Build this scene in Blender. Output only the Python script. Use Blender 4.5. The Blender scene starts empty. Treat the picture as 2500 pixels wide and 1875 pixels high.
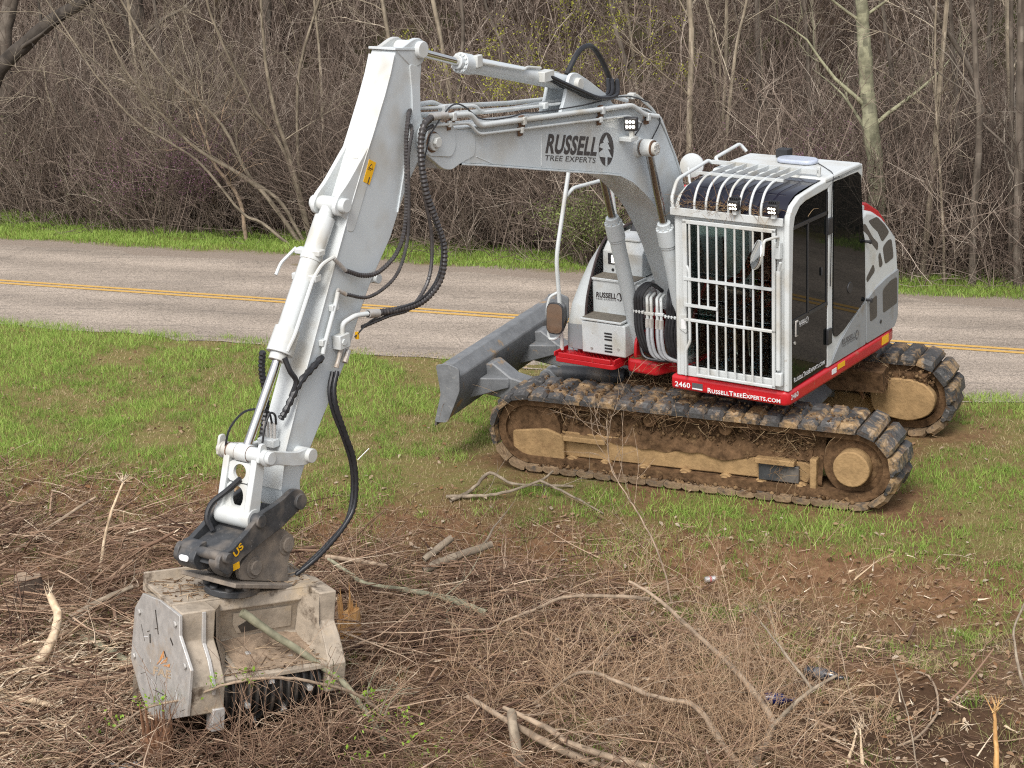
import bpy, bmesh, math, random
import numpy as np
from mathutils import Vector, Matrix

random.seed(7)
RNG = np.random.default_rng(11)
SC = bpy.context.scene
COL = SC.collection

# ---------------------------------------------------------------- camera
PITCH, ROLL = math.radians(17.8988), math.radians(-2.5324)
cf = Vector((0, math.cos(PITCH), -math.sin(PITCH)))
cr = Vector((1, 0, 0)); cu_ = cr.cross(cf)
c, s = math.cos(ROLL), math.sin(ROLL)
r2 = c * cr + s * cu_; u2 = -s * cr + c * cu_
cam_d = bpy.data.cameras.new('camera')
cam = bpy.data.objects.new('camera', cam_d); COL.objects.link(cam)
cam_d.sensor_width = 36.0
cam_d.lens = 4865.38 / 2500 * 36.0
cam_d.clip_start = 0.1; cam_d.clip_end = 3000
M = Matrix.Identity(4)
for i in range(3):
    M[i][0] = r2[i]; M[i][1] = u2[i]; M[i][2] = -cf[i]
M.translation = Vector((-1.9992, -17.368, 6.3279))
cam.matrix_world = M
SC.camera = cam

# ---------------------------------------------------------------- world, sun, exposure
W = bpy.data.worlds.new('World'); SC.world = W; W.use_nodes = True
nt = W.node_tree; nt.nodes.clear()
SUN_EL, SUN_AZ = math.radians(52), math.radians(200)      # compass azimuth of the veiled sun
sky = nt.nodes.new('ShaderNodeTexSky'); sky.sky_type = 'NISHITA'; sky.sun_disc = False
sky.sun_elevation = SUN_EL; sky.sun_rotation = SUN_AZ
sky.air_density = 1.0; sky.dust_density = 4.0; sky.ozone_density = 1.0
hs = nt.nodes.new('ShaderNodeHueSaturation'); hs.inputs['Saturation'].default_value = 0.35
bg = nt.nodes.new('ShaderNodeBackground'); bg.inputs['Strength'].default_value = 0.15
wo = nt.nodes.new('ShaderNodeOutputWorld')
nt.links.new(sky.outputs[0], hs.inputs['Color']); nt.links.new(hs.outputs[0], bg.inputs[0]); nt.links.new(bg.outputs[0], wo.inputs[0])
sl = bpy.data.lights.new('sun', 'SUN'); sl.energy = 1.25; sl.angle = math.radians(20); sl.color = (1, .975, .94)
sun = bpy.data.objects.new('sun', sl); COL.objects.link(sun)
sd = Vector((math.sin(SUN_AZ) * math.cos(SUN_EL), math.cos(SUN_AZ) * math.cos(SUN_EL), math.sin(SUN_EL)))
sun.rotation_euler = sd.to_track_quat('Z', 'Y').to_euler(); sun.location = sd * 60
vs = SC.view_settings
vs.view_transform = 'Standard'; vs.look = 'None'; vs.gamma = 1.0; vs.exposure = 0.58
vs.use_curve_mapping = False
SC.cycles.use_denoising = False; SC.cycles.use_light_tree = False; SC.cycles.use_adaptive_sampling = False; SC.cycles.sample_clamp_indirect = 4.0; SC.cycles.filter_width = 1.15
SC.cycles.max_bounces = 6; SC.cycles.transparent_max_bounces = 8; SC.cycles.transmission_bounces = 6
SC.cycles.diffuse_bounces = 2; SC.cycles.glossy_bounces = 3
SC.cycles.caustics_reflective = False; SC.cycles.caustics_refractive = False

# ---------------------------------------------------------------- materials
def pm(name, col, rough=.5, metal=0., var=.12, scale=6., dirt=None, bump=0., bscale=40., spec=.5, coat=0., stretch=None, rnd=0., trans=0., emit=None):
    """procedural principled material: base colour with noise variation, optional dirt (col, amount, scale, sharp), bump"""
    m = bpy.data.materials.new(name); m.use_nodes = True
    t = m.node_tree; N = t.nodes; L = t.links
    b = N['Principled BSDF']
    b.inputs['Roughness'].default_value = rough; b.inputs['Metallic'].default_value = metal
    b.inputs['Specular IOR Level'].default_value = spec
    if coat: b.inputs['Coat Weight'].default_value = coat; b.inputs['Coat Roughness'].default_value = .2
    if trans: b.inputs['Transmission Weight'].default_value = trans
    tc = N.new('ShaderNodeTexCoord'); src = tc.outputs['Object']
    if stretch:
        mp = N.new('ShaderNodeMapping'); mp.inputs['Scale'].default_value = stretch
        L.new(src, mp.inputs[0]); src = mp.outputs[0]
    n1 = N.new('ShaderNodeTexNoise'); n1.inputs['Scale'].default_value = scale; n1.inputs['Detail'].default_value = 6; n1.inputs['Roughness'].default_value = .65
    L.new(src, n1.inputs['Vector'])
    rp = N.new('ShaderNodeValToRGB')
    lo = [max(0, x * (1 - var)) for x in col]; hi = [min(1, x * (1 + var)) for x in col]
    rp.color_ramp.elements[0].color = (*lo, 1); rp.color_ramp.elements[1].color = (*hi, 1)
    rp.color_ramp.elements[0].position = .32; rp.color_ramp.elements[1].position = .68
    L.new(n1.outputs['Fac'], rp.inputs[0]); out = rp.outputs[0]
    if rnd:
        oi = N.new('ShaderNodeObjectInfo'); mr = N.new('ShaderNodeMapRange')
        mr.inputs['To Min'].default_value = 1 - rnd; mr.inputs['To Max'].default_value = 1 + rnd
        L.new(oi.outputs['Random'], mr.inputs[0])
        mx = N.new('ShaderNodeMix'); mx.data_type = 'RGBA'; mx.blend_type = 'MULTIPLY'; mx.inputs[0].default_value = 1
        cb = N.new('ShaderNodeCombineColor')
        for k in range(3): L.new(mr.outputs[0], cb.inputs[k])
        L.new(out, mx.inputs[6]); L.new(cb.outputs[0], mx.inputs[7]); out = mx.outputs[2]
    for d in (dirt if isinstance(dirt, list) else [dirt] if dirt else []):
        dcol, amt, dsc, sharp = d[:4]
        dn = N.new('ShaderNodeTexNoise'); dn.inputs['Scale'].default_value = dsc; dn.inputs['Detail'].default_value = 3 if sharp >= .11 else 8; dn.inputs['Roughness'].default_value = .5 if sharp >= .11 else .7
        L.new(src if len(d) < 5 else tc.outputs['Object'], dn.inputs['Vector'])
        if rnd:
            w = N.new('ShaderNodeVectorMath'); w.operation = 'ADD'
            oi2 = N.new('ShaderNodeObjectInfo'); sc_ = N.new('ShaderNodeVectorMath'); sc_.operation = 'SCALE'; sc_.inputs[0].default_value = (17, 31, 11)
            L.new(oi2.outputs['Random'], sc_.inputs['Scale']); L.new(src, w.inputs[0]); L.new(sc_.outputs[0], w.inputs[1]); L.new(w.outputs[0], dn.inputs['Vector'])
        dr = N.new('ShaderNodeMapRange'); dr.inputs['From Min'].default_value = 1 - amt - sharp; dr.inputs['From Max'].default_value = 1 - amt + sharp
        L.new(dn.outputs['Fac'], dr.inputs[0])
        mx = N.new('ShaderNodeMix'); mx.data_type = 'RGBA'
        mx.inputs[7].default_value = (*dcol, 1)
        L.new(dr.outputs[0], mx.inputs[0]); L.new(out, mx.inputs[6]); out = mx.outputs[2]
        rr = N.new('ShaderNodeMapRange'); rr.inputs['To Min'].default_value = rough; rr.inputs['To Max'].default_value = .9
        L.new(dr.outputs[0], rr.inputs[0]); L.new(rr.outputs[0], b.inputs['Roughness'])
    L.new(out, b.inputs['Base Color'])
    if bump:
        bn = N.new('ShaderNodeTexNoise'); bn.inputs['Scale'].default_value = bscale; bn.inputs['Detail'].default_value = 5
        L.new(src, bn.inputs['Vector'])
        bp = N.new('ShaderNodeBump'); bp.inputs['Strength'].default_value = bump; bp.inputs['Distance'].default_value = .01
        L.new(bn.outputs['Fac'], bp.inputs['Height']); L.new(bp.outputs[0], b.inputs['Normal'])
    if emit:
        b.inputs['Emission Color'].default_value = (*emit[0], 1); b.inputs['Emission Strength'].default_value = emit[1]
    return m

def strand_mat(name, stops, rough=.8, spec=.2, trans=0., noise=0.):
    """colour picked per face from the 'rnd' attribute"""
    m = bpy.data.materials.new(name); m.use_nodes = True
    t = m.node_tree; N = t.nodes; L = t.links; b = N['Principled BSDF']
    b.inputs['Roughness'].default_value = rough; b.inputs['Specular IOR Level'].default_value = spec
    at = N.new('ShaderNodeAttribute'); at.attribute_name = 'rnd'
    rp = N.new('ShaderNodeValToRGB'); els = rp.color_ramp.elements
    while len(els) < len(stops): els.new(.5)
    for e, (p, cc) in zip(els, stops): e.position = p; e.color = (*cc, 1)
    L.new(at.outputs['Fac'], rp.inputs[0]); out = rp.outputs[0]
    if noise:
        g = N.new('ShaderNodeNewGeometry'); n1 = N.new('ShaderNodeTexNoise'); n1.inputs['Scale'].default_value = noise; n1.inputs['Detail'].default_value = 5
        L.new(g.outputs['Position'], n1.inputs['Vector'])
        mr = N.new('ShaderNodeMapRange'); mr.inputs['From Min'].default_value = .3; mr.inputs['From Max'].default_value = .7; mr.inputs['To Min'].default_value = .65; mr.inputs['To Max'].default_value = 1.35
        L.new(n1.outputs['Fac'], mr.inputs[0])
        mx = N.new('ShaderNodeVectorMath'); mx.operation = 'SCALE'
        L.new(out, mx.inputs[0]); L.new(mr.outputs[0], mx.inputs['Scale']); out = mx.outputs[0]
    L.new(out, b.inputs['Base Color'])
    if trans:
        tr = N.new('ShaderNodeBsdfTranslucent'); L.new(out, tr.inputs['Color'])
        ad = N.new('ShaderNodeMixShader'); ad.inputs[0].default_value = trans
        L.new(b.outputs[0], ad.inputs[1]); L.new(tr.outputs[0], ad.inputs[2]); L.new(ad.outputs[0], N['Material Output'].inputs[0])
    return m

MUD = (.33, .215, .105); MUDD = (.115, .068, .036)
GRIME = (.22, .18, .13)
paint = pm('paint_light_grey', (.56, .60, .615), .38, var=.03, scale=3, dirt=[((.14, .12, .10), .285, 22, .012), ((.46, .45, .41), .36, 2.6, .12), ((.29, .27, .23), .295, 7, .03)], spec=.5, coat=.15)
paint_w = pm('paint_white', (.585, .61, .605), .36, var=.03, scale=4, dirt=[((.17, .13, .09), .295, 24, .015), ((.46, .43, .36), .36, 3.5, .13), ((.30, .25, .18), .30, 10, .035)], coat=.15)
paint_g = pm('paint_mid_grey', (.26, .275, .285), .42, var=.05, scale=4, dirt=(GRIME, .3, 7, .12), coat=.1)
red = pm('paint_red', (.50, .012, .018), .38, var=.08, scale=5, dirt=[((.30, .16, .10), .33, 9, .06), ((.55, .2, .16), .27, 45, .03)], coat=.2)
steel_d = pm('painted_steel_dark', (.165, .172, .178), .5, var=.2, scale=7, dirt=[((.27, .265, .25), .36, 30, .06), (MUD, .37, 3.2, .05), ((.10, .06, .035), .29, 7, .03)], bump=.2, bscale=30)
steel_k = pm('coupler_black_steel', (.045, .047, .05), .5, var=.25, scale=12, dirt=[((.20, .17, .14), .40, 5, .12), ((.25, .24, .22), .33, 60, .05)], bump=.1)
bracket_m = pm('dusty_bracket_steel', (.15, .13, .11), .7, var=.25, scale=14, dirt=((.27, .22, .17), .45, 9, .15), bump=.3, bscale=80)
mulch_m = pm('dusty_mulcher_steel', (.36, .30, .23), .62, var=.25, scale=9, dirt=[((.46, .35, .22), .36, 3, .1), ((.095, .068, .046), .40, 5, .06), ((.06, .055, .05), .30, 23, .03)], bump=.2, bscale=60)
bare = pm('scuffed_bare_steel', (.49, .47, .44), .42, metal=.3, var=.2, scale=12, dirt=[((.13, .12, .11), .31, 13, .03), ((.36, .28, .20), .38, 4, .1)], stretch=(1, 1, 1), bump=.06, bscale=90)
drum_m = pm('worn_drum_steel', (.075, .07, .065), .35, metal=.5, var=.4, scale=9, dirt=((.22, .16, .11), .38, 7, .1))
chrome = pm('chrome_rod', (.62, .60, .57), .12, metal=1., var=.05, scale=20)
chrome_d = pm('chrome_rod_oily', (.43, .42, .41), .22, metal=1., var=.1, scale=9)
rubber = pm('track_rubber', (.058, .056, .054), .58, var=.5, scale=9, rnd=.35, dirt=[(MUD, .445, 5., .06), (MUDD, .38, 9, .06), ((.27, .26, .245), .35, 20, .07)], bump=.8, bscale=38)
rubber_m = pm('muddy_track_rubber', (.24, .165, .095), .9, var=.4, scale=9, rnd=.25, dirt=[((.065, .06, .055), .40, 7, .06), (MUDD, .40, 9, .06)], bump=.8, bscale=38)
mud_l = pm('dried_mud_tan', MUD, .95, var=.22, scale=9, dirt=((.20, .12, .06), .37, 6, .1), bump=.6, bscale=35, spec=.1)
mud_d = pm('packed_mud_brown', MUDD, .95, var=.55, scale=14, dirt=[((.23, .145, .075), .36, 6, .07), ((.05, .03, .018), .36, 17, .06)], bump=1., bscale=26, spec=.1)
hose_m = pm('hose_black_rubber', (.018, .018, .02), .38, var=.3, scale=30, spec=.5)
hose_g = pm('hose_spiral_guard', (.05, .045, .044), .35, var=.3, scale=20, dirt=((.16, .13, .11), .36, 20, .08))
hose_l = pm('hose_pale_sleeve', (.33, .34, .35), .6, var=.12, scale=20)
black = pm('black_plastic', (.028, .028, .03), .45, var=.2, scale=15)
tread_m = pm('anti_slip_tread', (.16, .14, .11), .9, var=.25, scale=40, bump=.4, bscale=120)
mesh_m = pm('vent_mesh', (.085, .075, .063), .6, var=.35, scale=160, bump=.3, bscale=200)
rust = pm('rusty_clamp', (.16, .085, .045), .7, var=.4, scale=40, dirt=((.05, .04, .035), .4, 30, .1))
yellow = pm('sticker_yellow', (.83, .45, .012), .45, var=.05)
orange = pm('decal_orange', (.75, .24, .03), .5, var=.15, scale=30)
decal = pm('decal_charcoal', (.055, .048, .047), .45, var=.1)
decal_w = pm('decal_white', (.78, .78, .78), .45, var=.04)
decal_g = pm('decal_grey', (.10, .10, .105), .45, var=.1)
mirror_m = pm('mirror_glass', (.75, .76, .77), .03, metal=1., var=.01)
brown_trim = pm('door_seal_brown', (.045, .03, .028), .6, var=.2)
seat_m = pm('seat_fabric', (.03, .032, .035), .9, var=.2, scale=40)
lamp_e = pm('lit_led', (.9, .9, .85), .3, emit=((1, .95, .82), 3.))
lamp_e.cycles.emission_sampling = 'NONE'
clearp = pm('beacon_lens', (.42, .46, .55), .15, var=.1, scale=30, coat=.5)

def glass(name, tint, rough, trans, ior=1.45):
    m = bpy.data.materials.new(name); m.use_nodes = True
    b = m.node_tree.nodes['Principled BSDF']
    N = m.node_tree.nodes; L = m.node_tree.links
    nz = N.new('ShaderNodeTexNoise'); nz.inputs['Scale'].default_value = 25; nz.inputs['Detail'].default_value = 5
    rp = N.new('ShaderNodeMapRange'); rp.inputs['From Min'].default_value = .55; rp.inputs['From Max'].default_value = .8; rp.inputs['To Min'].default_value = rough; rp.inputs['To Max'].default_value = rough + .1
    L.new(nz.outputs['Fac'], rp.inputs[0]); L.new(rp.outputs[0], b.inputs['Roughness'])
    b.inputs['Base Color'].default_value = (*tint, 1); b.inputs['Transmission Weight'].default_value = trans
    b.inputs['IOR'].default_value = ior; b.inputs['Specular IOR Level'].default_value = .5 if trans > .5 else .27
    return m
glass_f = glass('windscreen_glass', (.80, .90, .86), .01, 1.)
glass_r = glass('far_window_glass', (.30, .38, .36), .01, 1.)
glass_s = glass('tinted_side_glass', (.006, .007, .007), .01, .0, 1.42)
glass_t = glass('tinted_roof_glass', (.022, .022, .036), .03, .3, 1.6)
# ---------------------------------------------------------------- mesh helpers
def frame_axes(d, up=(0, 0, 1)):
    d = Vector(d).normalized(); u = Vector(up)
    if abs(d.dot(u)) > .95: u = Vector((1, 0, 0))
    a = d.cross(u).normalized(); b = a.cross(d).normalized()
    return d, a, b

def catmull(pts, n):
    P = [Vector(p) for p in pts]; P = [2 * P[0] - P[1]] + P + [2 * P[-1] - P[-2]]; out = []
    for i in range(1, len(P) - 2):
        for k in range(n):
            t = k / n
            out.append(.5 * ((2 * P[i]) + (-P[i - 1] + P[i + 1]) * t + (2 * P[i - 1] - 5 * P[i] + 4 * P[i + 1] - P[i + 2]) * t * t + (-P[i - 1] + 3 * P[i] - 3 * P[i + 1] + P[i + 2]) * t ** 3))
    out.append(P[-2]); return out

class MB:
    def __init__(s): s.v = []; s.f = []
    def add(s, v, f):
        o = len(s.v); s.v += [tuple(p) for p in v]; s.f += [tuple(i + o for i in q) for q in f]; return s
    def box(s, x0, x1, y0, y1, z0, z1):
        return s.add([(x, y, z) for x in (x0, x1) for y in (y0, y1) for z in (z0, z1)],
                     [(0, 1, 3, 2), (4, 6, 7, 5), (0, 4, 5, 1), (2, 3, 7, 6), (0, 2, 6, 4), (1, 5, 7, 3)])
    def beam(s, p0, p1, w, h, up=(0, 0, 1)):
        p0, p1 = Vector(p0), Vector(p1); d, a, b = frame_axes(p1 - p0, up)
        v = [p + a * (w / 2 * i) + b * (h / 2 * j) for p in (p0, p1) for i, j in ((-1, -1), (1, -1), (1, 1), (-1, 1))]
        return s.add(v, [(3, 2, 1, 0), (4, 5, 6, 7)] + [(k, (k + 1) % 4, 4 + (k + 1) % 4, 4 + k) for k in range(4)])
    def tube(s, pts, r, n=8, caps=True):
        pts = [Vector(p) for p in pts]; K = len(pts); rr = r if isinstance(r, (list, tuple)) else [r] * K
        d, a, b = frame_axes(pts[1] - pts[0]); v = []
        for i in range(K):
            t = (pts[min(i + 1, K - 1)] - pts[max(i - 1, 0)])
            if t.length > 1e-9:
                t.normalize(); a = (a - t * a.dot(t)).normalized(); b = t.cross(a)
            v += [pts[i] + (a * math.cos(2 * math.pi * k / n) + b * math.sin(2 * math.pi * k / n)) * rr[i] for k in range(n)]
        f = [(i * n + k, i * n + (k + 1) % n, (i + 1) * n + (k + 1) % n, (i + 1) * n + k) for i in range(K - 1) for k in range(n)]
        if caps: f += [tuple(reversed(range(n))), tuple(range((K - 1) * n, K * n))]
        return s.add(v, f)
    def pipe(s, pts, r, n=8, bend=None):
        """pipe with rounded corners"""
        P = [Vector(p) for p in pts]; out = [P[0]]
        bend = bend or r * 2.2
        for i in range(1, len(P) - 1):
            a = (P[i - 1] - P[i]); b = (P[i + 1] - P[i]); q = min(bend, a.length * .4, b.length * .4)
            A = P[i] + a.normalized() * q; B = P[i] + b.normalized() * q
            for t in (0, .33, .67, 1): out.append((1 - t) ** 2 * A + 2 * t * (1 - t) * P[i] + t * t * B)
        out.append(P[-1]); return s.tube(out, r, n)
    def cyl(s, p0, p1, r, n=20, r2=None): return s.tube([p0, p1], [r, r2 if r2 is not None else r], n)
    def ribbed(s, pts, r, pitch=.016, n=8, k=.76):
        c = catmull(pts, 24); L = [0]
        for i in range(1, len(c)): L.append(L[-1] + (c[i] - c[i - 1]).length)
        m = max(4, int(L[-1] / (pitch * .75))); out = []; j = 0
        for q in range(m + 1):
            d = L[-1] * q / m
            while j < len(L) - 2 and L[j + 1] < d: j += 1
            t = (d - L[j]) / max(1e-9, L[j + 1] - L[j]); out.append(c[j].lerp(c[j + 1], t))
        return s.tube(out, [r if q % 2 else r * k for q in range(m + 1)], n)
    def prism(s, poly, a0, a1, axis='y'):
        mk = {'y': lambda p, a: (p[0], a, p[1]), 'x': lambda p, a: (a, p[0], p[1]), 'z': lambda p, a: (p[0], p[1], a)}[axis]
        n = len(poly); v = [mk(p, a0) for p in poly] + [mk(p, a1) for p in poly]
        return s.add(v, [tuple(range(n)), tuple(reversed(range(n, 2 * n)))] + [(k, k + n, (k + 1) % n + n, (k + 1) % n) for k in range(n)])
    def loft(s, rings, closed=False, caps=False):
        n = len(rings[0]); v = [p for r in rings for p in r]; f = []
        for i in range(len(rings) - 1):
            for k in range(n if closed else n - 1):
                f.append((i * n + k, i * n + (k + 1) % n, (i + 1) * n + (k + 1) % n, (i + 1) * n + k))
        if caps: f += [tuple(range(n)), tuple(range((len(rings) - 1) * n, len(rings) * n))]
        return s.add(v, f)
    def mesh(s, name, mat, smooth=38):
        me = bpy.data.meshes.new(name); bm = bmesh.new()
        vs_ = [bm.verts.new(p) for p in s.v]
        for q in s.f:
            try: bm.faces.new([vs_[i] for i in q])
            except ValueError: pass
        bmesh.ops.recalc_face_normals(bm, faces=bm.faces); bm.to_mesh(me); bm.free()
        if mat: me.materials.append(mat)
        if smooth:
            me.polygons.foreach_set('use_smooth', [True] * len(me.polygons)); me.set_sharp_from_angle(angle=math.radians(smooth))
        return me
    def build(s, name, mat, parent=None, rz=None, bevel=0, smooth=38, loc=None, seg=2):
        o = bpy.data.objects.new(name, s.mesh(name, mat, smooth)); COL.objects.link(o)
        if parent: o.parent = parent
        if rz is not None: o.rotation_euler = (0, 0, rz)
        if loc is not None: o.location = loc
        if bevel:
            bv = o.modifiers.new('bevel', 'BEVEL'); bv.width = bevel; bv.segments = seg; bv.limit_method = 'ANGLE'; bv.angle_limit = math.radians(40); bv.harden_normals = False
        return o

def rrect(x0, x1, y0, y1, r, n=4):
    out = []
    for cx, cy, a in ((x1 - r, y1 - r, 0), (x0 + r, y1 - r, 90), (x0 + r, y0 + r, 180), (x1 - r, y0 + r, 270)):
        for k in range(n + 1):
            t = math.radians(a + 90 * k / n); out.append((cx + r * math.cos(t), cy + r * math.sin(t)))
    return out

def roundpoly(poly, r, n=3):
    out = []; P = [Vector(p) for p in poly]
    for i in range(len(P)):
        a = P[i - 1] - P[i]; b = P[(i + 1) % len(P)] - P[i]; q = min(r, a.length * .45, b.length * .45)
        A = P[i] + a.normalized() * q; B = P[i] + b.normalized() * q
        for k in range(n + 1):
            t = k / n; w = (1 - t) ** 2 * A + 2 * t * (1 - t) * P[i] + t * t * B; out.append((w.x, w.y))
    return out

def tag(o, label=None, cat=None, group=None, kind=None):
    if label: o['label'] = label
    if cat: o['category'] = cat
    if group: o['group'] = group
    if kind: o['kind'] = kind
    return o

def empty(name, loc=(0, 0, 0), rz=0):
    o = bpy.data.objects.new(name, None); COL.objects.link(o); o.location = loc; o.rotation_euler = (0, 0, rz); o.empty_display_size = .3
    return o

# lettering: every string is turned into a unit-square mesh once
TXT = {}
def make_texts(items):
    obs = []
    for key, body, bold, caps in items:
        cu = bpy.data.curves.new('lettering', 'FONT'); cu.body = body; cu.offset = bold; cu.resolution_u = 3
        cu.space_character = 1.0 if not bold else 1.06
        if caps:
            cu.small_caps_scale = .78
            for ch, bf in zip(body, cu.body_format): bf.use_small_caps = True
        o = bpy.data.objects.new('lettering', cu); COL.objects.link(o); obs.append((key, o, cu))
    dg = bpy.context.evaluated_depsgraph_get(); dg.update()
    for key, o, cu in obs:
        me = bpy.data.meshes.new_from_object(o.evaluated_get(dg))
        v = np.array([tuple(p.co) for p in me.vertices])[:, :2]; lo = v.min(0); hi = v.max(0)
        TXT[key] = ((v - lo) / (hi - lo), [tuple(p.vertices) for p in me.polygons])
        bpy.data.meshes.remove(me); bpy.data.objects.remove(o); bpy.data.curves.remove(cu)
make_texts([('RUSSELL', 'RUSSELL', .035, False), ('TREE', 'TREE EXPERTS', 0, False), ('URL', 'RussellTreeExperts.com', .018, True),
            ('2460', '2460', .02, False), ('FAE', 'FAE', .04, False), ('S', 'US', .03, False)])

def text(key, BL, BR, TL, mat, parent, name='lettering'):
    v, f = TXT[key]; BL, BR, TL = Vector(BL), Vector(BR), Vector(TL)
    m = MB(); m.add([BL + (BR - BL) * float(a) + (TL - BL) * float(b) for a, b in v], f)
    return m.build(name, mat, parent, smooth=0)

def logo(C, ex, ey, parent, dark, light, nrm):
    """oval with a fir tree in it; ex, ey are half axes"""
    C, ex, ey, nrm = Vector(C), Vector(ex), Vector(ey), Vector(nrm)
    m = MB(); m.add([C + ex * math.cos(a) + ey * math.sin(a) for a in [2 * math.pi * k / 28 for k in range(28)]], [tuple(range(28))])
    o = m.build('logo', dark, parent, smooth=0)
    t = [(-.05, .86), (.32, .38), (.12, .40), (.52, -.02), (.2, 0), (.72, -.52), (.12, -.48), (.12, -1.0), (-.16, -.98), (-.16, -.5), (-.95, -.44), (-1.02, -.2), (-.42, .02), (-.98, .12), (-.85, .3), (-.3, .42), (-.5, .45)]
    m = MB(); m.add([C + nrm * .002 + ex * a + ey * b for a, b in t], [tuple(range(len(t)))])
    m.build('logo_tree', light, parent, smooth=0)

# ---------------------------------------------------------------- numpy strand builder
def mesh_np(name, verts, faces, mats, rnd=None, midx=None, smooth=False):
    me = bpy.data.meshes.new(name); nv = len(verts); nf, k = faces.shape
    me.vertices.add(nv); me.vertices.foreach_set('co', np.ascontiguousarray(verts, np.float32).ravel())
    me.loops.add(nf * k); me.loops.foreach_set('vertex_index', faces.astype(np.int32).ravel())
    me.polygons.add(nf); me.polygons.foreach_set('loop_start', (np.arange(nf) * k).astype(np.int32))
    try: me.polygons.foreach_set('loop_total', np.full(nf, k, np.int32))
    except Exception: pass
    for m in mats: me.materials.append(m)
    if midx is not None: me.polygons.foreach_set('material_index', midx.astype(np.int32))
    if smooth: me.polygons.foreach_set('use_smooth', np.ones(nf, bool))
    me.update(calc_edges=True)
    if rnd is not None:
        a = me.attributes.new('rnd', 'FLOAT', 'FACE'); a.data.foreach_set('value', np.ascontiguousarray(rnd, np.float32))
    return me

def obj_np(name, me, parent=None, loc=None):
    o = bpy.data.objects.new(name, me); COL.objects.link(o)
    if parent: o.parent = parent
    if loc is not None: o.location = loc
    return o

def norm(a): return a / np.maximum(np.linalg.norm(a, axis=-1, keepdims=True), 1e-9)

def grow(base, dirs, length, K, wander, bias, rng=RNG):
    """random-walk polylines (N,K,3) from base along dirs; bias = drift added each step"""
    N = len(base); P = np.zeros((N, K, 3)); P[:, 0] = base; d = norm(dirs.copy()); st = (length / (K - 1))[:, None]
    for k in range(1, K):
        d = norm(d + rng.normal(0, wander, (N, 3)) + np.asarray(bias)); P[:, k] = P[:, k - 1] + d * st
    return P

def spawn(P, n, spread, lo=.25, rng=RNG):
    """n children on every polyline: base points and directions"""
    N, K, _ = P.shape; i = np.repeat(np.arange(N), n); u = rng.uniform(lo, .98, len(i)) * (K - 1); k = np.minimum(u.astype(int), K - 2); t = (u - k)[:, None]
    b = P[i, k] * (1 - t) + P[i, k + 1] * t; d = norm(P[i, k + 1] - P[i, k]) + norm(rng.normal(0, 1, (len(i), 3))) * spread
    return b, norm(d), i, u / (K - 1)

def strands(P, R, n=3):
    """polylines (N,K,3), radii (N,K) -> tube verts, quads"""
    N, K, _ = P.shape; T = np.empty_like(P); T[:, 1:-1] = P[:, 2:] - P[:, :-2]; T[:, 0] = P[:, 1] - P[:, 0]; T[:, -1] = P[:, -1] - P[:, -2]; T = norm(T)
    ref = np.where(np.abs(T[:, :1, 2:3]) > .8, np.array([1., 0, 0]), np.array([0, 0, 1.])); A = norm(np.cross(T, np.broadcast_to(ref, T.shape))); B = np.cross(T, A)
    ang = 2 * np.pi * np.arange(n) / n
    V = P[:, :, None] + (A[:, :, None] * np.cos(ang)[:, None] + B[:, :, None] * np.sin(ang)[:, None]) * R[:, :, None, None]
    base = (np.arange(N) * K * n)[:, None, None]; kk = (np.arange(K - 1) * n)[None, :, None]; j = np.arange(n)[None, None]
    a = base + kk + j; b = base + kk + (j + 1) % n
    F = np.stack([a, b, b + n, a + n], -1).reshape(-1, 4)
    return V.reshape(-1, 3), F, (K - 1) * n

class SB:
    """collects strand sets into one mesh"""
    def __init__(s): s.v = []; s.f = []; s.r = []; s.o = 0
    def add(s, P, r0, r1, rnd, n=3):
        N, K, _ = P.shape; R = np.asarray(r0).reshape(-1, 1) * np.ones((N, 1)) * (1 - np.linspace(0, 1, K)) + np.asarray(r1).reshape(-1, 1) * np.ones((N, 1)) * np.linspace(0, 1, K)
        v, f, m = strands(P, R, n); s.v.append(v); s.f.append(f + s.o); s.o += len(v); s.r.append(np.repeat(np.asarray(rnd) * np.ones(N), m)); return s
    def mesh(s, name, mat, smooth=True): return mesh_np(name, np.concatenate(s.v), np.concatenate(s.f), [mat], np.concatenate(s.r), smooth=smooth)

def vnoise(x, y, seed=0):
    """smooth value noise in 0..1"""
    xi = np.floor(x).astype(np.int64); yi = np.floor(y).astype(np.int64); xf = x - xi; yf = y - yi
    def h(a, b):
        n = (a * 374761393 + b * 668265263 + seed * 1442695041) & 0x7fffffff; n = ((n ^ (n >> 13)) * 1274126177) & 0x7fffffff
        return ((n ^ (n >> 16)) & 0xffff) / 65535.
    u = xf * xf * (3 - 2 * xf); w = yf * yf * (3 - 2 * yf)
    return (h(xi, yi) * (1 - u) + h(xi + 1, yi) * u) * (1 - w) + (h(xi, yi + 1) * (1 - u) + h(xi + 1, yi + 1) * u) * w
def fbm(x, y, seed=0, o=4):
    x = np.asarray(x, float); y = np.asarray(y, float)
    return sum(vnoise(x * 2 ** k, y * 2 ** k, seed + k) * .5 ** k for k in range(o)) / sum(.5 ** k for k in range(o))
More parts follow.
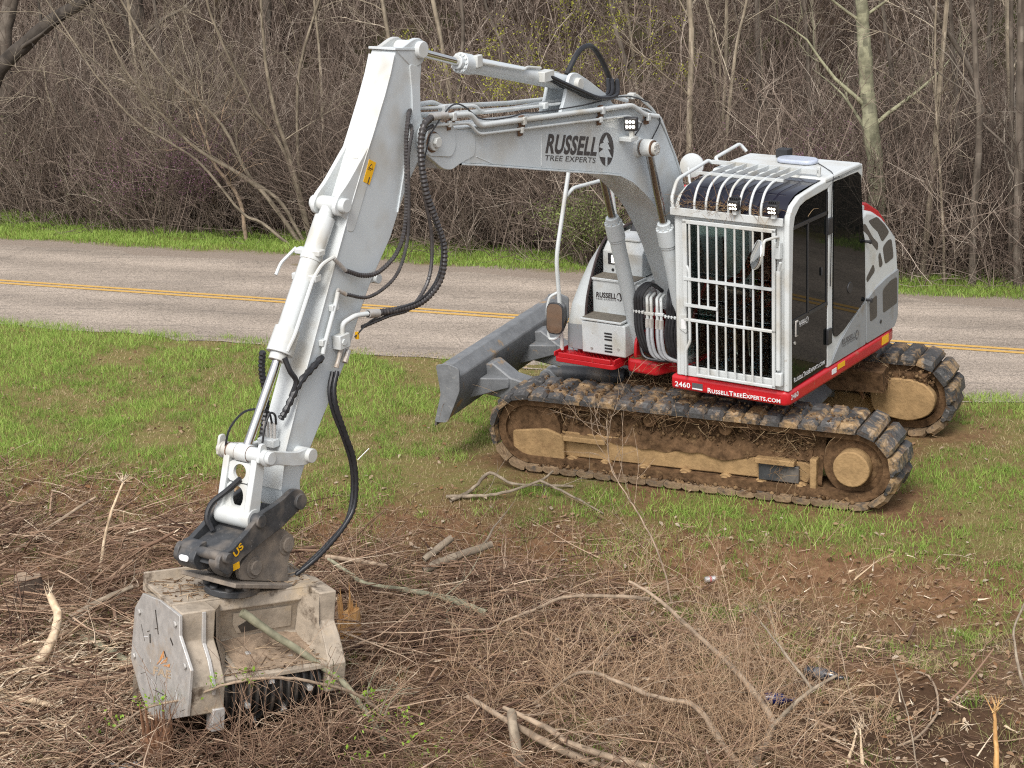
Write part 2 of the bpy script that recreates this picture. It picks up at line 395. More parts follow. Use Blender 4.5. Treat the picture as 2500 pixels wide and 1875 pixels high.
# ---------------------------------------------------------------- terrain
NX, NY = .3795, .9252                # unit normal of the road in plan; s = distance across the road, t = along it
def st(x, y): return NX * x + NY * y, NY * x - NX * y
def xy(s_, t_): return NX * s_ + NY * t_, NY * s_ - NX * t_
def sstep(a, b, x):
    q = np.clip((x - a) / (b - a), 0, 1); return q * q * (3 - 2 * q)
PUA, PTA = math.radians(154.2995), math.radians(234.8011)      # heading of the undercarriage and of the upper structure
def ucoord(x, y): return x * math.cos(PUA) + y * math.sin(PUA), -x * math.sin(PUA) + y * math.cos(PUA)
def H(x, y, rough=True):
    x = np.asarray(x, float); y = np.asarray(y, float); s_, t_ = st(x, y)
    z = -np.maximum(s_ - 1.9, 0) * .1317
    z = z + .40 * np.clip(s_ - 12.5, 0, 60) * sstep(12.5, 17, s_)
    sw = s_ + .5 * (fbm(t_ * .9, s_ * .9, 5) - .5)
    f = sstep(-2.1, -2.75, sw)
    z = z - .14 * f + .03 * np.clip(-2.9 - s_, 0, 4) + .07 * np.exp(-((x + 4.1) ** 2 + (y + 5.2) ** 2) / 1.2)
    if rough:
        ux, uy = ucoord(x, y); under = sstep(2.3, 1.9, np.abs(ux)) * sstep(1.6, 1.28, np.abs(uy))
        onroad = sstep(1.45, 1.75, s_) * sstep(9.0, 8.5, s_)
        amp = (.035 + .10 * f + .12 * sstep(9.5, 12, s_)) * (1 - .95 * onroad)
        z = z + (amp * (fbm(x * 1.7, y * 1.7, 3) - .5) * 2 + .35 * amp * (fbm(x * 9, y * 9, 9) - .5) * 2) * (1 - under) + .018 * under
    return z

sl_ = np.unique(np.concatenate([np.linspace(-400, -12, 14), np.arange(-12, -8, .25), np.arange(-8, 2.2, .06), np.arange(2.2, 9, .5), np.arange(9, 14, .2), np.arange(14, 40, .8), np.linspace(40, 500, 14)]))
tl_ = np.unique(np.concatenate([np.linspace(-400, -22, 14), np.arange(-22, -8, .5), np.arange(-8, 5.2, .07), np.arange(5.2, 16, .5), np.linspace(16, 400, 14)]))
S_, T_ = np.meshgrid(sl_, tl_, indexing='ij'); gx, gy = xy(S_, T_); gz = H(gx, gy)
ni, nj = S_.shape; idx = np.arange(ni * nj).reshape(ni, nj)
def trod(x, y):
    ux, uy = ucoord(x, y); n_ = fbm(x * 2.2, y * 2.2, 15); return sstep(.28, .62, n_ * .75 + .12 * sstep(1.75, 1.2, np.abs(uy)) * sstep(.45, .8, np.abs(uy)) * sstep(2.9, 1.9, np.abs(ux)) - .03)
gf = np.stack([idx[:-1, :-1], idx[1:, :-1], idx[1:, 1:], idx[:-1, 1:]], -1).reshape(-1, 4)

def ground_material():
    m = bpy.data.materials.new('ground_soil_grass_litter'); m.use_nodes = True
    t = m.node_tree; N = t.nodes; L = t.links; b = N['Principled BSDF']; b.inputs['Roughness'].default_value = .95; b.inputs['Specular IOR Level'].default_value = .1
    g = N.new('ShaderNodeNewGeometry')
    def noise(sc, det=6, ro=.65):
        n = N.new('ShaderNodeTexNoise'); n.inputs['Scale'].default_value = sc; n.inputs['Detail'].default_value = det; n.inputs['Roughness'].default_value = ro
        L.new(g.outputs['Position'], n.inputs['Vector']); return n.outputs['Fac']
    def ramp(fac, stops):
        r = N.new('ShaderNodeValToRGB'); e = r.color_ramp.elements
        while len(e) < len(stops): e.new(.5)
        for q, (p, cc) in zip(e, stops): q.position = p; q.color = (*cc, 1)
        L.new(fac, r.inputs[0]); return r.outputs[0]
    def mr(v, a, b_):
        r = N.new('ShaderNodeMapRange'); r.inputs['From Min'].default_value = a; r.inputs['From Max'].default_value = b_; L.new(v, r.inputs[0]); return r.outputs[0]
    def mix(f, a, b_):
        x = N.new('ShaderNodeMix'); x.data_type = 'RGBA'; L.new(f, x.inputs[0]); L.new(a, x.inputs[6]); L.new(b_, x.inputs[7]); return x.outputs[2]
    dp = N.new('ShaderNodeVectorMath'); dp.operation = 'DOT_PRODUCT'; dp.inputs[1].default_value = (NX, NY, 0); L.new(g.outputs['Position'], dp.inputs[0])
    nb = noise(1.1); ad = N.new('ShaderNodeMath'); ad.operation = 'MULTIPLY_ADD'; ad.inputs[1].default_value = 1.6; L.new(nb, ad.inputs[0])
    sub = N.new('ShaderNodeMath'); sub.operation = 'SUBTRACT'; sub.inputs[1].default_value = .8; L.new(dp.outputs['Value'], sub.inputs[0]); L.new(sub.outputs[0], ad.inputs[2])
    sv = ad.outputs[0]
    soil = ramp(noise(11, 10, .85), [(.3, (.075, .038, .02)), (.5, (.18, .10, .054)), (.72, (.31, .19, .11))])
    mulch = ramp(noise(16, 10, .8), [(.3, (.045, .026, .017)), (.48, (.13, .08, .05)), (.62, (.26, .17, .105)), (.75, (.46, .34, .23))])
    turf = ramp(noise(9, 10, .85), [(.28, (.09, .06, .03)), (.42, (.20, .14, .065)), (.52, (.19, .165, .06)), (.66, (.13, .145, .035)), (.78, (.10, .12, .025))])
    wood = mix(mr(noise(.35), .52, .62), ramp(noise(6, 9, .75), [(.3, (.022, .015, .011)), (.5, (.06, .042, .029)), (.7, (.12, .083, .052))]), ramp(noise(5, 8, .7), [(.3, (.03, .035, .012)), (.7, (.11, .125, .04))]))
    grav = ramp(noise(60, 6, .7), [(.3, (.16, .12, .09)), (.5, (.30, .245, .195)), (.7, (.45, .38, .32))])
    fg = mix(mr(noise(.8), .45, .58), mulch, soil)
    col = mix(mr(sv, -3.0, -2.2), fg, turf)
    dv = N.new('ShaderNodeVectorMath'); dv.operation = 'DISTANCE'; dv.inputs[1].default_value = (.62, -5.45, 0); L.new(g.outputs['Position'], dv.inputs[0])
    dn = N.new('ShaderNodeMath'); dn.operation = 'MULTIPLY_ADD'; dn.inputs[1].default_value = .9; L.new(noise(2.6), dn.inputs[0]); L.new(dv.outputs['Value'], dn.inputs[2])
    damp = ramp(noise(14, 9, .8), [(.3, (.05, .028, .018)), (.6, (.10, .06, .036)), (.8, (.2, .13, .08))]); col = mix(mr(dn.outputs[0], 1.35, 1.0), col, damp)
    bank = N.new('ShaderNodeMath'); bank.operation = 'MULTIPLY'; L.new(mr(sv, -3.3, -2.6), bank.inputs[0]); L.new(mr(sv, -1.6, -2.3), bank.inputs[1])
    col = mix(bank.outputs[0], col, soil)
    ta = N.new('ShaderNodeAttribute'); ta.attribute_name = 'trod'; col = mix(ta.outputs['Fac'], col, soil)
    sh = N.new('ShaderNodeMath'); sh.operation = 'MULTIPLY'; L.new(mr(sv, 7.9, 8.1), sh.inputs[0]); L.new(mr(sv, 9.4, 8.9), sh.inputs[1])
    col = mix(sh.outputs[0], col, grav)
    col = mix(mr(sv, 9.9, 10.8), col, wood)
    L.new(col, b.inputs['Base Color'])
    bp = N.new('ShaderNodeBump'); bp.inputs['Strength'].default_value = .8; bp.inputs['Distance'].default_value = .03; L.new(noise(22, 8, .75), bp.inputs['Height']); L.new(bp.outputs[0], b.inputs['Normal'])
    return m
def add_trod(me):
    a = me.attributes.new('trod', 'FLOAT', 'POINT'); ux, uy = ucoord(gx, gy); a.data.foreach_set('value', (trod(gx, gy) * sstep(3.2, 2.2, np.abs(ux)) * sstep(2.1, 1.5, np.abs(uy))).astype(np.float32).ravel())
ground = obj_np('ground', mesh_np('ground', np.stack([gx, gy, gz], -1).reshape(-1, 3), gf, [ground_material()], smooth=True))
add_trod(ground.data); tag(ground, kind='structure')

# ---------------------------------------------------------------- road
def asphalt():
    m = bpy.data.materials.new('worn_chip_seal'); m.use_nodes = True
    t = m.node_tree; N = t.nodes; L = t.links; b = N['Principled BSDF']; b.inputs['Roughness'].default_value = .9; b.inputs['Specular IOR Level'].default_value = .2
    g = N.new('ShaderNodeNewGeometry')
    vr = N.new('ShaderNodeTexVoronoi'); vr.inputs['Scale'].default_value = 95; L.new(g.outputs['Position'], vr.inputs['Vector'])
    r = N.new('ShaderNodeValToRGB'); e = r.color_ramp.elements; e[0].position = 0; e[0].color = (.15, .125, .105, 1); e[1].position = 1; e[1].color = (.58, .48, .40, 1)
    x = e.new(.35); x.color = (.335, .28, .222, 1); x = e.new(.7); x.color = (.455, .38, .302, 1)
    sp = N.new('ShaderNodeSeparateColor'); L.new(vr.outputs['Color'], sp.inputs[0]); L.new(sp.outputs[0], r.inputs[0])
    # tar bleeding streaks along the wheel paths
    mp = N.new('ShaderNodeMapping'); mp.inputs['Rotation'].default_value = (0, 0, math.atan2(NX, NY)); mp.inputs['Scale'].default_value = (.55, 4.5, 1)
    L.new(g.outputs['Position'], mp.inputs[0])
    n = N.new('ShaderNodeTexNoise'); n.inputs['Scale'].default_value = 1.3; n.inputs['Detail'].default_value = 9; n.inputs['Roughness'].default_value = .75; L.new(mp.outputs[0], n.inputs['Vector'])
    q = N.new('ShaderNodeMapRange'); q.inputs['From Min'].default_value = .52; q.inputs['From Max'].default_value = .70; q.inputs['To Max'].default_value = .55; L.new(n.outputs['Fac'], q.inputs[0])
    mx = N.new('ShaderNodeMix'); mx.data_type = 'RGBA'; mx.inputs[7].default_value = (.12, .105, .095, 1); L.new(q.outputs[0], mx.inputs[0]); L.new(r.outputs[0], mx.inputs[6])
    n2 = N.new('ShaderNodeTexNoise'); n2.inputs['Scale'].default_value = .6; n2.inputs['Detail'].default_value = 5; L.new(g.outputs['Position'], n2.inputs['Vector'])
    q2 = N.new('ShaderNodeMapRange'); q2.inputs['From Min'].default_value = .3; q2.inputs['From Max'].default_value = .7; q2.inputs['To Min'].default_value = .85; q2.inputs['To Max'].default_value = 1.12; L.new(n2.outputs['Fac'], q2.inputs[0])
    ds = N.new('ShaderNodeVectorMath'); ds.operation = 'DOT_PRODUCT'; ds.inputs[1].default_value = (NX, NY, 0); L.new(g.outputs['Position'], ds.inputs[0])
    wv = N.new('ShaderNodeMath'); wv.operation = 'MULTIPLY_ADD'; wv.inputs[1].default_value = 4.3; wv.inputs[2].default_value = 1.0; L.new(ds.outputs['Value'], wv.inputs[0])
    sn = N.new('ShaderNodeMath'); sn.operation = 'SINE'; L.new(wv.outputs[0], sn.inputs[0])
    wq = N.new('ShaderNodeMapRange'); wq.inputs['From Min'].default_value = -1; wq.inputs['To Min'].default_value = .84; wq.inputs['To Max'].default_value = 1.05; L.new(sn.outputs[0], wq.inputs[0])
    nw = N.new('ShaderNodeTexNoise'); nw.inputs['Scale'].default_value = 3; L.new(g.outputs['Position'], nw.inputs['Vector'])
    wm = N.new('ShaderNodeMix'); wm.data_type = 'VECTOR'; wm.inputs[0].default_value = .13; L.new(g.outputs['Position'], wm.inputs[4]); L.new(nw.outputs['Color'], wm.inputs[5])
    ck = N.new('ShaderNodeTexVoronoi'); ck.feature = 'DISTANCE_TO_EDGE'; ck.inputs['Scale'].default_value = .75; L.new(wm.outputs[1], ck.inputs['Vector'])
    cq = N.new('ShaderNodeMapRange'); cq.inputs['From Max'].default_value = .010; cq.inputs['To Min'].default_value = .78; L.new(ck.outputs['Distance'], cq.inputs[0])
    m1 = N.new('ShaderNodeMath'); m1.operation = 'MULTIPLY'; L.new(wq.outputs[0], m1.inputs[0]); L.new(cq.outputs[0], m1.inputs[1])
    m2 = N.new('ShaderNodeMath'); m2.operation = 'MULTIPLY'; L.new(m1.outputs[0], m2.inputs[0]); L.new(q2.outputs[0], m2.inputs[1]); q2 = m2
    sc = N.new('ShaderNodeVectorMath'); sc.operation = 'SCALE'; L.new(mx.outputs[2], sc.inputs[0]); L.new(q2.outputs[0], sc.inputs['Scale'])
    L.new(sc.outputs[0], b.inputs['Base Color'])
    bp = N.new('ShaderNodeBump'); bp.inputs['Strength'].default_value = .6; bp.inputs['Distance'].default_value = .006; L.new(vr.outputs['Distance'], bp.inputs['Height']); L.new(bp.outputs[0], b.inputs['Normal'])
    return m
def sheet(name, sa, sb, mat, lift, wob=0, ns=8):
    tt = np.concatenate([np.linspace(-400, -30, 12), np.arange(-29, 20, .25), np.linspace(20, 400, 12)])
    a = sa + wob * (fbm(tt * 1.3, tt * 0 + 3, 21) - .5); b_ = sb + wob * (fbm(tt * 1.5, tt * 0 + 9, 22) - .5)
    u = np.linspace(0, 1, ns)[:, None]; SS = a[None] * (1 - u) + b_[None] * u; TT = np.broadcast_to(tt[None], SS.shape)
    X, Y = xy(SS, TT); Z = -np.maximum(SS - 1.9, 0) * .1317 + lift
    i = np.arange(SS.size).reshape(SS.shape); F = np.stack([i[:-1, :-1], i[1:, :-1], i[1:, 1:], i[:-1, 1:]], -1).reshape(-1, 4)
    return obj_np(name, mesh_np(name, np.stack([X, Y, Z], -1).reshape(-1, 3), F, [mat]))
road = tag(sheet('road', 1.98, 8.25, asphalt(), .007, .7, 12), kind='structure')
ymat = pm('road_paint_yellow', (.60, .36, .09), .7, var=.15, scale=30, dirt=((.33, .26, .2), .33, 28, .06))
for off in (0, .21):
    o = sheet('lane_line', 4.745 + off, 4.865 + off, ymat, .012, .012, 2); o.parent = road

# ---------------------------------------------------------------- grass
grass_m = strand_mat('grass_blades', [(0, (.50, .39, .23)), (.2, (.42, .35, .17)), (.36, (.245, .27, .085)), (.58, (.195, .30, .055)), (.85, (.25, .39, .07)), (1, (.37, .48, .115))], .6, .25, .3)
def blades(x, y, ln, wd, rnd, lean=.5, rng=RNG):
    n = len(x); z = H(x, y) - .005; a = rng.uniform(0, 2 * np.pi, n); la = rng.uniform(0, 2 * np.pi, n); le = rng.uniform(.05, lean, n)
    base = np.stack([x, y, z], -1); sd = np.stack([np.cos(a), np.sin(a), 0 * a], -1) * wd[:, None] * .5
    up = np.stack([np.cos(la) * le, np.sin(la) * le, 0 * a + 1], -1); up = norm(up) * ln[:, None]
    dr = np.stack([np.cos(la), np.sin(la), -.55 + 0 * a], -1) * (ln * rng.uniform(.1, .6, n))[:, None]
    m_ = base + up * .55; tip = base + up + dr * le[:, None]
    V = np.stack([base - sd, base + sd, m_ + sd * .8, m_ - sd * .8, tip + sd * .12, tip - sd * .12], 1).reshape(-1, 3)
    o = (np.arange(n) * 6)[:, None]; F = np.concatenate([o + np.array([[0, 1, 2, 3]]), o + np.array([[3, 2, 4, 5]])], 1).reshape(-1, 4)
    return V, F, np.repeat(rnd, 2)
def patch(name, s0, s1, t0, t1, dens, lmin, lmax, keep, tint, wid=(.003, .006), lean=.7):
    n = int((s1 - s0) * (t1 - t0) * dens); s_ = RNG.uniform(s0, s1, n); t_ = RNG.uniform(t0, t1, n); x, y = xy(s_, t_)
    k = keep(s_, t_, x, y) > RNG.uniform(0, 1, n); x, y, s_, t_ = x[k], y[k], s_[k], t_[k]; n = len(x)
    g = tint(s_, t_, x, y); rnd = np.clip(g + RNG.normal(0, .2, n), 0, 1)
    ln = RNG.uniform(lmin, lmax, n) * (.45 + .8 * g)
    V, F, r = blades(x, y, ln, RNG.uniform(*wid, n), rnd, lean)
    return tag(obj_np(name, mesh_np(name, V, F, [grass_m], r)), kind='stuff')
def nearkeep(s_, t_, x, y):
    ux, uy = ucoord(x, y); tr = (np.abs(ux) < 1.95) & (np.abs(uy) > .70) & (np.abs(uy) < 1.27)
    e = fbm(t_ * 1.2, s_ * 1.2, 31); edge = sstep(-2.85, -2.25, s_ + (e - .5) * 2.4) * sstep(2.3, 1.95, s_ + (fbm(t_ * 2.3, s_ * 0, 41) - .5) * .6)
    bare = sstep(.36, .45, fbm(x * 1.1, y * 1.1, 33))
    near = sstep(3.2, 2.2, np.abs(ux)) * sstep(2.1, 1.5, np.abs(uy)); return np.where(tr, 0, edge * (.5 + .5 * bare) * (1 - .6 * near * trod(x, y)))
def neartint(s_, t_, x, y): return np.clip(.14 + .85 * sstep(.32, .60, fbm(x * .8, y * .8, 35) * .55 + fbm(x * 4, y * 4, 37) * .45) - .38 * sstep(-1.8, -2.6, s_), 0, 1) * (.12 + .88 * sstep(.34, .46, fbm(x * 1.1, y * 1.1, 33)))
tag(patch('grass', -3.3, 2.3, -10, 6.2, 2200, .035, .09, nearkeep, neartint, (.0035, .0075), .95), 'patchy short green grass around the excavator tracks', 'grass')
tag(patch('grass', 8.5, 11.8, -17, 9, 1500, .04, .085, lambda s_, t_, x, y: sstep(8.8, 9.2, s_ + (fbm(t_ * 1.6, s_ * 0, 51) - .5) * .6) * sstep(11.7, 10.2, s_ - .09 * np.clip(-t_ - 4, 0, 20)),
          lambda s_, t_, x, y: np.clip(.80 + .5 * (fbm(x * 1.5, y * 1.5, 53) - .5) + .2 * sstep(9, 9.5, s_) - .1, 0, 1), (.006, .011)), 'bright green grass verge beyond the road', 'grass')
# taller tufts
def tufts(name, n, s0, s1, t0, t1, per, sp, ln, tint, lab):
    cs, ct = RNG.uniform(s0, s1, n), RNG.uniform(t0, t1, n); x0, y0 = xy(cs, ct); k = nearkeep(cs, ct, x0, y0) > .45 if s0 > -3 else np.ones(n, bool); x0, y0 = x0[k], y0[k]; n = len(x0); q = RNG.uniform(.5, 1.6, n); i = np.repeat(np.arange(n), per)
    x = x0[i] + RNG.normal(0, sp, len(i)) * q[i]; y = y0[i] + RNG.normal(0, sp, len(i)) * q[i]; V, F, r = blades(x, y, RNG.uniform(*ln, len(i)) * q[i], RNG.uniform(.003, .006, len(i)), np.clip(RNG.uniform(*tint, n)[i] + RNG.normal(0, .12, len(i)), 0, 1), 1.1); tag(obj_np(name, mesh_np(name, V, F, [grass_m], r)), lab, 'grass', kind='stuff')
tufts('grass_tufts', 520, -2.4, 1.9, -9.5, 6, 60, .045, (.04, .09), (.35, 1.), 'taller green tufts in the grass around the machine')
tufts('grass_tufts', 300, -7.5, -2.2, -7, 5, 40, .05, (.05, .13), (-.05, .75), 'scattered tufts on the cleared bank')
straw_keep = lambda s_, t_, x, y: sstep(-8.5, -6, s_) * sstep(-2.0, -2.5, s_) * sstep(.42, .6, fbm(x * 1.4, y * 1.4, 61)) * .5 + .9 * sstep(-4.2, -3.1, s_) * sstep(-1.9, -2.5, s_)
tag(patch('grass', -8.5, -1.9, -8, 5.5, 1500, .04, .12, straw_keep, lambda s_, t_, x, y: np.clip(.08 + .9 * sstep(.56, .7, fbm(x * 1.2, y * 1.2, 63)), 0, 1), (.002, .005), 1.4), 'dry straw tufts on the cleared bank', 'grass')
# ================================================================= EXCAVATOR
EX = tag(empty('excavator'), 'light grey and red tracked excavator with caged cab, working a mulcher head', 'excavator')
def UP(name, mb, mat, bevel=0, **k): return mb.build(name, mat, EX, rz=PUA, bevel=bevel, **k)
def TP(name, mb, mat, bevel=0, **k): return mb.build(name, mat, EX, rz=PTA, bevel=bevel, **k)
def SUB(name, mb, mat, par, bevel=0, **k): return mb.build(name, mat, par, bevel=bevel, **k)

# ---------------------------------------------------------------- tracks (undercarriage frame: x forward, y left)
def stadium(r, n=18, cx=1.50, cz=.40, sag=0.):
    pts = []
    for k in range(n + 1):
        a = math.pi / 2 - math.pi * k / n; pts.append((cx + r * math.cos(a), cz + r * math.sin(a)))
    for k in range(n + 1):
        a = -math.pi / 2 - math.pi * k / n; pts.append((-cx + r * math.cos(a), cz + r * math.sin(a)))
    return pts
def path_at(d, r, cx=1.50, cz=.40):
    """position and outward direction at arc length d"""
    Ls, La = 2 * cx, math.pi * r; tot = 2 * (Ls + La); d %= tot
    if d < Ls: x = -cx + d; return (x, cz + r), (0, 1)
    d -= Ls
    if d < La: a = math.pi / 2 - d / r; return (cx + r * math.cos(a), cz + r * math.sin(a)), (math.cos(a), math.sin(a))
    d -= La
    if d < Ls: return (cx - d, cz - r), (0, -1)
    d -= Ls; a = -math.pi / 2 - d / r; return (-cx + r * math.cos(a), cz + r * math.sin(a)), (math.cos(a), math.sin(a))

RB = .315; NPAD = 48; PER = 2 * (3.0 + math.pi * (RB + .02))
PERB = 2 * (3.0 + math.pi * RB)
def pad_mesh():
    m = MB(); sec = [(-.081, 0), (.081, 0), (.083, .034), (.058, .088), (-.05, .088), (-.083, .05)]
    rings = []
    for y, kz in ((-.25, .55), (-.218, .97), (-.09, 1.0), (-.07, .86), (.20, .88), (.25, .5)):
        rings.append([(x * (1 if z < .04 else 1 - (1 - kz) * .12), y, z * (kz if z > .034 else 1)) for x, z in sec])
    m.loft(rings, closed=True, caps=True); return m.mesh('track_pad', rubber, 30)
PADS = pad_mesh()
PADS_R = random.Random(4)

def roughen(m, amp, sc, seed):
    for i, p in enumerate(m.v):
        q = Vector(p) * sc; from mathutils import noise as _n
        d = _n.noise_vector(q + Vector((seed, seed * 2, 0))); m.v[i] = tuple(Vector(p) + d * amp)
    return m

def make_track(sy):
    yc = sy * .995
    m = MB(); o, inn = stadium(RB - .004), stadium(RB - .075)
    n = len(o); ring = lambda poly, y: [(p[0], y, p[1]) for p in poly]
    A, B_ = ring(o, yc - .17), ring(o, yc + .17); C_, D_ = ring(inn, yc + .17), ring(inn, yc - .17)
    m.add(A + B_ + C_ + D_, [(j * n + k, j * n + (k + 1) % n, ((j + 1) % 4) * n + (k + 1) % n, ((j + 1) % 4) * n + k) for j in range(4) for k in range(n)])
    tr = UP('track', m, mud_d)
    for i in range(NPAD):
        (x, z), (ox, oz) = path_at(PERB * (i + .35) / NPAD, RB)
        p = bpy.data.objects.new('track_pad', PADS); COL.objects.link(p); p.parent = tr
        ax = Vector((oz, 0, -ox)); ay = Vector((0, 1, 0)) ; az = Vector((ox, 0, oz))
        if sy < 0: ay = -ay; ax = -ax
        mm = Matrix.Identity(4)
        for r_ in range(3): mm[r_][0] = ax[r_]; mm[r_][1] = ay[r_]; mm[r_][2] = az[r_]
        mm = mm @ Matrix.Rotation(PADS_R.uniform(-.02, .02), 4, 'Y')
        mm.translation = Vector((x, yc, z)); p.matrix_local = mm
        if oz < -.6: p.material_slots[0].link = 'OBJECT'; p.material_slots[0].material = rubber_m
    y0, y1 = sorted((sy * .84, sy * 1.09)); ye = sy * 1.09
    fr = [(1.66, .37), (1.66, .2), (1.6, .14), (1.2, .165), (-1.1, .175), (-1.16, .3), (-1.05, .36), (.3, .40), (1.2, .40), (1.26, .42)]
    SUB('track_frame', roughen(MB().prism(fr, y0, y1), .006, 7, 1), mud_l, tr, .012)
    SUB('frame_top', MB().prism([(y0, .38), (y1, .38), ((y0 + y1) / 2 + .02, .56), ((y0 + y1) / 2 - .06, .56)], -1.1, 1.2, 'x'), mud_d, tr)
    SUB('idler', MB().cyl((1.5, yc - .13, .40), (1.5, yc + .13, .40), .285, 36).cyl((1.5, yc - .05, .40), (1.5, yc + .05, .40), .305, 36), mud_d, tr, .006)
    SUB('idler_yoke', roughen(MB().prism(roundpoly([(1.68, .38), (1.68, .2), (1.6, .14), (1.18, .145), (1.18, .37), (1.34, .43)], .03), *sorted((sy * 1.09, sy * 1.15))), .005, 8, 4), mud_l, tr, .012)
    SUB('sprocket', MB().cyl((-1.5, yc - .1, .40), (-1.5, yc + .1, .40), .30, 30), mud_d, tr, .01)
    hub = SUB('drive_hub', roughen(MB().cyl((-1.48, yc - sy * .2, .395), (-1.48, sy * 1.225, .395), .158, 26), .004, 9, 3), mud_l, tr, .012); SUB('hub_ring', roughen(MB().cyl((-1.48, sy * 1.0, .395), (-1.48, sy * 1.10, .395), .205, 26), .006, 9, 7), mud_d, tr, .012)
    for x in (1.12, .79, .42, .04, -.33, -.66, -1.01):
        SUB('roller', MB().cyl((x, sy * .86, .125), (x, sy * 1.12, .125), .062, 16).cyl((x, sy * 1.12, .125), (x, sy * 1.15, .125), .045, 14), mud_l, tr, .008)
    for x in (.36, -.34): SUB('carrier_roller', MB().cyl((x, sy * .9, .60), (x, sy * 1.13, .60), .06, 18), mud_d, tr, .008)
    for xa, xb in ((1.18, .77), (-.62, -.97)):
        SUB('foot_step', MB().box(min(xa, xb), max(xa, xb), *sorted((sy * 1.07, sy * 1.17)), .335, .385), mud_l, tr, .008)
    SUB('frame_box', MB().box(-1.0, -.64, *sorted((sy * 1.08, sy * 1.13)), .175, .325), steel_k, tr, .008)
    SUB('chain_guard', MB().box(-1.16, -1.10, *sorted((sy * 1.05, sy * 1.15)), .13, .42), mud_l, tr, .01)
    # mud packed between frame and upper run
    g = MB(); nx, nz = 70, 14; V_ = []
    for i in range(nx + 1):
        x = -1.2 + 2.62 * i / nx
        lo = .30 + .07 * float(fbm(x * 3.1, sy * 2., 71)) - .05 * float(vnoise(np.array(x * 9.), np.array(2.), 5))
        if x < -.95: lo = .15
        if x > 1.2: lo = .33
        for k in range(nz + 1):
            u = k / nz; z = lo + (.60 - lo) * u
            y = 1.10 - .02 * u - .13 * u * u + .07 * (float(fbm(x * 5, z * 9, 73)) - .4) - (.05 if k == 0 else 0)
            V_.append((x, sy * y, z))
    g.add(V_, [(i * (nz + 1) + k, (i + 1) * (nz + 1) + k, (i + 1) * (nz + 1) + k + 1, i * (nz + 1) + k + 1) for i in range(nx) for k in range(nz)])
    SUB('packed_mud', g, mud_d, tr, smooth=70)
    # inner side of the track frame
    SUB('drive_cover', roughen(MB().prism(roundpoly([(-1.10, .56), (-1.14, .24), (-1.5, .18), (-1.70, .28), (-1.74, .45), (-1.6, .585), (-1.37, .60)], .1), *sorted((sy * .70, sy * .80))), .004, 8, 5), mud_l, tr, .012)
    SUB('inner_mud', roughen(MB().box(-1.65, -.9, *sorted((sy * .74, sy * .86)), .54, .64), .03, 6, 8), mud_d, tr)
    # lower chain rail with mud
    SUB('chain_rail', roughen(MB().box(-1.45, 1.4, *sorted((sy * 1.08, sy * 1.14)), .03, .072), .008, 8, 2), mud_d, tr)
    return tr
make_track(1); make_track(-1)

cf_ = UP('undercarriage_frame', MB().prism([(.85, .50), (.55, .74), (-.55, .74), (-.85, .50), (-.7, .36), (.7, .36)], -.45, .45)
         .prism([(-.84, .30), (-.84, .52), (-.4, .72), (.4, .72), (.84, .52), (.84, .30), (.5, .42), (-.5, .42)], -.75, -.30, 'x')
         .prism([(-.84, .30), (-.84, .52), (-.4, .72), (.4, .72), (.84, .52), (.84, .30), (.5, .42), (-.5, .42)], .30, .75, 'x'), steel_d, .02)
SUB('slew_ring', MB().cyl((0, 0, .73), (0, 0, .93), .56, 40), steel_d, cf_, .01)

# blade: end outline measured in (x, z)
bl = [(2.26, .955), (2.37, .945), (2.345, .80), (2.33, .69), (2.36, .55), (2.41, .43), (2.30, .435), (2.16, .735), (2.165, .86)]
blade = UP('dozer_blade', MB().prism(bl, -1.235, 1.235), steel_d, .012)
endp = roundpoly([(2.25, .985), (2.375, .965), (2.34, .69), (2.42, .41), (2.285, .42), (2.145, .735), (2.14, .95)], .03)
for y in (-1.255, 1.236): SUB('end_plate', MB().prism(endp, y, y + .019), steel_d, blade, .003)
SUB('cutting_edge', MB().prism([(2.405, .47), (2.425, .47), (2.45, .36), (2.43, .36)], -1.2, 1.2), steel_k, blade)
for sy in (1, -1):
    y = sy * .55
    SUB('push_arm', MB().prism([(2.22, .80), (2.10, .83), (1.92, .70), (1.55, .62), (.8, .58), (.8, .40), (1.6, .42), (2.25, .52)], y - .10, y + .10), steel_d, blade, .015)
    SUB('arm_gusset', MB().add([(2.21, y - .26, .72), (2.21, y + .26, .72), (1.93, y + .11, .695), (1.93, y - .11, .695), (2.28, y - .30, .52), (2.28, y + .30, .52), (1.93, y + .11, .60), (1.93, y - .11, .60)],
        [(0, 1, 2, 3), (4, 5, 6, 7), (0, 1, 5, 4), (1, 2, 6, 5), (2, 3, 7, 6), (3, 0, 4, 7)]), steel_d, blade, .012)
cyb = UP('blade_cylinder', MB().cyl((1.50, .42, .72), (.85, .42, .75), .07, 22).cyl((1.60, .42, .712), (1.48, .42, .72), .05, 18), steel_k, .006)
SUB('cylinder_bracket', MB().prism(roundpoly([(1.78, .56), (1.70, .68), (1.68, .74), (1.60, .77), (1.54, .72), (1.46, .58)], .05), .47, .50).prism(roundpoly([(1.78, .56), (1.70, .68), (1.68, .74), (1.60, .77), (1.54, .72), (1.46, .58)], .05), .34, .37), steel_d, cyb, .004)
SUB('pin', MB().cyl((1.62, .32, .70), (1.62, .53, .70), .038, 16), steel_k, cyb, .003)

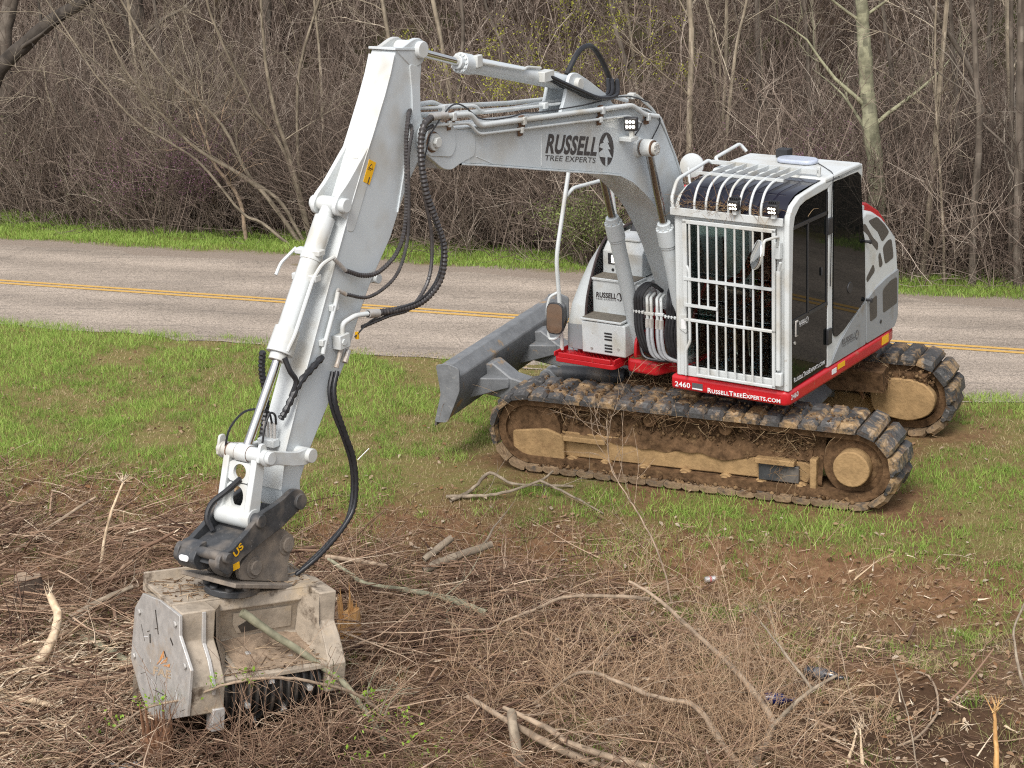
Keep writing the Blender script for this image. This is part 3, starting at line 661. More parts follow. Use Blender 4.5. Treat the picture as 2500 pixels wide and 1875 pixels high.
# ---------------------------------------------------------------- upper structure (x forward, y left)
plan = [(1.20, .075), (1.20, 1.16), (1.16, 1.205), (-.78, 1.205), (-.95, 1.17), (-1.08, 1.06), (-1.30, .6), (-1.42, 0), (-1.30, -.6), (-1.08, -1.06), (-.95, -1.16), (.70, -1.18), (.82, -1.12), (.84, -.55), (.97, -.50), (.98, -.20), (.82, -.12), (.84, .075)]
skirt = TP('base_skirt', MB().prism(plan, .945, 1.075, 'z'), red, .03, seg=3)
SUB('deck_plate', MB().prism([(.95, -.48), (.95, -.2), (.80, -.1), (.80, .05), (.2, .05), (.2, -.48)], 1.05, 1.082, 'z'), mud_d, skirt)
# step in front of the right hand body
m = MB(); m.prism(rrect(.84, 1.10, -1.20, -.56, .05), .985, 1.03, 'z')
m.box(1.085, 1.10, -1.15, -.60, 1.03, 1.075).box(.86, 1.09, -1.205, -1.19, 1.03, 1.075).box(.86, 1.09, -.575, -.56, 1.03, 1.075)
step = SUB('step', m, red, skirt, .006)
for i in range(5):
    m = MB(); x = .87 + .047 * i
    m.loft([[(x + dx, -1.17 + .59 * k / 26, 1.045 + .018 * (k % 2)) for k in range(27)] for dx in (0, .006)]); SUB('step_tread', m, red, skirt, smooth=0)
for y in (-.43, -.035): SUB('boom_bracket', MB().prism(roundpoly([(.15, 1.06), (.15, 1.62), (.32, 1.72), (.50, 1.55), (.70, 1.30), (.94, 1.26), (.96, 1.06)], .06), y - .014, y + .014), red, skirt, .006)
SUB('guard_panel', MB().box(.12, .16, -.47, .02, 1.08, 2.05), paint_g, skirt, .01)
SUB('sticker', MB().box(.3, .385, 1.2055, 1.2085, 1.0, 1.045), decal_w, skirt); SUB('sticker', MB().box(.13, .27, 1.2055, 1.2085, 1.015, 1.06), yellow, skirt)
SUB('sticker', MB().box(-.78, -.64, 1.2055, 1.2085, .985, 1.062), yellow, skirt)
text('2460', (1.206, .12, .975), (1.206, .27, .978), (1.206, .12, 1.022), decal_w, skirt)
text('URL', (1.206, .44, .964), (1.206, 1.13, .974), (1.206, .44, 1.008), decal_w, skirt)
text('2460', (1.165, 1.2095, 1.0), (1.03, 1.2095, 1.0), (1.165, 1.2095, 1.047), decal_w, skirt)
SUB('data_plate', MB().box(1.2005, 1.204, .288, .39, .972, 1.03), decal_g, skirt); SUB('plate_strip', MB().box(1.204, 1.206, .29, .388, .974, .985), decal_w, skirt)

# engine housing and counterweight
prof = [(-.2, 1.08), (-.2, 2.26), (-.32, 2.30), (-.46, 2.26), (-.66, 2.16), (-.82, 2.04), (-.95, 1.93), (-.99, 1.8), (-1.02, 1.62), (-1.02, 1.08)]
house = TP('engine_housing', MB().prism(prof, -1.14, 1.188), paint_w, .035, seg=3)
SUB('hood', MB().prism([(-.19, 2.28), (-.22, 2.39), (-.46, 2.335), (-.70, 2.215), (-.84, 2.10), (-.86, 2.03), (-.66, 2.14), (-.4, 2.25)], -1.0, 1.13), red, house, .02)
SUB('hood_panel', MB().prism([(-.195, 2.30), (-.205, 2.35), (-.36, 2.335), (-.36, 2.29)], .75, 1.15), paint_w, house, .01)
cwp = [(-.93, 1.175), (-1.06, 1.07), (-1.30, .6), (-1.43, 0), (-1.30, -.6), (-1.06, -1.07), (-.93, -1.16)]
SUB('counterweight', MB().prism(cwp, 1.08, 1.63, 'z'), red, house, .05, seg=3)
SUB('rear_cover', MB().prism([(x + .035, y * .985) for x, y in cwp], 1.63, 1.95, 'z'), paint_w, house, .06, seg=3)
gp = [(.395, 1.085), (-.315, 1.085), (-.315, 1.487), (-.05, 1.385), (.2, 1.25)]
gp2 = [(-.322, 1.085), (-.93, 1.085), (-1.0, 1.16), (-1.005, 1.615), (-.75, 1.595), (-.5, 1.55), (-.322, 1.49)]
SUB('side_panel', MB().prism(roundpoly(gp, .02), 1.186, 1.197), paint_g, house, .004); SUB('side_panel', MB().prism(roundpoly(gp2, .03), 1.186, 1.199), paint_g, house, .004)
for poly in ([(-.35, 2.20), (-.53, 2.20), (-.70, 2.09), (-.80, 2.00), (-.72, 1.965), (-.65, 1.94), (-.55, 2.06), (-.45, 2.12)],
             [(-.66, 1.89), (-.76, 1.93), (-.85, 1.93), (-.905, 1.74), (-.72, 1.72)], [(-.57, 1.84), (-.61, 1.86), (-.675, 1.73), (-.60, 1.71)],
             [(-.325, 1.69), (-.47, 1.79), (-.51, 1.71), (-.345, 1.64)], [(-.25, 2.20), (-.30, 2.18), (-.45, 2.03), (-.57, 1.95), (-.555, 1.88), (-.44, 1.97), (-.34, 2.08), (-.24, 2.14)]):
    SUB('vent', MB().prism(roundpoly(poly, .035), 1.18, 1.191), mesh_m, house, .002)
for poly in ([(-.65, 1.50), (-.82, 1.55), (-.96, 1.55), (-.975, 1.30), (-.67, 1.28)], [(-.375, 1.46), (-.53, 1.49), (-.54, 1.28), (-.395, 1.27)]):
    SUB('vent', MB().prism(roundpoly(poly, .03), 1.19, 1.202), mesh_m, house, .002)
for x, z in ((-.33, 1.49), (-.29, 2.03)): SUB('door_stop', MB().cyl((x, 1.19, z), (x, 1.235, z), .012, 10).cyl((x, 1.235, z), (x, 1.25, z), .02, 12), black, house)
SUB('lock', MB().cyl((-.62, 1.195, 1.215), (-.62, 1.204, 1.215), .018, 14), black, house)
text('RUSSELL', (.18, 1.1985, 1.205), (-.09, 1.1985, 1.205), (.17, 1.1985, 1.258), decal_g, house)
text('TREE', (.18, 1.1985, 1.186), (-.09, 1.1985, 1.186), (.18, 1.1985, 1.199), decal_g, house)
logo((-.13, 1.1985, 1.222), (-.035, 0, 0), (0, 0, .045), house, decal_g, paint_g, (0, 1, 0))
SUB('lower_side', MB().box(-.31, .415, 1.08, 1.186, 1.08, 1.56), paint_w, house)
SUB('intake_box', MB().box(-.05, .22, -.95, -.55, 1.80, 1.97), paint_w, house, .01); SUB('intake_pipe', MB().prism([(.2, 1.97), (.2, 2.0), (.02, 2.2), (-.05, 2.2), (-.05, 1.97)], -.93, -.7), black, house, .02)

# right hand body with steps
def prof3(pts, y): return [(x, y, z) for x, z in pts]
outer = [(.90, 1.075), (.88, 1.30), (.81, 1.46), (.66, 1.63), (.49, 1.78), (.29, 1.90), (.05, 1.96), (-.25, 1.97)]
mid = [(.925, 1.075), (.91, 1.32), (.86, 1.52), (.735, 1.73), (.59, 1.895), (.42, 1.98), (.1, 2.02), (-.25, 2.03)]
inner = [(.92, 1.075), (.905, 1.33), (.86, 1.565), (.735, 1.805), (.62, 1.955), (.49, 2.03), (.15, 2.06), (-.25, 2.06)]
outl = [(x - .03, z - .01) for x, z in outer]
rings = [prof3(outl, -1.19), prof3(outer, -1.165), prof3([(a[0] * .45 + b[0] * .55, a[1] * .45 + b[1] * .55) for a, b in zip(outer, mid)], -1.10), prof3(mid, -1.03), prof3(inner, -.98)]
m = MB().loft(rings)
# side wall behind the shell
m.add([(x, -1.19, z) for x, z in outl] + [(-.25, -1.19, 1.075)], [tuple(range(9))])
body = TP('side_body', m, paint_w, 0)
lo = [(x + .004, z) for x, z in [(.90, 1.077), (.892, 1.19), (.882, 1.29)]]; lom = [(x + .004, z) for x, z in [(.925, 1.077), (.918, 1.2), (.912, 1.305)]]
SUB('lower_cover', MB().loft([[(.55, -1.197, 1.077), (.55, -1.197, 1.18), (.55, -1.197, 1.29)], [(x, -1.195, z) for x, z in [(.866, 1.077), (.86, 1.19), (.85, 1.29)]], [(x, -1.168, z) for x, z in lo], [(x, -1.03, z) for x, z in lom], [(x, -.975, z) for x, z in lom]]), paint_g, body)
SUB('edge_trim', MB().tube(catmull(prof3([(x + .006, z) for x, z in inner], -.968), 4), .012, 6), brown_trim, body)
m = MB().box(.50, 1.0, -.955, -.50, 1.08, 1.375); b1 = SUB('battery_box', m, paint_w, body, .012)
SUB('tread', MB().box(.79, 1.012, -.955, -.53, 1.385, 1.403), paint_w, body, .004); SUB('tread_pad', MB().box(.80, .995, -.945, -.55, 1.4035, 1.408), tread_m, body)
SUB('tank', MB().box(.0, .785, -.965, -.47, 1.37, 1.70), paint_w, body, .01)
SUB('tread', MB().box(.60, .80, -.965, -.50, 1.70, 1.722), paint_w, body, .004); SUB('tread_pad', MB().box(.61, .785, -.955, -.52, 1.7225, 1.727), tread_m, body)
SUB('top_box', MB().prism([(.0, 1.71), (.60, 1.71), (.595, 1.92), (.50, 2.01), (.0, 2.02)], -.965, -.55), paint_w, body, .008)
SUB('tread', MB().box(.3, .52, -.95, -.62, 2.012, 2.03), paint_w, body, .004)
SUB('lamp_recess', MB().box(.59, .602, -.905, -.79, 1.805, 1.905), black, body); SUB('lamp', MB().box(.6, .606, -.868, -.80, 1.82, 1.89), lamp_e, body)
SUB('lock', MB().cyl((.59, -.857, 1.755), (.604, -.857, 1.755), .014, 12), black, body)
for z in (1.285, 1.257, 1.229, 1.175, 1.147, 1.119): SUB('louvre', MB().prism(rrect(-.715, -.635, z - .008, z + .008, .006), .995, 1.003, 'x'), black, body)
for y, z in ((-.85, 1.13), (-.57, 1.155)): SUB('bolt', MB().cyl((.99, y, z), (1.008, y, z), .012, 8), bare, body)
text('RUSSELL', (.789, -.925, 1.538), (.789, -.715, 1.545), (.789, -.92, 1.59), decal, body); text('TREE', (.789, -.93, 1.518), (.789, -.715, 1.526), (.789, -.93, 1.531), decal, body)
logo((.789, -.68, 1.567), (0, .028, 0), (0, 0, .04), body, decal, paint_w, (1, 0, 0))
SUB('inner_wall', MB().box(-.1, .45, -.50, -.46, 1.08, 1.9), paint_g, body, .01)
# hand rail and mirror
rail = TP('hand_rail', MB().pipe([(.97, -1.19, 1.06), (.985, -1.195, 1.62), (1.0, -1.2, 1.92), (.74, -1.2, 2.68), (.70, -1.2, 2.80)], .019, 10, .15).pipe([(.80, -1.2, 2.44), (.72, -1.18, 2.50), (.25, -1.13, 2.49), (.2, -1.1, 2.42), (.14, -1.1, 2.1), (.05, -1.05, 2.0)], .017, 10, .06), paint_w)
SUB('mirror_bracket', MB().pipe([(.985, -1.2, 1.60), (1.02, -1.27, 1.56), (1.03, -1.30, 1.45), (1.03, -1.29, 1.16), (1.02, -1.22, 1.17), (.98, -1.19, 1.22)], .013, 8, .05), paint_w, rail)
def mirror(cx, cy, cz, w, h, ang, par, name='mirror', back=black, tilt=0.):
    m = MB().prism(rrect(-w, w, -h, h, min(w, h) * .75), -.012, .012, 'x'); o = SUB(name, m, back, par, .006)
    o.location = (cx, cy, cz); o.rotation_euler = (0, tilt, ang)
    g = SUB(name + '_glass', MB().prism(rrect(-w * .9, w * .9, -h * .92, h * .92, min(w, h) * .65), .012, .0145, 'x'), mirror_m, par)
    g.location = (cx, cy, cz); g.rotation_euler = (0, tilt, ang)
mirror(1.03, -1.215, 1.365, .085, .145, .12, rail, tilt=-.1)
o = SUB('rear_mirror', MB().tube([(0, 0, 0), (.02, 0, 0), (.035, 0, 0)], [.11, .105, .03], 24), paint_w, rail); o.location = (.12, -.30, 2.66); o.rotation_euler = (0, -.1, .35)
SUB('mirror_arm', MB().pipe([(.15, -.32, 2.66), (.2, -.28, 2.52), (.3, -.1, 2.45)], .011, 8), paint_w, rail)

# ---------------------------------------------------------------- cab
def sideframe(y0, y1):
    return MB().prism([(1.19, 1.075), (1.19, 2.49), (1.175, 2.57), (1.12, 2.64), (.99, 2.695), (.67, 2.725), (.38, 2.735), (-.2, 2.74), (-.2, 2.69), (.38, 2.685), (.49, 2.655), (.88, 2.635), (.99, 2.61), (1.075, 2.54), (1.10, 2.45), (1.125, 1.79), (1.12, 1.075)], y0, y1)
cab = TP('cab', sideframe(1.15, 1.2), paint_w, .012, seg=3)
SUB('side_frame', sideframe(.13, .18), paint_w, cab, .012)
SUB('roof', MB().prism([(-.21, 2.60), (-.21, 2.71), (-.16, 2.757), (.2, 2.759), (.52, 2.752), (.54, 2.72), (.52, 2.69), (-.1, 2.67)], .13, 1.2), paint_w, cab, .022, seg=3)
SUB('floor', MB().box(-.15, 1.165, .16, 1.17, 1.076, 1.10), black, cab)
SUB('rear_wall', MB().box(-.205, -.16, .14, 1.19, 1.08, 2.66), paint_w, cab, .01); SUB('rear_lining', MB().box(-.158, -.13, .16, 1.17, 1.1, 2.65), black, cab)
SUB('centre_pillar', MB().box(.365, .455, 1.15, 1.197, 1.08, 2.70), paint_w, cab, .01)
dp_ = [(1.118, 1.08), (1.123, 1.79), (1.098, 2.45), (1.072, 2.53), (.985, 2.60), (.88, 2.625), (.462, 2.65), (.458, 1.11)]
door = SUB('door', MB().prism(dp_, 1.178, 1.19), glass_s, cab)
SUB('door_lower_panel', MB().prism([(1.115, 1.085), (1.118, 1.66), (.46, 1.655), (.46, 1.115)], 1.166, 1.177), black, cab)
SUB('window_sash', MB().beam((1.10, 1.192, 2.455), (.46, 1.192, 2.45), .012, .03).beam((.83, 1.192, 2.45), (.83, 1.192, 1.665), .02, .012, (0, 1, 0)).beam((1.115, 1.192, 1.66), (.46, 1.192, 1.66), .012, .03).beam((.475, 1.192, 1.67), (.475, 1.192, 2.63), .02, .012, (0, 1, 0)), black, cab)
SUB('window_latch', MB().box(.565, .585, 1.19, 1.205, 1.93, 2.0), black, cab, .004)
SUB('door_handle', MB().box(1.02, 1.068, 1.19, 1.205, 1.52, 1.66), bare, cab, .006); SUB('door_grip', MB().box(1.033, 1.057, 1.205, 1.212, 1.535, 1.645), black, cab)
SUB('lock', MB().cyl((1.07, 1.19, 1.47), (1.07, 1.2, 1.47), .014, 12), bare, cab)
for z in (1.36, 2.33): SUB('hinge', MB().box(.40, .48, 1.192, 1.215, z - .07, z + .07), black, cab, .006)
text('URL', (1.075, 1.1915, 1.125), (.50, 1.1915, 1.130), (1.08, 1.1915, 1.168), decal_w, cab)
text('RUSSELL', (.985, 1.1915, 1.60), (.86, 1.1915, 1.60), (.982, 1.1915, 1.635), decal_w, cab); text('TREE', (.985, 1.1915, 1.585), (.86, 1.1915, 1.585), (.985, 1.1915, 1.595), decal_w, cab)
logo((.835, 1.1915, 1.612), (-.022, 0, 0), (0, 0, .032), cab, decal_w, black, (0, 1, 0))
rg = roundpoly([(.355, 2.68), (-.16, 2.695), (-.235, 2.12), (-.265, 2.06), (-.295, 1.50), (-.05, 1.41), (.15, 1.335), (.29, 1.31), (.35, 1.36)], .03)
SUB('rear_side_glass', MB().prism(rg, 1.19, 1.199), glass_s, cab)
SUB('glass_port', MB().tube([(.03, 1.199, 1.69), (.03, 1.206, 1.69)], [.052, .048], 20), black, cab)
SUB('far_side_glass', MB().box(-.1, 1.1, .145, .152, 1.2, 2.62), glass_r, cab)
SUB('windscreen', MB().box(1.150, 1.156, .20, 1.12, 1.13, 2.50), glass_f, cab)
arc = [(1.178, 2.52), (1.165, 2.60), (1.11, 2.665), (1.02, 2.705), (.93, 2.722), (.75, 2.733), (.53, 2.738)]
SUB('roof_glass', MB().loft([[(x, .17, z) for x, z in arc], [(x, .66, z + .004) for x, z in arc], [(x, 1.16, z) for x, z in arc]]), glass_t, cab, smooth=60)
# front uprights and sill
SUB('front_frame', MB().box(1.165, 1.188, .135, .235, 1.08, 2.50).box(1.165, 1.188, 1.085, 1.15, 1.08, 2.50).box(1.165, 1.188, .235, 1.085, 1.08, 1.17).box(1.165, 1.188, .235, 1.085, 2.455, 2.5), paint_w, cab, .006)
# bar guard
gd = MB(); gx = 1.232
gd.box(gx - .012, gx + .012, .235, .275, 1.72, 2.46).box(gx - .012, gx + .012, 1.07, 1.10, 1.11, 2.46).box(gx - .012, gx + .012, .235, 1.10, 2.432, 2.465)
gd.pipe([(gx, .245, 2.10), (gx, .29, 2.03), (gx, .29, 1.40), (gx, .245, 1.32), (gx, .245, 1.10)], .014, 8).box(gx - .012, gx + .012, .24, 1.10, 1.585, 1.61).box(gx - .012, gx + .012, .35, 1.10, 1.105, 1.13)
guard = TP('bar_guard', gd, paint_w, .004)
tops = [.30, .385, .47, .555, .64, .725, .81, .895, .98]
for i, y in enumerate(tops): SUB('guard_bar', MB().tube([(gx, y, 2.45), (gx, y, 1.73 if i < 3 else 1.60)], .0095, 8), paint_w, guard)
for y in (.36, .465, .55, .635, .72, .805, .885, .965): SUB('guard_bar', MB().tube([(gx, y, 1.60), (gx, y, 1.115)], .0095, 8), paint_w, guard)
for z, ya, yb in ((1.96, .245, 1.075), (1.73, .25, .565)): SUB('guard_rail', MB().beam((gx + .012, ya, z), (gx + .012, yb, z), .012, .026), paint_w, guard)
SUB('hinge_block', MB().box(1.20, 1.25, 1.10, 1.15, 2.22, 2.36), paint_w, guard, .006); SUB('hinge_block', MB().box(1.20, 1.25, 1.10, 1.16, 1.13, 1.25), paint_w, guard, .01)
SUB('lift_strut', MB().tube([(1.25, 1.135, 1.28), (1.25, 1.135, 2.12)], .02, 10).tube([(1.25, 1.135, 2.12), (1.26, 1.16, 2.2)], .012, 8), paint_w, guard)
SUB('latch_plate', MB().prism(roundpoly([(.165, 1.62), (.24, 1.62), (.24, 1.46), (.165, 1.5)], .02), 1.19, 1.2, 'x'), paint_w, guard); SUB('label', MB().box(1.2, 1.203, .19, .235, 1.50, 1.58), decal_w, guard)
SUB('mirror_arm', MB().pipe([(1.25, 1.125, 2.33), (1.27, 1.15, 2.42), (1.45, 1.11, 2.42), (1.46, 1.105, 2.30)], .012, 8), paint_w, guard)
o = SUB('front_mirror', MB().tube([(0, 0, 0), (.02, 0, 0), (.032, 0, 0)], [.125, .118, .02], 24), paint_w, guard); o.location = (1.43, 1.03, 2.29); o.rotation_euler = (0, .25, 2.45); o.scale = (1, .75, 1)
o = SUB('front_mirror_glass', MB().tube([(-.006, 0, 0), (0, 0, 0)], [.116, .12], 24), mirror_m, guard); o.location = (1.43, 1.03, 2.29); o.rotation_euler = (0, .25, 2.45); o.scale = (1, .75, 1)
# roof guard
rgd = TP('roof_guard', MB().beam((1.222, .115, 2.525), (1.222, 1.165, 2.525), .02, .066), paint_w, .004)
for y in (.345, .455, .56, .665, .765, .865, .965):
    SUB('roof_bar', MB().tube(catmull([(1.222, y, 2.55), (1.215, y, 2.64), (1.15, y, 2.74), (1.04, y, 2.792), (.95, y, 2.80)], 4), .011, 8).beam((.95, y, 2.80), (.50, y, 2.80), .01, .035), paint_w, rgd)
SUB('cross_bar', MB().beam((.95, .22, 2.805), (.95, 1.03, 2.805), .022, .022), paint_w, rgd); SUB('cross_bar', MB().beam((.495, .11, 2.80), (.495, 1.13, 2.80), .03, .03), paint_w, rgd)
SUB('bar_stop', MB().box(.48, .51, 1.11, 1.14, 2.757, 2.84), paint_w, rgd, .004)
SUB('grab_rail', MB().pipe([(1.215, .135, 2.555), (1.205, .12, 2.63), (1.08, .10, 2.76), (.52, .09, 2.815), (.49, .12, 2.79)], .016, 10, .06), paint_w, rgd)
SUB('grab_rail', MB().pipe([(.36, .10, 2.76), (.34, .06, 2.80), (-.16, .03, 2.83), (-.19, .08, 2.76)], .016, 10, .05), paint_w, rgd)
for y in (.74, 1.095):
    o = SUB('work_light', MB().box(-.03, .02, -.045, .045, -.04, .045), black, rgd, .008); o.location = (1.265, y, 2.635); o.rotation_euler = (0, .15, 0)
    o2 = SUB('reflector', MB().box(.02, .024, -.036, .036, -.032, .03), chrome, rgd); o2.location = (1.265, y, 2.635); o2.rotation_euler = (0, .15, 0)
    for dy in (-.024, 0, .024):
        for dz in (-.017, .015): o2 = SUB('led', MB().cyl((.024, dy, dz), (.027, dy, dz), .0095, 10), lamp_e, rgd); o2.location = (1.265, y, 2.635); o2.rotation_euler = (0, .15, 0)
    SUB('lamp_bracket', MB().box(1.23, 1.265, y - .02, y + .02, 2.555, 2.60), paint_w, rgd, .004)
    for k in range(5): SUB('cooling_fin', MB().box(1.22, 1.275, y - .036 + .018 * k - .003, y - .036 + .018 * k + .003, 2.675, 2.70), black, rgd)
bc = SUB('beacon', MB().prism(rrect(-.03, .17, .53, .90, .095, 6), 2.762, 2.80, 'z'), clearp, cab, .014, seg=3)
SUB('beacon_base', MB().prism(rrect(-.01, .15, .55, .88, .08, 6), 2.755, 2.764, 'z'), black, cab)
for k in range(5): SUB('antenna_block', MB().box(-.16 + .022 * k, -.145 + .022 * k, .44, .55, 2.757, 2.83), black, cab)
SUB('cable', MB().tube(catmull([(.05, .9, 2.765), (.2, 1.05, 2.762), (.36, 1.19, 2.75), (.40, 1.203, 2.6), (.41, 1.203, 2.2), (.42, 1.203, 1.8)], 5), .004, 5), black, cab)
# seat and controls inside
seat = SUB('seat', MB().box(.25, .70, .42, .92, 1.42, 1.54).prism([(.28, 1.5), (.18, 2.25), (.06, 2.25), (.12, 1.45)], .44, .90).box(.3, .6, .5, .84, 1.1, 1.42), seat_m, cab, .04)
for y in (.33, 1.0): SUB('console', MB().box(.35, .85, y - .07, y + .07, 1.1, 1.66), black, cab, .02); SUB('joystick', MB().tube([(.78, y, 1.66), (.80, y, 1.84)], .02, 8), black, cab)
for y in (.60, .72): SUB('travel_lever', MB().tube([(.95, y, 1.12), (1.0, y, 1.62)], .012, 8), chrome, cab)
SUB('display', MB().box(1.05, 1.07, .28, .44, 1.52, 1.66), pm('cab_display', (.08, .3, .27), .3), cab, .004)

# ---------------------------------------------------------------- boom
YB0, YB1 = -.375, -.065
under = [(4.02, 3.40), (3.90, 3.43), (3.54, 3.35), (2.87, 3.19), (2.11, 3.01), (1.93, 2.97), (1.72, 2.915), (1.52, 2.82), (1.35, 2.70), (1.23, 2.60), (1.12, 2.49), (.96, 2.28), (.84, 2.09), (.66, 1.75), (.56, 1.45)]
over = [(.44, 1.30), (.30, 1.34), (.26, 1.5), (.36, 1.9), (.52, 2.28), (.66, 2.53), (.72, 2.65), (.75, 2.75), (.83, 2.90), (.90, 3.01), (.96, 3.10), (1.04, 3.21), (1.12, 3.29), (1.28, 3.37), (1.50, 3.435), (1.98, 3.475), (2.89, 3.565), (3.61, 3.645), (3.95, 3.685), (4.05, 3.70)]
boom = TP('boom', MB().prism(under + over, YB0, YB1), paint, .008)
def strip(curve, dz, y0, y1, nx=None):
    P = [Vector(p) for p in curve]; Q = []
    for i, p in enumerate(P):
        t = (P[min(i + 1, len(P) - 1)] - P[max(i - 1, 0)]).normalized(); Q.append(p + Vector((-t.y, t.x)) * dz)
    return MB().loft([[(p.x, y0, p.y) for p in P], [(p.x, y1, p.y) for p in P], [(q.x, y1, q.y) for q in Q], [(q.x, y0, q.y) for q in Q], [(p.x, y0, p.y) for p in P]])
SUB('bottom_flange', strip(under[1:], .014, YB0 - .013, YB1 + .013), paint, boom, .003); SUB('top_flange', strip(over[3:], .012, YB0 - .012, YB1 + .012), paint, boom, .003)
nose = [(4.37, 3.62), (4.12, 3.43), (4.02, 3.40), (3.90, 3.43), (3.72, 3.45), (3.70, 3.62), (3.95, 3.69), (4.15, 3.79), (4.28, 3.80), (4.36, 3.74)]
for y0, y1 in ((YB0 - .004, YB0 + .03), (YB1 - .035, YB1 + .006)): SUB('nose_plate', MB().prism(roundpoly(nose, .04), y0, y1), paint, boom, .006)
SUB('nose_boss_plate', MB().prism(roundpoly([(4.30, 3.56), (4.02, 3.50), (3.96, 3.56), (3.97, 3.72), (4.2, 3.76), (4.3, 3.74)], .04), YB1 + .006, YB1 + .016), paint, boom, .004)
SUB('nose_pin', MB().cyl((4.24, YB0 - .05, 3.65), (4.24, YB1 + .045, 3.65), .062, 20).cyl((4.24, YB1 + .045, 3.65), (4.24, YB1 + .075, 3.65), .04, 6), paint_w, boom, .004)
SUB('pin_rust', MB().cyl((4.24, YB1 + .016, 3.65), (4.24, YB1 + .022, 3.65), .075, 20), rust, boom)
SUB('weld_bead', MB().tube([(2.83, YB1 + .001, 3.55), (2.86, YB1 + .001, 3.21)], .0035, 5).tube([(3.70, YB1 + .001, 3.44), (3.50, YB1 + .001, 3.35)], .0035, 5).tube([(.86, YB0 + .01, 2.105), (.86, YB1 - .02, 2.105)], .006, 5), paint_w, boom)
SUB('boss', MB().cyl((1.42, YB1 - .02, 3.085), (1.42, -.035, 3.085), .095, 28, .075).cyl((1.42, -.035, 3.085), (1.42, .115, 3.085), .055, 24), paint_w, boom, .004)
SUB('boss', MB().cyl((1.42, YB0 + .02, 3.085), (1.42, -.405, 3.085), .095, 28, .075).cyl((1.42, -.405, 3.085), (1.42, -.555, 3.085), .055, 24), paint_w, boom, .004)
for q in range(6): SUB('bolt', MB().cyl((1.42 + .034 * math.cos(q), .115, 3.085 + .034 * math.sin(q)), (1.42 + .034 * math.cos(q), .124, 3.085 + .034 * math.sin(q)), .01, 6), bare, boom)
YT = YB1 + .0025
text('RUSSELL', (2.80, YT, 3.295), (2.075, YT, 3.135), (2.74, YT, 3.438), decal, boom); text('TREE', (2.815, YT, 3.243), (2.09, YT, 3.083), (2.80, YT, 3.283), decal, boom)
logo((1.918, YT, 3.163), (-.112, 0, -.02), (-.008, 0, .135), boom, decal, paint, (0, 1, 0))
# arm cylinder bracket on top
brk = roundpoly([(2.50, 3.53), (2.42, 3.64), (2.38, 3.74), (2.33, 3.83), (2.24, 3.83), (2.05, 3.73), (1.80, 3.58), (1.68, 3.46)], .05)
for y0 in (-.145, -.325): SUB('cylinder_lug', MB().prism(brk, y0, y0 + .03), paint, boom, .005)
SUB('lug_pin', MB().cyl((2.24, -.36, 3.74), (2.24, -.075, 3.74), .048, 22), paint_w, boom, .004)
# steel pipes along the boom
def pipe(par, pts, r, y, mat=paint_w, name='steel_pipe'): return SUB(name, MB().pipe([(p[0], y if len(p) == 2 else p[2], p[1]) for p in pts], r, 10, .05), mat, par)
pipe(boom, [(4.27, 3.835), (3.80, 3.775), (3.70, 3.672), (1.57, 3.462), (1.37, 3.35), (1.16, 3.30)], .021, -.025)
pipe(boom, [(4.25, 3.77), (3.82, 3.715), (3.71, 3.61), (1.62, 3.385), (1.42, 3.285)], .012, -.03)
pipe(boom, [(4.36, 3.90), (4.0, 3.845), (3.55, 3.785), (3.47, 3.72), (1.27, 3.49), (1.02, 3.33), (.92, 3.22)], .012, -.16)
pipe(boom, [(4.10, 3.86), (3.80, 3.84), (3.70, 3.79), (2.83, 3.67), (1.9, 3.57), (1.4, 3.50), (1.1, 3.40)], .018, -.36)
pipe(boom, [(4.10, 3.80), (3.55, 3.72), (2.9, 3.64), (2.35, 3.60), (1.45, 3.50)], .020, -.29)
pipe(boom, [(1.15, 3.30), (.98, 3.26), (.86, 3.06), (.80, 2.9)], .02, -.12)
for x, z in ((4.02, 3.80), (3.14, 3.615), (2.03, 3.505), (1.33, 3.33)):
    SUB('pipe_clamp', MB().box(x - .035, x + .005, -.064, -.03, z - .07, z + .03), rust, boom, .004); SUB('clamp_plate', MB().box(x - .02, x + .018, -.03, -.001, z - .035, z + .025), paint_w, boom, .005)
for x, z in ((4.06, 3.75), (3.16, 3.545), (2.05, 3.43)):
    SUB('pipe_clamp', MB().box(x - .03, x + .005, -.064, -.035, z - .05, z + .02), rust, boom, .004); SUB('clamp_plate', MB().box(x - .018, x + .015, -.036, -.012, z - .025, z + .02), paint_w, boom, .005)
for x, z in ((3.95, 3.84), (2.66, 3.64), (1.35, 3.50)): SUB('clamp_plate', MB().box(x - .03, x + .02, -.19, -.13, z - .03, z + .018), paint_w, boom, .005)
SUB('cable', MB().tube(catmull([(4.33, .0, 3.72), (4.15, -.01, 3.83), (4.0, -.03, 3.875), (3.85, -.05, 3.84), (3.6, -.07, 3.70), (3.3, -.05, 3.66), (3.15, -.01, 3.67), (2.9, -.05, 3.63), (2.3, -.05, 3.58), (1.9, -.06, 3.56), (1.5, -.1, 3.52), (1.2, -.08, 3.42)], 5), .006, 6), black, boom)
for dy, dz in ((0, 0), (-.05, -.005), (-.09, .01)): SUB('hose', MB().tube(catmull([(2.62, -.13 + dy * .6, 3.86 + dz), (2.35, -.05 + dy, 3.72), (2.05, -.03 + dy, 3.60), (1.75, -.06 + dy, 3.57), (1.60, -.14 + dy, 3.66), (1.52, -.2 + dy, 3.60)], 8), .018, 8), hose_m, boom)
SUB('hose', MB().tube(catmull([(2.1, -.30, 3.78), (1.9, -.31, 3.93), (1.72, -.31, 3.95), (1.58, -.30, 3.82), (1.47, -.28, 3.62), (1.42, -.27, 3.53)], 8), .022, 8), hose_m, boom)
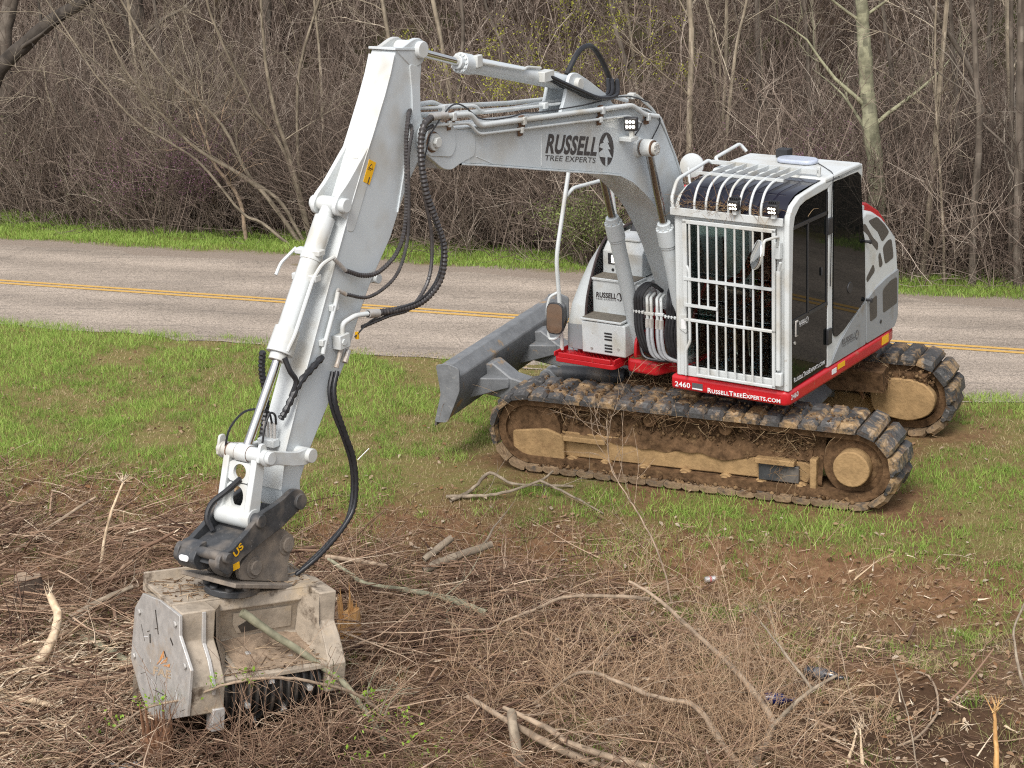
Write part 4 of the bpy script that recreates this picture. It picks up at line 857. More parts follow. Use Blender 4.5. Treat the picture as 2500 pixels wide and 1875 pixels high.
o = SUB('work_light', MB().box(-.025, .03, -.055, .055, -.055, .055), black, boom, .008); o.location = (1.66, .02, 3.33); o.rotation_euler = (0, 0, .25)
o = SUB('reflector', MB().box(.03, .034, -.044, .044, -.044, .044), chrome, boom); o.location = (1.66, .02, 3.33); o.rotation_euler = (0, 0, .25)
for dy in (-.028, 0, .028):
    for dz in (-.02, .02): o = SUB('led', MB().cyl((.034, dy, dz), (.037, dy, dz), .0125, 10), lamp_e, boom); o.location = (1.66, .02, 3.33); o.rotation_euler = (0, 0, .25)
SUB('lamp_bracket', MB().box(1.64, 1.67, -.0, .04, 3.22, 3.28).box(1.60, 1.72, -.066, .05, 3.19, 3.225), paint_w, boom, .005)
SUB('cable', MB().tube(catmull([(1.60, .02, 3.23), (1.5, .0, 3.26), (1.38, -.03, 3.31), (1.2, -.04, 3.33), (1.10, -.04, 3.25), (1.22, -.05, 3.12)], 5), .006, 6), black, boom)

# hoses at the boom foot
fh = TP('foot_hose_clamp', MB().box(.985, 1.015, -.405, -.30, 1.515, 1.545), paint_w, .006)
SUB('hose_clamp', MB().box(.985, 1.015, -.29, -.20, 1.51, 1.54), paint_w, fh, .006); SUB('hose_clamp', MB().box(.985, 1.015, -.185, -.10, 1.515, 1.545), paint_w, fh, .006); SUB('hose_clamp', MB().box(.985, 1.015, -.09, .06, 1.505, 1.535), paint_w, fh, .006)
for i, y in enumerate((-.385, -.355, -.325)): SUB('hose', MB().tube(catmull([(.80, y + .10, 1.72 - .02 * i), (.90, y + .05, 1.76), (.985, y, 1.68), (1.0, y, 1.53), (1.02, y + .02, 1.36), (1.0, y + .07, 1.2), (.92, y + .13, 1.11)], 6), .0165, 8), hose_m, fh)
for i, y in enumerate((-.06, -.03, .0, .035)): SUB('hose', MB().tube(catmull([(.82, y - .05, 1.70), (.91, y - .03, 1.735 - .015 * i), (.985, y, 1.66), (1.0, y, 1.52), (1.02, y - .01, 1.34), (1.0, y + .02, 1.18), (.9, y + .03, 1.10)], 6), .0165, 8), hose_m, fh)
for y, y2 in ((-.265, -.20), (-.225, -.15), (-.165, -.06), (-.125, -.02)):
    SUB('steel_pipe', MB().pipe([(.84, y - .06, 1.66), (.97, y - .02, 1.66), (1.0, y, 1.62), (1.0, y, 1.44)], .014, 8, .04), paint_w, fh); SUB('pipe_nut', MB().cyl((1.0, y, 1.48), (1.005, y, 1.40), .021, 6), bare, fh)
    SUB('sleeved_hose', MB().tube(catmull([(1.0, y, 1.42), (1.03, y + .02, 1.30), (1.02, y + .05, 1.17), (.98, y2 + .05, 1.12), (.9, y2 + .14, 1.11)], 6), .017, 8), hose_l, fh)
SUB('deck_hose', MB().tube(catmull([(.98, -.36, 1.30), (1.02, -.30, 1.14), (1.0, -.15, 1.11), (.95, .02, 1.12)], 6), .015, 8), hose_m, fh)

# lift cylinders
for y in (.035, -.475):
    A, G, Bp = Vector((1.43, y, 3.09)), Vector((1.185, y, 2.36)), Vector((.79, y, 1.12)); d = (Bp - A).normalized()
    lc = TP('lift_cylinder', MB().cyl(G + d * .16, Bp, .066, 24).cyl(G, G + d * .16, .078, 26).cyl(G - d * .05, G, .058, 22).cyl(G + d * .165, G + d * .185, .071, 24), paint, .004)
    SUB('rod', MB().cyl(A, G, .034, 20), chrome_d, lc)
    SUB('rod_eye', MB().cyl((A.x, y - .045, A.z), (A.x, y + .045, A.z), .072, 24), paint_w, lc, .008); SUB('eye_ring', MB().cyl((A.x, y - .054, A.z), (A.x, y + .054, A.z), .066, 24), rust, lc)
    _, a_, b_ = frame_axes(d)
    for q in range(10): SUB('gland_bolt', MB().cyl(G - d * .012 + (a_ * math.cos(q * .628) + b_ * math.sin(q * .628)) * .069, G + d * .004 + (a_ * math.cos(q * .628) + b_ * math.sin(q * .628)) * .069, .008, 6), paint_w, lc)
    SUB('feed_pipe', MB().pipe([G + d * .2 + Vector((-.08, 0, 0)), G + d * .9 + Vector((-.085, 0, 0))], .011, 8), paint_w, lc)

# ---------------------------------------------------------------- stick
YS0, YS1 = -.325, -.115
front = [(4.51, 4.335), (4.535, 4.30), (4.59, 4.18), (4.67, 4.04), (4.81, 3.82), (4.95, 3.61), (5.14, 3.31), (5.40, 2.87), (5.82, 2.14), (5.96, 1.88), (6.04, 1.62)]
rear = [(6.02, 1.48), (5.93, 1.41), (5.85, 1.46), (5.84, 1.62), (5.72, 1.80), (5.50, 2.05), (5.30, 2.28), (5.07, 2.63), (4.94, 2.80), (4.70, 3.05), (4.54, 3.29), (4.44, 3.41), (4.34, 3.51), (4.20, 3.57), (4.15, 3.66), (4.20, 3.77), (4.27, 3.84), (4.27, 3.99), (4.23, 4.18), (4.24, 4.25), (4.34, 4.29)]
stick = TP('stick', MB().prism(front + rear, YS0, YS1), paint, .008)
SUB('cap_plate', MB().beam((4.535, -.22, 4.345), (4.30, -.22, 4.31), .235, .018), paint, stick, .003)
SUB('front_flange', strip([(x, z) for x, z in front[1:]], .010, YS0 - .008, YS1 + .008), paint_w, stick, .003)
ear = roundpoly([(4.52, 4.33), (4.42, 4.35), (4.33, 4.38), (4.25, 4.385), (4.18, 4.34), (4.17, 4.27), (4.22, 4.20), (4.34, 4.18)], .05)
for y0 in (YS1 - .03, YS0 - .005): SUB('cylinder_ear', MB().prism(ear, y0, y0 + .036), paint, stick, .006)
SUB('ear_pin', MB().cyl((4.255, -.36, 4.30), (4.255, -.07, 4.30), .06, 24), paint_w, stick, .006)
panel = roundpoly([(4.53, 4.15), (4.46, 4.19), (4.36, 4.14), (4.35, 3.98), (4.37, 3.86), (4.48, 3.70), (4.60, 3.38), (4.75, 3.12), (4.98, 2.86), (5.08, 2.72), (5.05, 3.28), (4.86, 3.62), (4.70, 3.88)], .03)
SUB('side_plate', MB().prism(roundpoly([(4.38, 4.22), (4.27, 4.18), (4.29, 3.85), (4.20, 3.62), (4.36, 3.53), (4.50, 3.38), (4.56, 3.30), (4.62, 3.20), (4.44, 3.68), (4.38, 3.84), (4.37, 4.02)], .03), YS1, YS1 + .012), paint, stick, .004)
lug = [(4.86, 3.75), (4.97, 3.66), (5.13, 3.525), (5.24, 3.455), (5.29, 3.39), (5.27, 3.33), (5.20, 3.315), (5.16, 3.28), (5.17, 3.2), (5.10, 3.18), (4.9, 3.5)]
for y0 in (YS1 - .028, YS0 - .004): SUB('cylinder_lug', MB().prism(roundpoly(lug, .04), y0, y0 + .032), paint_w, stick, .006)
SUB('lug_pin', MB().cyl((5.205, -.365, 3.39), (5.205, -.065, 3.39), .05, 22), paint_w, stick, .006)
SUB('weld_bead', MB().tube([(4.93, YS0 + .01, 3.655), (4.93, YS1 - .03, 3.655)], .005, 5), paint_w, stick)
SUB('tool_boss', MB().cyl((4.88, YS1 - .05, 2.80), (4.88, YS1 + .02, 2.80), .035, 16).box(4.86, 4.98, YS1 - .06, YS1 - .01, 2.78, 2.85), paint_w, stick, .004)
wsq = [(4.885, 3.645), (4.815, 3.607), (4.90, 3.47), (4.965, 3.505)]
SUB('warning_sticker', MB().prism(wsq, YS1 + .0005, YS1 + .0065), yellow, stick)
SUB('sticker_mark', MB().prism([(4.862, 3.61), (4.858, 3.565), (4.905, 3.588)], YS1 + .0065, YS1 + .0080).prism([(4.900, 3.525), (4.925, 3.485), (4.918, 3.48), (4.893, 3.52)], YS1 + .0065, YS1 + .0080).prism([(4.878, 3.567), (4.912, 3.585), (4.9135, 3.5825), (4.8795, 3.5645)], YS1 + .0065, YS1 + .0080), black, stick)
SUB('sticker_inner', MB().prism([(4.866, 3.600), (4.863, 3.574), (4.891, 3.588)], YS1 + .0080, YS1 + .0095), yellow, stick)
# arm cylinder
A, G, Bp = Vector((4.255, -.22, 4.30)), Vector((3.62, -.22, 4.105)), Vector((2.24, -.22, 3.74)); d = (Bp - G).normalized()
ac = TP('arm_cylinder', MB().cyl(G + d * .1, Bp, .062, 26).cyl(G - d * .02, G + d * .10, .077, 28).cyl(G - d * .06, G - d * .02, .052, 22).cyl(G + d * .10, G + d * .16, .069, 26), paint, .004)
SUB('rod', MB().cyl(A, G, .03, 22), chrome, ac); SUB('rod_eye', MB().cyl((A.x, -.29, A.z), (A.x, -.15, A.z), .062, 24), paint_w, ac, .006)
_, a_, b_ = frame_axes(d)
for q in range(12): SUB('gland_bolt', MB().cyl(G - d * .03 + (a_ * math.cos(q * .5236) + b_ * math.sin(q * .5236)) * .064, G - d * .01 + (a_ * math.cos(q * .5236) + b_ * math.sin(q * .5236)) * .064, .009, 6), paint_w, ac)
SUB('feed_pipe', MB().pipe([G + d * .10 + Vector((0, .075, .02)), G + d * .72 + Vector((0, .075, .03)), G + d * .80 + Vector((0, .05, .06)), G + d * 1.02 + Vector((0, .03, .075))], .011, 8, .04), paint_w, ac)
SUB('port_block', MB().box(3.47, 3.54, -.17, -.13, 4.06, 4.15), paint_w, ac, .006); SUB('port_block', MB().box(2.56, 2.70, -.20, -.11, 3.82, 3.90), paint_w, ac, .006)
# bucket cylinder
A, G, Bp = Vector((5.205, -.22, 3.39)), Vector((5.83, -.22, 2.50)), Vector((6.245, -.22, 1.93)); d = (G - A).normalized(); d2 = (Bp - G).normalized()
kc = TP('bucket_cylinder', MB().cyl(A + d * .1, G - d * .02, .072, 26).cyl(G - d * .18, G, .088, 26, .092).cyl(G, G + d * .05, .062, 22).cyl(A, A + d * .11, .045, 18, .055).cyl(A + d * .38, A + d * .42, .078, 26), paint_w, .004)
SUB('rod', MB().cyl(G + d * .04, Bp, .031, 22), chrome, kc); SUB('rod_eye', MB().cyl((6.245, -.27, 1.93), (6.245, -.17, 1.93), .062, 22), paint_w, kc, .006); SUB('barrel_eye', MB().cyl((5.205, -.29, 3.39), (5.205, -.15, 3.39), .055, 22), paint_w, kc, .006)
SUB('feed_pipe', MB().pipe([(5.36, -.085, 3.07), (5.47, -.10, 3.045), (5.545, -.12, 2.96), (5.78, -.12, 2.62), (5.84, -.14, 2.53)], .014, 8, .04).pipe([(5.42, -.36, 3.12), (5.52, -.42, 3.03), (5.58, -.42, 2.96)], .012, 8), paint_w, kc)
SUB('clamp', MB().box(5.48, 5.55, -.31, -.10, 2.93, 2.98), paint_w, kc, .008); SUB('clamp', MB().box(5.40, 5.47, -.34, -.12, 3.09, 3.13), paint_w, kc, .008)
# pipes and valve block on the stick
pipe(stick, [(5.34, 2.83), (5.37, 2.76), (5.52, 2.50), (5.545, 2.44)], .016, YS1 + .03); SUB('clamp_plate', MB().box(5.35, 5.42, YS1, YS1 + .04, 2.70, 2.745), paint_w, stick, .005); SUB('clamp_plate', MB().box(5.48, 5.55, YS1, YS1 + .04, 2.49, 2.535), paint_w, stick, .005)
SUB('valve_block', MB().box(5.30, 5.41, YS1 + .004, YS1 + .075, 2.43, 2.53), paint_w, stick, .006); SUB('valve_plug', MB().cyl((5.37, YS1 + .07, 2.48), (5.37, YS1 + .085, 2.48), .022, 8), paint_w, stick)
SUB('steel_pipe', MB().pipe([(5.34, YS1 + .04, 2.53), (5.335, YS1 + .045, 2.60), (5.24, YS1 + .08, 2.635), (5.12, YS1 + .10, 2.62)], .018, 10, .03), paint_w, stick); SUB('fitting', MB().tube([(5.36, YS1 + .04, 2.43), (5.40, YS1 + .04, 2.36), (5.43, YS1 + .04, 2.31)], [.02, .014, .018], 8).tube([(5.30, YS1 + .05, 2.40), (5.36, YS1 + .06, 2.33)], .02, 8), bare, stick)
# hoses between boom and stick
hs_ = TP('boom_hose', MB().ribbed([(4.27, -.02, 3.835), (4.40, .0, 3.79), (4.46, .01, 3.62), (4.44, .02, 3.35), (4.35, .03, 3.10), (4.29, .04, 2.88), (4.36, .04, 2.68), (4.56, .03, 2.575), (4.82, .01, 2.575), (5.13, -.02, 2.62)], .027, .020, 10), hose_g)
SUB('hose', MB().ribbed([(4.25, -.03, 3.77), (4.37, -.02, 3.74), (4.44, -.01, 3.58), (4.43, .0, 3.3), (4.39, .01, 3.0), (4.46, .02, 2.72), (4.68, .02, 2.56), (4.92, .0, 2.555), (5.16, -.05, 2.53)], .016, .015), hose_g, hs_)
SUB('hose', MB().ribbed([(4.36, -.14, 3.90), (4.46, -.08, 3.87), (4.53, -.06, 3.70), (4.57, -.05, 3.35), (4.62, -.05, 3.1), (4.73, -.05, 2.95), (4.92, -.06, 2.865), (5.08, -.07, 2.875), (5.25, -.085, 2.95)], .018, .015), hose_g, hs_)
SUB('hose', MB().ribbed([(4.38, -.13, 3.80), (4.47, -.05, 3.76), (4.54, -.04, 3.6), (4.58, -.03, 3.25), (4.63, -.03, 3.0), (4.78, -.03, 2.80), (5.05, -.05, 2.72), (5.28, -.07, 2.79)], .014, .014), hose_g, hs_)
for q0, q1, qr in (((5.25, -.085, 2.95), (5.36, -.085, 3.06), .016), ((5.28, -.07, 2.79), (5.35, -.08, 2.84), .014), ((5.12, -.02, 2.62), (5.02, -.01, 2.60), .031), ((4.10, -.025, 3.82), (4.28, -.02, 3.835), .029)): SUB('fitting', MB().tube([q0, q1], qr, 10), bare, hs_)
SUB('cable', MB().tube(catmull([(4.33, .0, 3.72), (4.42, .0, 3.5), (4.40, .03, 3.2), (4.33, .05, 2.95), (4.40, .05, 2.72), (4.6, .04, 2.60), (4.9, .02, 2.59), (5.1, -.02, 2.56), (5.24, -.05, 2.48)], 6), .006, 6), black, hs_)
SUB('cable_tag', MB().box(5.205, 5.225, -.06, -.04, 2.46, 2.51), yellow, hs_)
dh = TP('mulcher_hose', MB().ribbed([(5.44, -.06, 2.29), (5.50, -.05, 2.18), (5.51, -.03, 2.05), (5.47, 0, 1.85), (5.43, .02, 1.68), (5.43, .03, 1.50), (5.47, .03, 1.33), (5.56, .02, 1.23), (5.70, .0, 1.14), (5.85, -.03, 1.06), (5.98, -.1, .98)], .020, .026, 10), hose_m)
SUB('hose', MB().tube(catmull([(5.44, -.1, 2.28), (5.50, -.09, 2.16), (5.50, -.07, 2.02), (5.46, -.03, 1.82), (5.42, -.01, 1.62), (5.44, .0, 1.42), (5.52, .0, 1.24), (5.68, -.04, 1.12), (5.9, -.12, .98)], 6), .016, 8), hose_m, dh)
SUB('cable_tie', MB().tube([(5.42, .05, 1.66), (5.35, .10, 1.73)], .003, 4), decal_w, dh)
yh = TP('stick_hose', MB().tube(catmull([(5.55, YS1 + .03, 2.42), (5.66, YS1 + .025, 2.37), (5.78, YS1 + .02, 2.31), (5.86, YS1 + .005, 2.22), (5.93, YS1 - .01, 2.13), (5.955, YS1 - .03, 2.09)], 6), [.018 + .004 * (k % 3) for k in range(31)], 8), hose_m)
SUB('hose', MB().tube(catmull([(5.86, -.15, 2.49), (5.85, -.12, 2.40), (5.82, -.10, 2.32), (5.86, -.12, 2.22)], 6), .019, 8), hose_m, yh)
SUB('hose', MB().ribbed([(5.84, -.36, 2.50), (5.83, -.39, 2.35), (5.80, -.40, 2.15), (5.85, -.40, 1.95), (5.95, -.39, 1.78)], .026, .02), hose_m, yh)
SUB('hose', MB().tube(catmull([(5.985, -.16, 2.06), (6.0, -.15, 2.13), (6.06, -.14, 2.16), (6.12, -.14, 2.08), (6.16, -.14, 1.97)], 6), .008, 6).tube(catmull([(5.98, -.2, 2.06), (6.02, -.2, 2.16), (6.12, -.3, 2.17), (6.24, -.34, 2.08), (6.28, -.36, 1.95)], 6), .008, 6), hose_m, yh)
SUB('manifold', MB().box(5.965, 6.03, -.30, -.16, 1.90, 1.955), paint_w, yh, .006)
for k in range(4): SUB('fitting', MB().cyl((5.985, -.185 - .03 * k, 1.955), (5.97, -.185 - .03 * k, 2.06), .010, 8), bare, yh)

# ---------------------------------------------------------------- linkage
m = MB().cyl((6.245, -.395, 1.93), (6.245, -.045, 1.93), .052, 24).cyl((6.37, -.37, 1.53), (6.37, -.07, 1.53), .07, 26)
for y0, y1 in ((-.365, -.315), (-.125, -.075)): m.add([(6.20, y0, 1.93), (6.29, y0, 1.93), (6.43, y0, 1.53), (6.31, y0, 1.53), (6.20, y1, 1.93), (6.29, y1, 1.93), (6.43, y1, 1.53), (6.31, y1, 1.53)], [(0, 1, 2, 3), (4, 5, 6, 7), (0, 1, 5, 4), (1, 2, 6, 5), (2, 3, 7, 6), (3, 0, 4, 7)])
hl = TP('bucket_link', m, paint_w, .006)
def webplate(u0, u1):
    P0, P1 = Vector((6.265, 0, 1.93)), Vector((6.385, 0, 1.53)); a = P0.lerp(P1, u0); b = P0.lerp(P1, u1); return MB().beam((a.x, -.22, a.z), (b.x, -.22, b.z), .25, .03, (1, 0, 0))
web = MB()
P0, P1 = Vector((6.265, 0, 1.93)), Vector((6.385, 0, 1.53)); ax_ = (P1 - P0)
def ovalplate(u0, u1, cy=-.22, w=.10, ow=.055):
    n = 20; L_ = u1 - u0; ringO, ringI = [], []
    for k in range(n):
        a = 2 * math.pi * k / n; ca, sa = math.cos(a), math.sin(a); q = max(abs(ca), abs(sa))
        ringO.append((cy + ca / q * w, (u0 + u1) / 2 + sa / q * L_ / 2)); ringI.append((cy + ca * ow, (u0 + u1) / 2 + sa * L_ * .40))
    for dx in (-.012, .012):
        vo = [tuple(P0 + ax_ * u + Vector((dx, y, 0))) for y, u in ringO] + [tuple(P0 + ax_ * u + Vector((dx, y, 0))) for y, u in ringI]
        web.add(vo, [(k, (k + 1) % n, n + (k + 1) % n, n + k) for k in range(n)])
    vi = [tuple(P0 + ax_ * u + Vector((dx, y, 0))) for dx in (-.012, .012) for y, u in ringI]
    web.add(vi, [(k, (k + 1) % n, n + (k + 1) % n, n + k) for k in range(n)])
ovalplate(.12, .44); ovalplate(.46, .90); SUB('link_web', web, paint_w, hl)
for y in (-.028, -.412): SUB('side_link', MB().prism(roundpoly([(6.31, 1.95), (6.26, 1.99), (6.18, 1.955), (5.95, 1.875), (5.86, 1.88), (5.79, 1.83), (5.80, 1.77), (5.88, 1.76), (6.0, 1.79), (6.18, 1.86), (6.28, 1.87)], .04), y - .017, y + .017), paint_w, hl, .006)
SUB('link_pin', MB().cyl((5.845, -.445, 1.82), (5.845, .02, 1.82), .05, 22).cyl((6.245, -.44, 1.93), (6.245, .018, 1.93), .045, 22), paint_w, hl, .005)
SUB('pin_rust', MB().cyl((6.245, -.275, 1.93), (6.245, -.268, 1.93), .056, 24).cyl((6.245, -.175, 1.93), (6.245, -.168, 1.93), .056, 24).cyl((6.245, -.352, 1.93), (6.245, -.345, 1.93), .056, 24), rust, hl)
SUB('end_stop', MB().prism(roundpoly([(6.20, 1.90), (6.22, 2.03), (6.27, 2.03), (6.31, 1.90)], .02), -.425, -.405).prism(roundpoly([(6.20, 1.90), (6.22, 2.02), (6.27, 2.02), (6.31, 1.90)], .02), -.075, -.05), paint_w, hl, .004)
# quick coupler
cp = [(5.90, 1.55), (5.93, 1.60), (6.02, 1.635), (6.13, 1.60), (6.24, 1.585), (6.35, 1.575), (6.50, 1.495), (6.66, 1.43), (6.77, 1.43), (6.80, 1.35), (6.72, 1.27), (6.61, 1.30), (6.57, 1.335), (6.38, 1.37), (6.16, 1.41), (6.01, 1.46), (5.91, 1.49)]
co = TP('quick_coupler', MB().prism(roundpoly(cp, .03), -.06, -.02).prism(roundpoly(cp, .03), -.42, -.38), steel_k, .006)
SUB('coupler_body', MB().prism([(6.40, 1.45), (6.66, 1.40), (6.74, 1.33), (6.62, 1.31), (6.30, 1.38), (6.05, 1.46), (6.1, 1.5)], -.38, -.06), steel_k, co, .01)
SUB('front_hook', MB().prism(roundpoly([(6.64, 1.45), (6.72, 1.45), (6.80, 1.36), (6.76, 1.28), (6.66, 1.25), (6.62, 1.3), (6.7, 1.34)], .03), -.40, -.24), steel_k, co, .01); SUB('front_hook', MB().prism(roundpoly([(6.62, 1.42), (6.70, 1.43), (6.77, 1.36), (6.73, 1.28), (6.66, 1.22), (6.60, 1.28), (6.66, 1.33)], .03), -.14, -.06), steel_k, co, .01)
SUB('coupler_pin', MB().cyl((5.97, -.44, 1.53), (5.97, .0, 1.53), .055, 20).cyl((6.37, -.44, 1.53), (6.37, .0, 1.53), .045, 20).cyl((6.72, -.43, 1.40), (6.72, .015, 1.40), .036, 18), steel_k, co, .004)
SUB('hook_mark', MB().box(6.60, 6.66, -.06, -.018, 1.285, 1.33), yellow, co); SUB('name_plate', MB().prism(rrect(-.36, -.28, 1.345, 1.385, .018), 6.79, 6.80, 'x'), decal_w, co)
text('S', (6.63, -.017, 1.365), (6.545, -.017, 1.41), (6.655, -.017, 1.41), yellow, co, 'emblem')
SUB('hose', MB().tube(catmull([(6.33, -.2, 1.78), (6.38, -.28, 1.70), (6.45, -.36, 1.62), (6.50, -.37, 1.53), (6.50, -.33, 1.45)], 6), .02, 8), hose_m, co); SUB('grime', roughen(MB().box(6.1, 6.4, -.36, -.08, 1.44, 1.52), .02, 9, 4), black, co)
# ================================================================= MULCHER HEAD (local x along the drum, y to the back, z up)
mh = tag(empty('mulcher_head'), 'dusty steel forestry mulcher head hanging from the excavator stick in the brush', 'mulcher')
mA, mN, mZ = Vector((.860, .496, -.122)), Vector((.5, -.866, 0)), Vector((.106, .061, .993))
mm = Matrix.Identity(4)
for i in range(3): mm[i][0] = mA[i]; mm[i][1] = -mN[i]; mm[i][2] = mZ[i]
mm.translation = Vector((-3.927, -5.185, 1.03)); mh.matrix_world = mm
def MP(name, mb, mat, bevel=0, **k): return mb.build(name, mat, mh, bevel=bevel, **k)
def nz(pts): return [(-n, z) for n, z in pts]
plate = [(-.36, -.07), (-.05, -.01), (.29, .005), (.30, -.13), (.50, -.29), (.46, -.62), (.15, -.77), (-.16, -.89), (-.37, -.79), (-.56, -.61), (-.50, -.22)]
ep = MP('end_plate', MB().prism(nz(plate), -.475, -.452, 'x'), bare, .004)
for n, z in ((-.40, -.215), (.24, -.07), (-.48, -.56), (.42, -.29)): SUB('bolt', MB().cyl((-.476, -n, z), (-.490, -n, z), .022, 6), bare, ep, .003)
for pts in ([(-.08, -.475), (.04, -.325), (.045, -.375)], [(-.02, -.445), (.11, -.345), (.10, -.385)], [(.02, -.44), (.16, -.375), (.145, -.405)]): SUB('logo_ray', MB().prism(nz(pts), -.4775, -.4755, 'x'), pm('decal_scraped_orange', (.55, .24, .07), .6, var=.5, scale=60, dirt=((.42, .38, .33), .44, 40, .05)), ep)
text('FAE', (-.477, .138, -.56), (-.477, -.17, -.475), (-.477, .13, -.50), pm('decal_worn_orange', (.42, .32, .22), .6, var=.4, scale=60), ep)
for k, (n0, z0, n1, z1) in enumerate(((-.12, -.10, -.06, -.25), (.05, -.33, .09, -.36), (-.2, -.3, -.19, -.36), (.15, -.2, .2, -.23), (-.1, -.66, .12, -.62))):
    SUB('scuff', MB().beam((-.4765, -n0, z0), (-.4765, -n1, z1), .001, .016 if k < 4 else .006, (0, 0, 1)), drum_m, ep)
cheek = [(-.34, -.06), (-.05, .0), (.27, .01), (.26, -.2), (.36, -.29), (.46, -.43), (.45, -.63), (.2, -.72), (-.16, -.86), (-.36, -.77), (-.54, -.6), (-.48, -.22)]
MP('cheek_housing', MB().prism(nz(cheek), -.452, -.215, 'x'), mulch_m, .01)
MP('cheek_rib', MB().prism(nz([(.28, .0), (.29, -.21), (.38, -.29), (.48, -.44), (.47, -.5), (.36, -.32), (.25, -.2), (.24, .0)]), -.31, -.285, 'x'), bare, .003)
hood = [(-.36, -.04), (.10, .0), (.125, -.07), (.10, -.10), (.065, -.305), (.15, -.355), (.43, -.425), (.43, -.458), (.2, -.42), (-.1, -.34), (-.4, -.35), (-.5, -.5), (-.52, -.25)]
hd = MP('hood', MB().prism(nz(hood), -.215, .53, 'x'), mulch_m, .006)
SUB('side_wing', MB().loft([[(-.215, -.27, .004), (-.215, -.285, -.20), (-.215, -.37, -.30), (-.215, -.435, -.42)], [(-.115, -.104, -.03), (-.10, -.09, -.18), (-.09, -.07, -.30), (-.09, -.16, -.352)]]), mulch_m, hd)
SUB('side_wing', MB().loft([[(.53, -.25, .004), (.53, -.265, -.20), (.53, -.35, -.30), (.53, -.42, -.42)], [(.45, -.104, -.03), (.45, -.09, -.18), (.45, -.07, -.30), (.45, -.16, -.352)]]), mulch_m, hd)
SUB('hood_panel', MB().add([(x, -n - .006, z) for x, n, z in ((-.02, .10, -.11), (.40, .10, -.11), (.41, .075, -.265), (.02, .075, -.265), (-.02, .088, -.19))], [(0, 1, 2, 3, 4)]), mulch_m, hd)
SUB('scuff', MB().add([(x, -n - .009, z) for x, n, z in ((.02, .085, -.21), (.09, .094, -.17), (.16, .09, -.19), (.24, .078, -.25), (.05, .077, -.262))], [(0, 1, 2, 3, 4)]), drum_m, hd)
SUB('packed_dirt', roughen(MB().loft([[(x, -.07, -.30 + .012 * math.sin(9 * x)), (x, -.16, -.338 + .008 * math.sin(17 * x)), (x, -.30, -.378), (x, -.40, -.412)] for x in [-.09 + .056 * k for k in range(11)]]), .012, 11, 3), pm('shelf_dirt', (.26, .19, .13), .95, var=.35, scale=14, dirt=((.10, .065, .042), .42, 6, .08), bump=.8), hd, smooth=70)
MP('cheek_housing', MB().prism(nz([(a - .02, b) for a, b in cheek]), .53, .66, 'x'), mulch_m, .01)
MP('top_deck', MB().box(-.46, .60, -.10, .36, -.02, .012), mulch_m, .006); MP('rear_lip', MB().prism(nz([(-.34, -.06), (-.37, .07), (-.39, .07), (-.40, -.06)]), -.46, .3, 'x'), mulch_m, .004)
m = MB()
for k in range(60): pass
drum = MP('drum', MB().cyl((-.21, -.16, -.60), (.53, -.16, -.60), .20, 30), drum_m)
for k in range(13):
    x = -.19 + .056 * k; SUB('drum_ring', MB().cyl((x, -.16, -.60), (x + .018, -.16, -.60), .245, 30), drum_m, drum, .003)
for k in range(20):
    a = k * 2.4; x = -.165 + .034 * k; SUB('tooth', MB().beam((x, -.16 + .19 * math.cos(a), -.60 + .19 * math.sin(a)), (x, -.16 + .262 * math.cos(a), -.60 + .262 * math.sin(a)), .03, .035, (1, 0, 0)), bare, drum, .003)
MP('skid', MB().loft([[(-.46, .54, -.72), (-.46, .56, -.90), (-.46, .46, -1.02), (-.46, .2, -1.03)], [(-.24, .54, -.72), (-.24, .56, -.90), (-.24, .46, -1.02), (-.24, .2, -1.03)]]), mulch_m)
MP('front_foot', MB().prism(nz([(.36, -.60), (.47, -.60), (.46, -.76), (.36, -.78)]), -.30, -.215, 'x'), bare, .006)
MP('turntable', MB().cyl((.02, .02, .01), (.02, .02, .06), .19, 36), steel_k, .008)
for k in range(9): MP('turntable_bolt', MB().cyl((.02 + .165 * math.cos(k * .7), .02 + .165 * math.sin(k * .7), .055), (.02 + .165 * math.cos(k * .7), .02 + .165 * math.sin(k * .7), .08), .028, 12), steel_k, .006)
# bracket that the coupler grips (in the plane of the stick)
br_ = [(6.52, 1.28), (6.38, 1.34), (6.16, 1.385), (6.06, 1.35), (6.02, 1.26), (6.05, 1.16), (6.09, 1.08), (6.08, .97), (6.56, 1.17), (6.56, 1.24)]
mi = mh.matrix_world.inverted(); rt = Matrix.Rotation(PTA, 4, 'Z')
def MT(name, mb, mat, bevel=0):
    mb.v = [tuple(mi @ (rt @ Vector(p))) for p in mb.v]; return MP(name, mb, mat, bevel)
for y in (-.105, -.365): MT('mount_bracket', MB().prism(roundpoly(br_, .04), y, y + .035), bracket_m, .006)
MT('mount_plate', MB().prism([(5.95, .885), (6.70, 1.185), (6.69, 1.215), (5.94, .915)], -.46, .02), bracket_m, .006)
for x, z in ((6.41, 1.205), (6.08, 1.25)): MT('mount_pin', MB().cyl((x, -.40, z), (x, -.045, z), .052, 20).cyl((x, -.075, z), (x, -.062, z), .075, 20), bracket_m, .005)

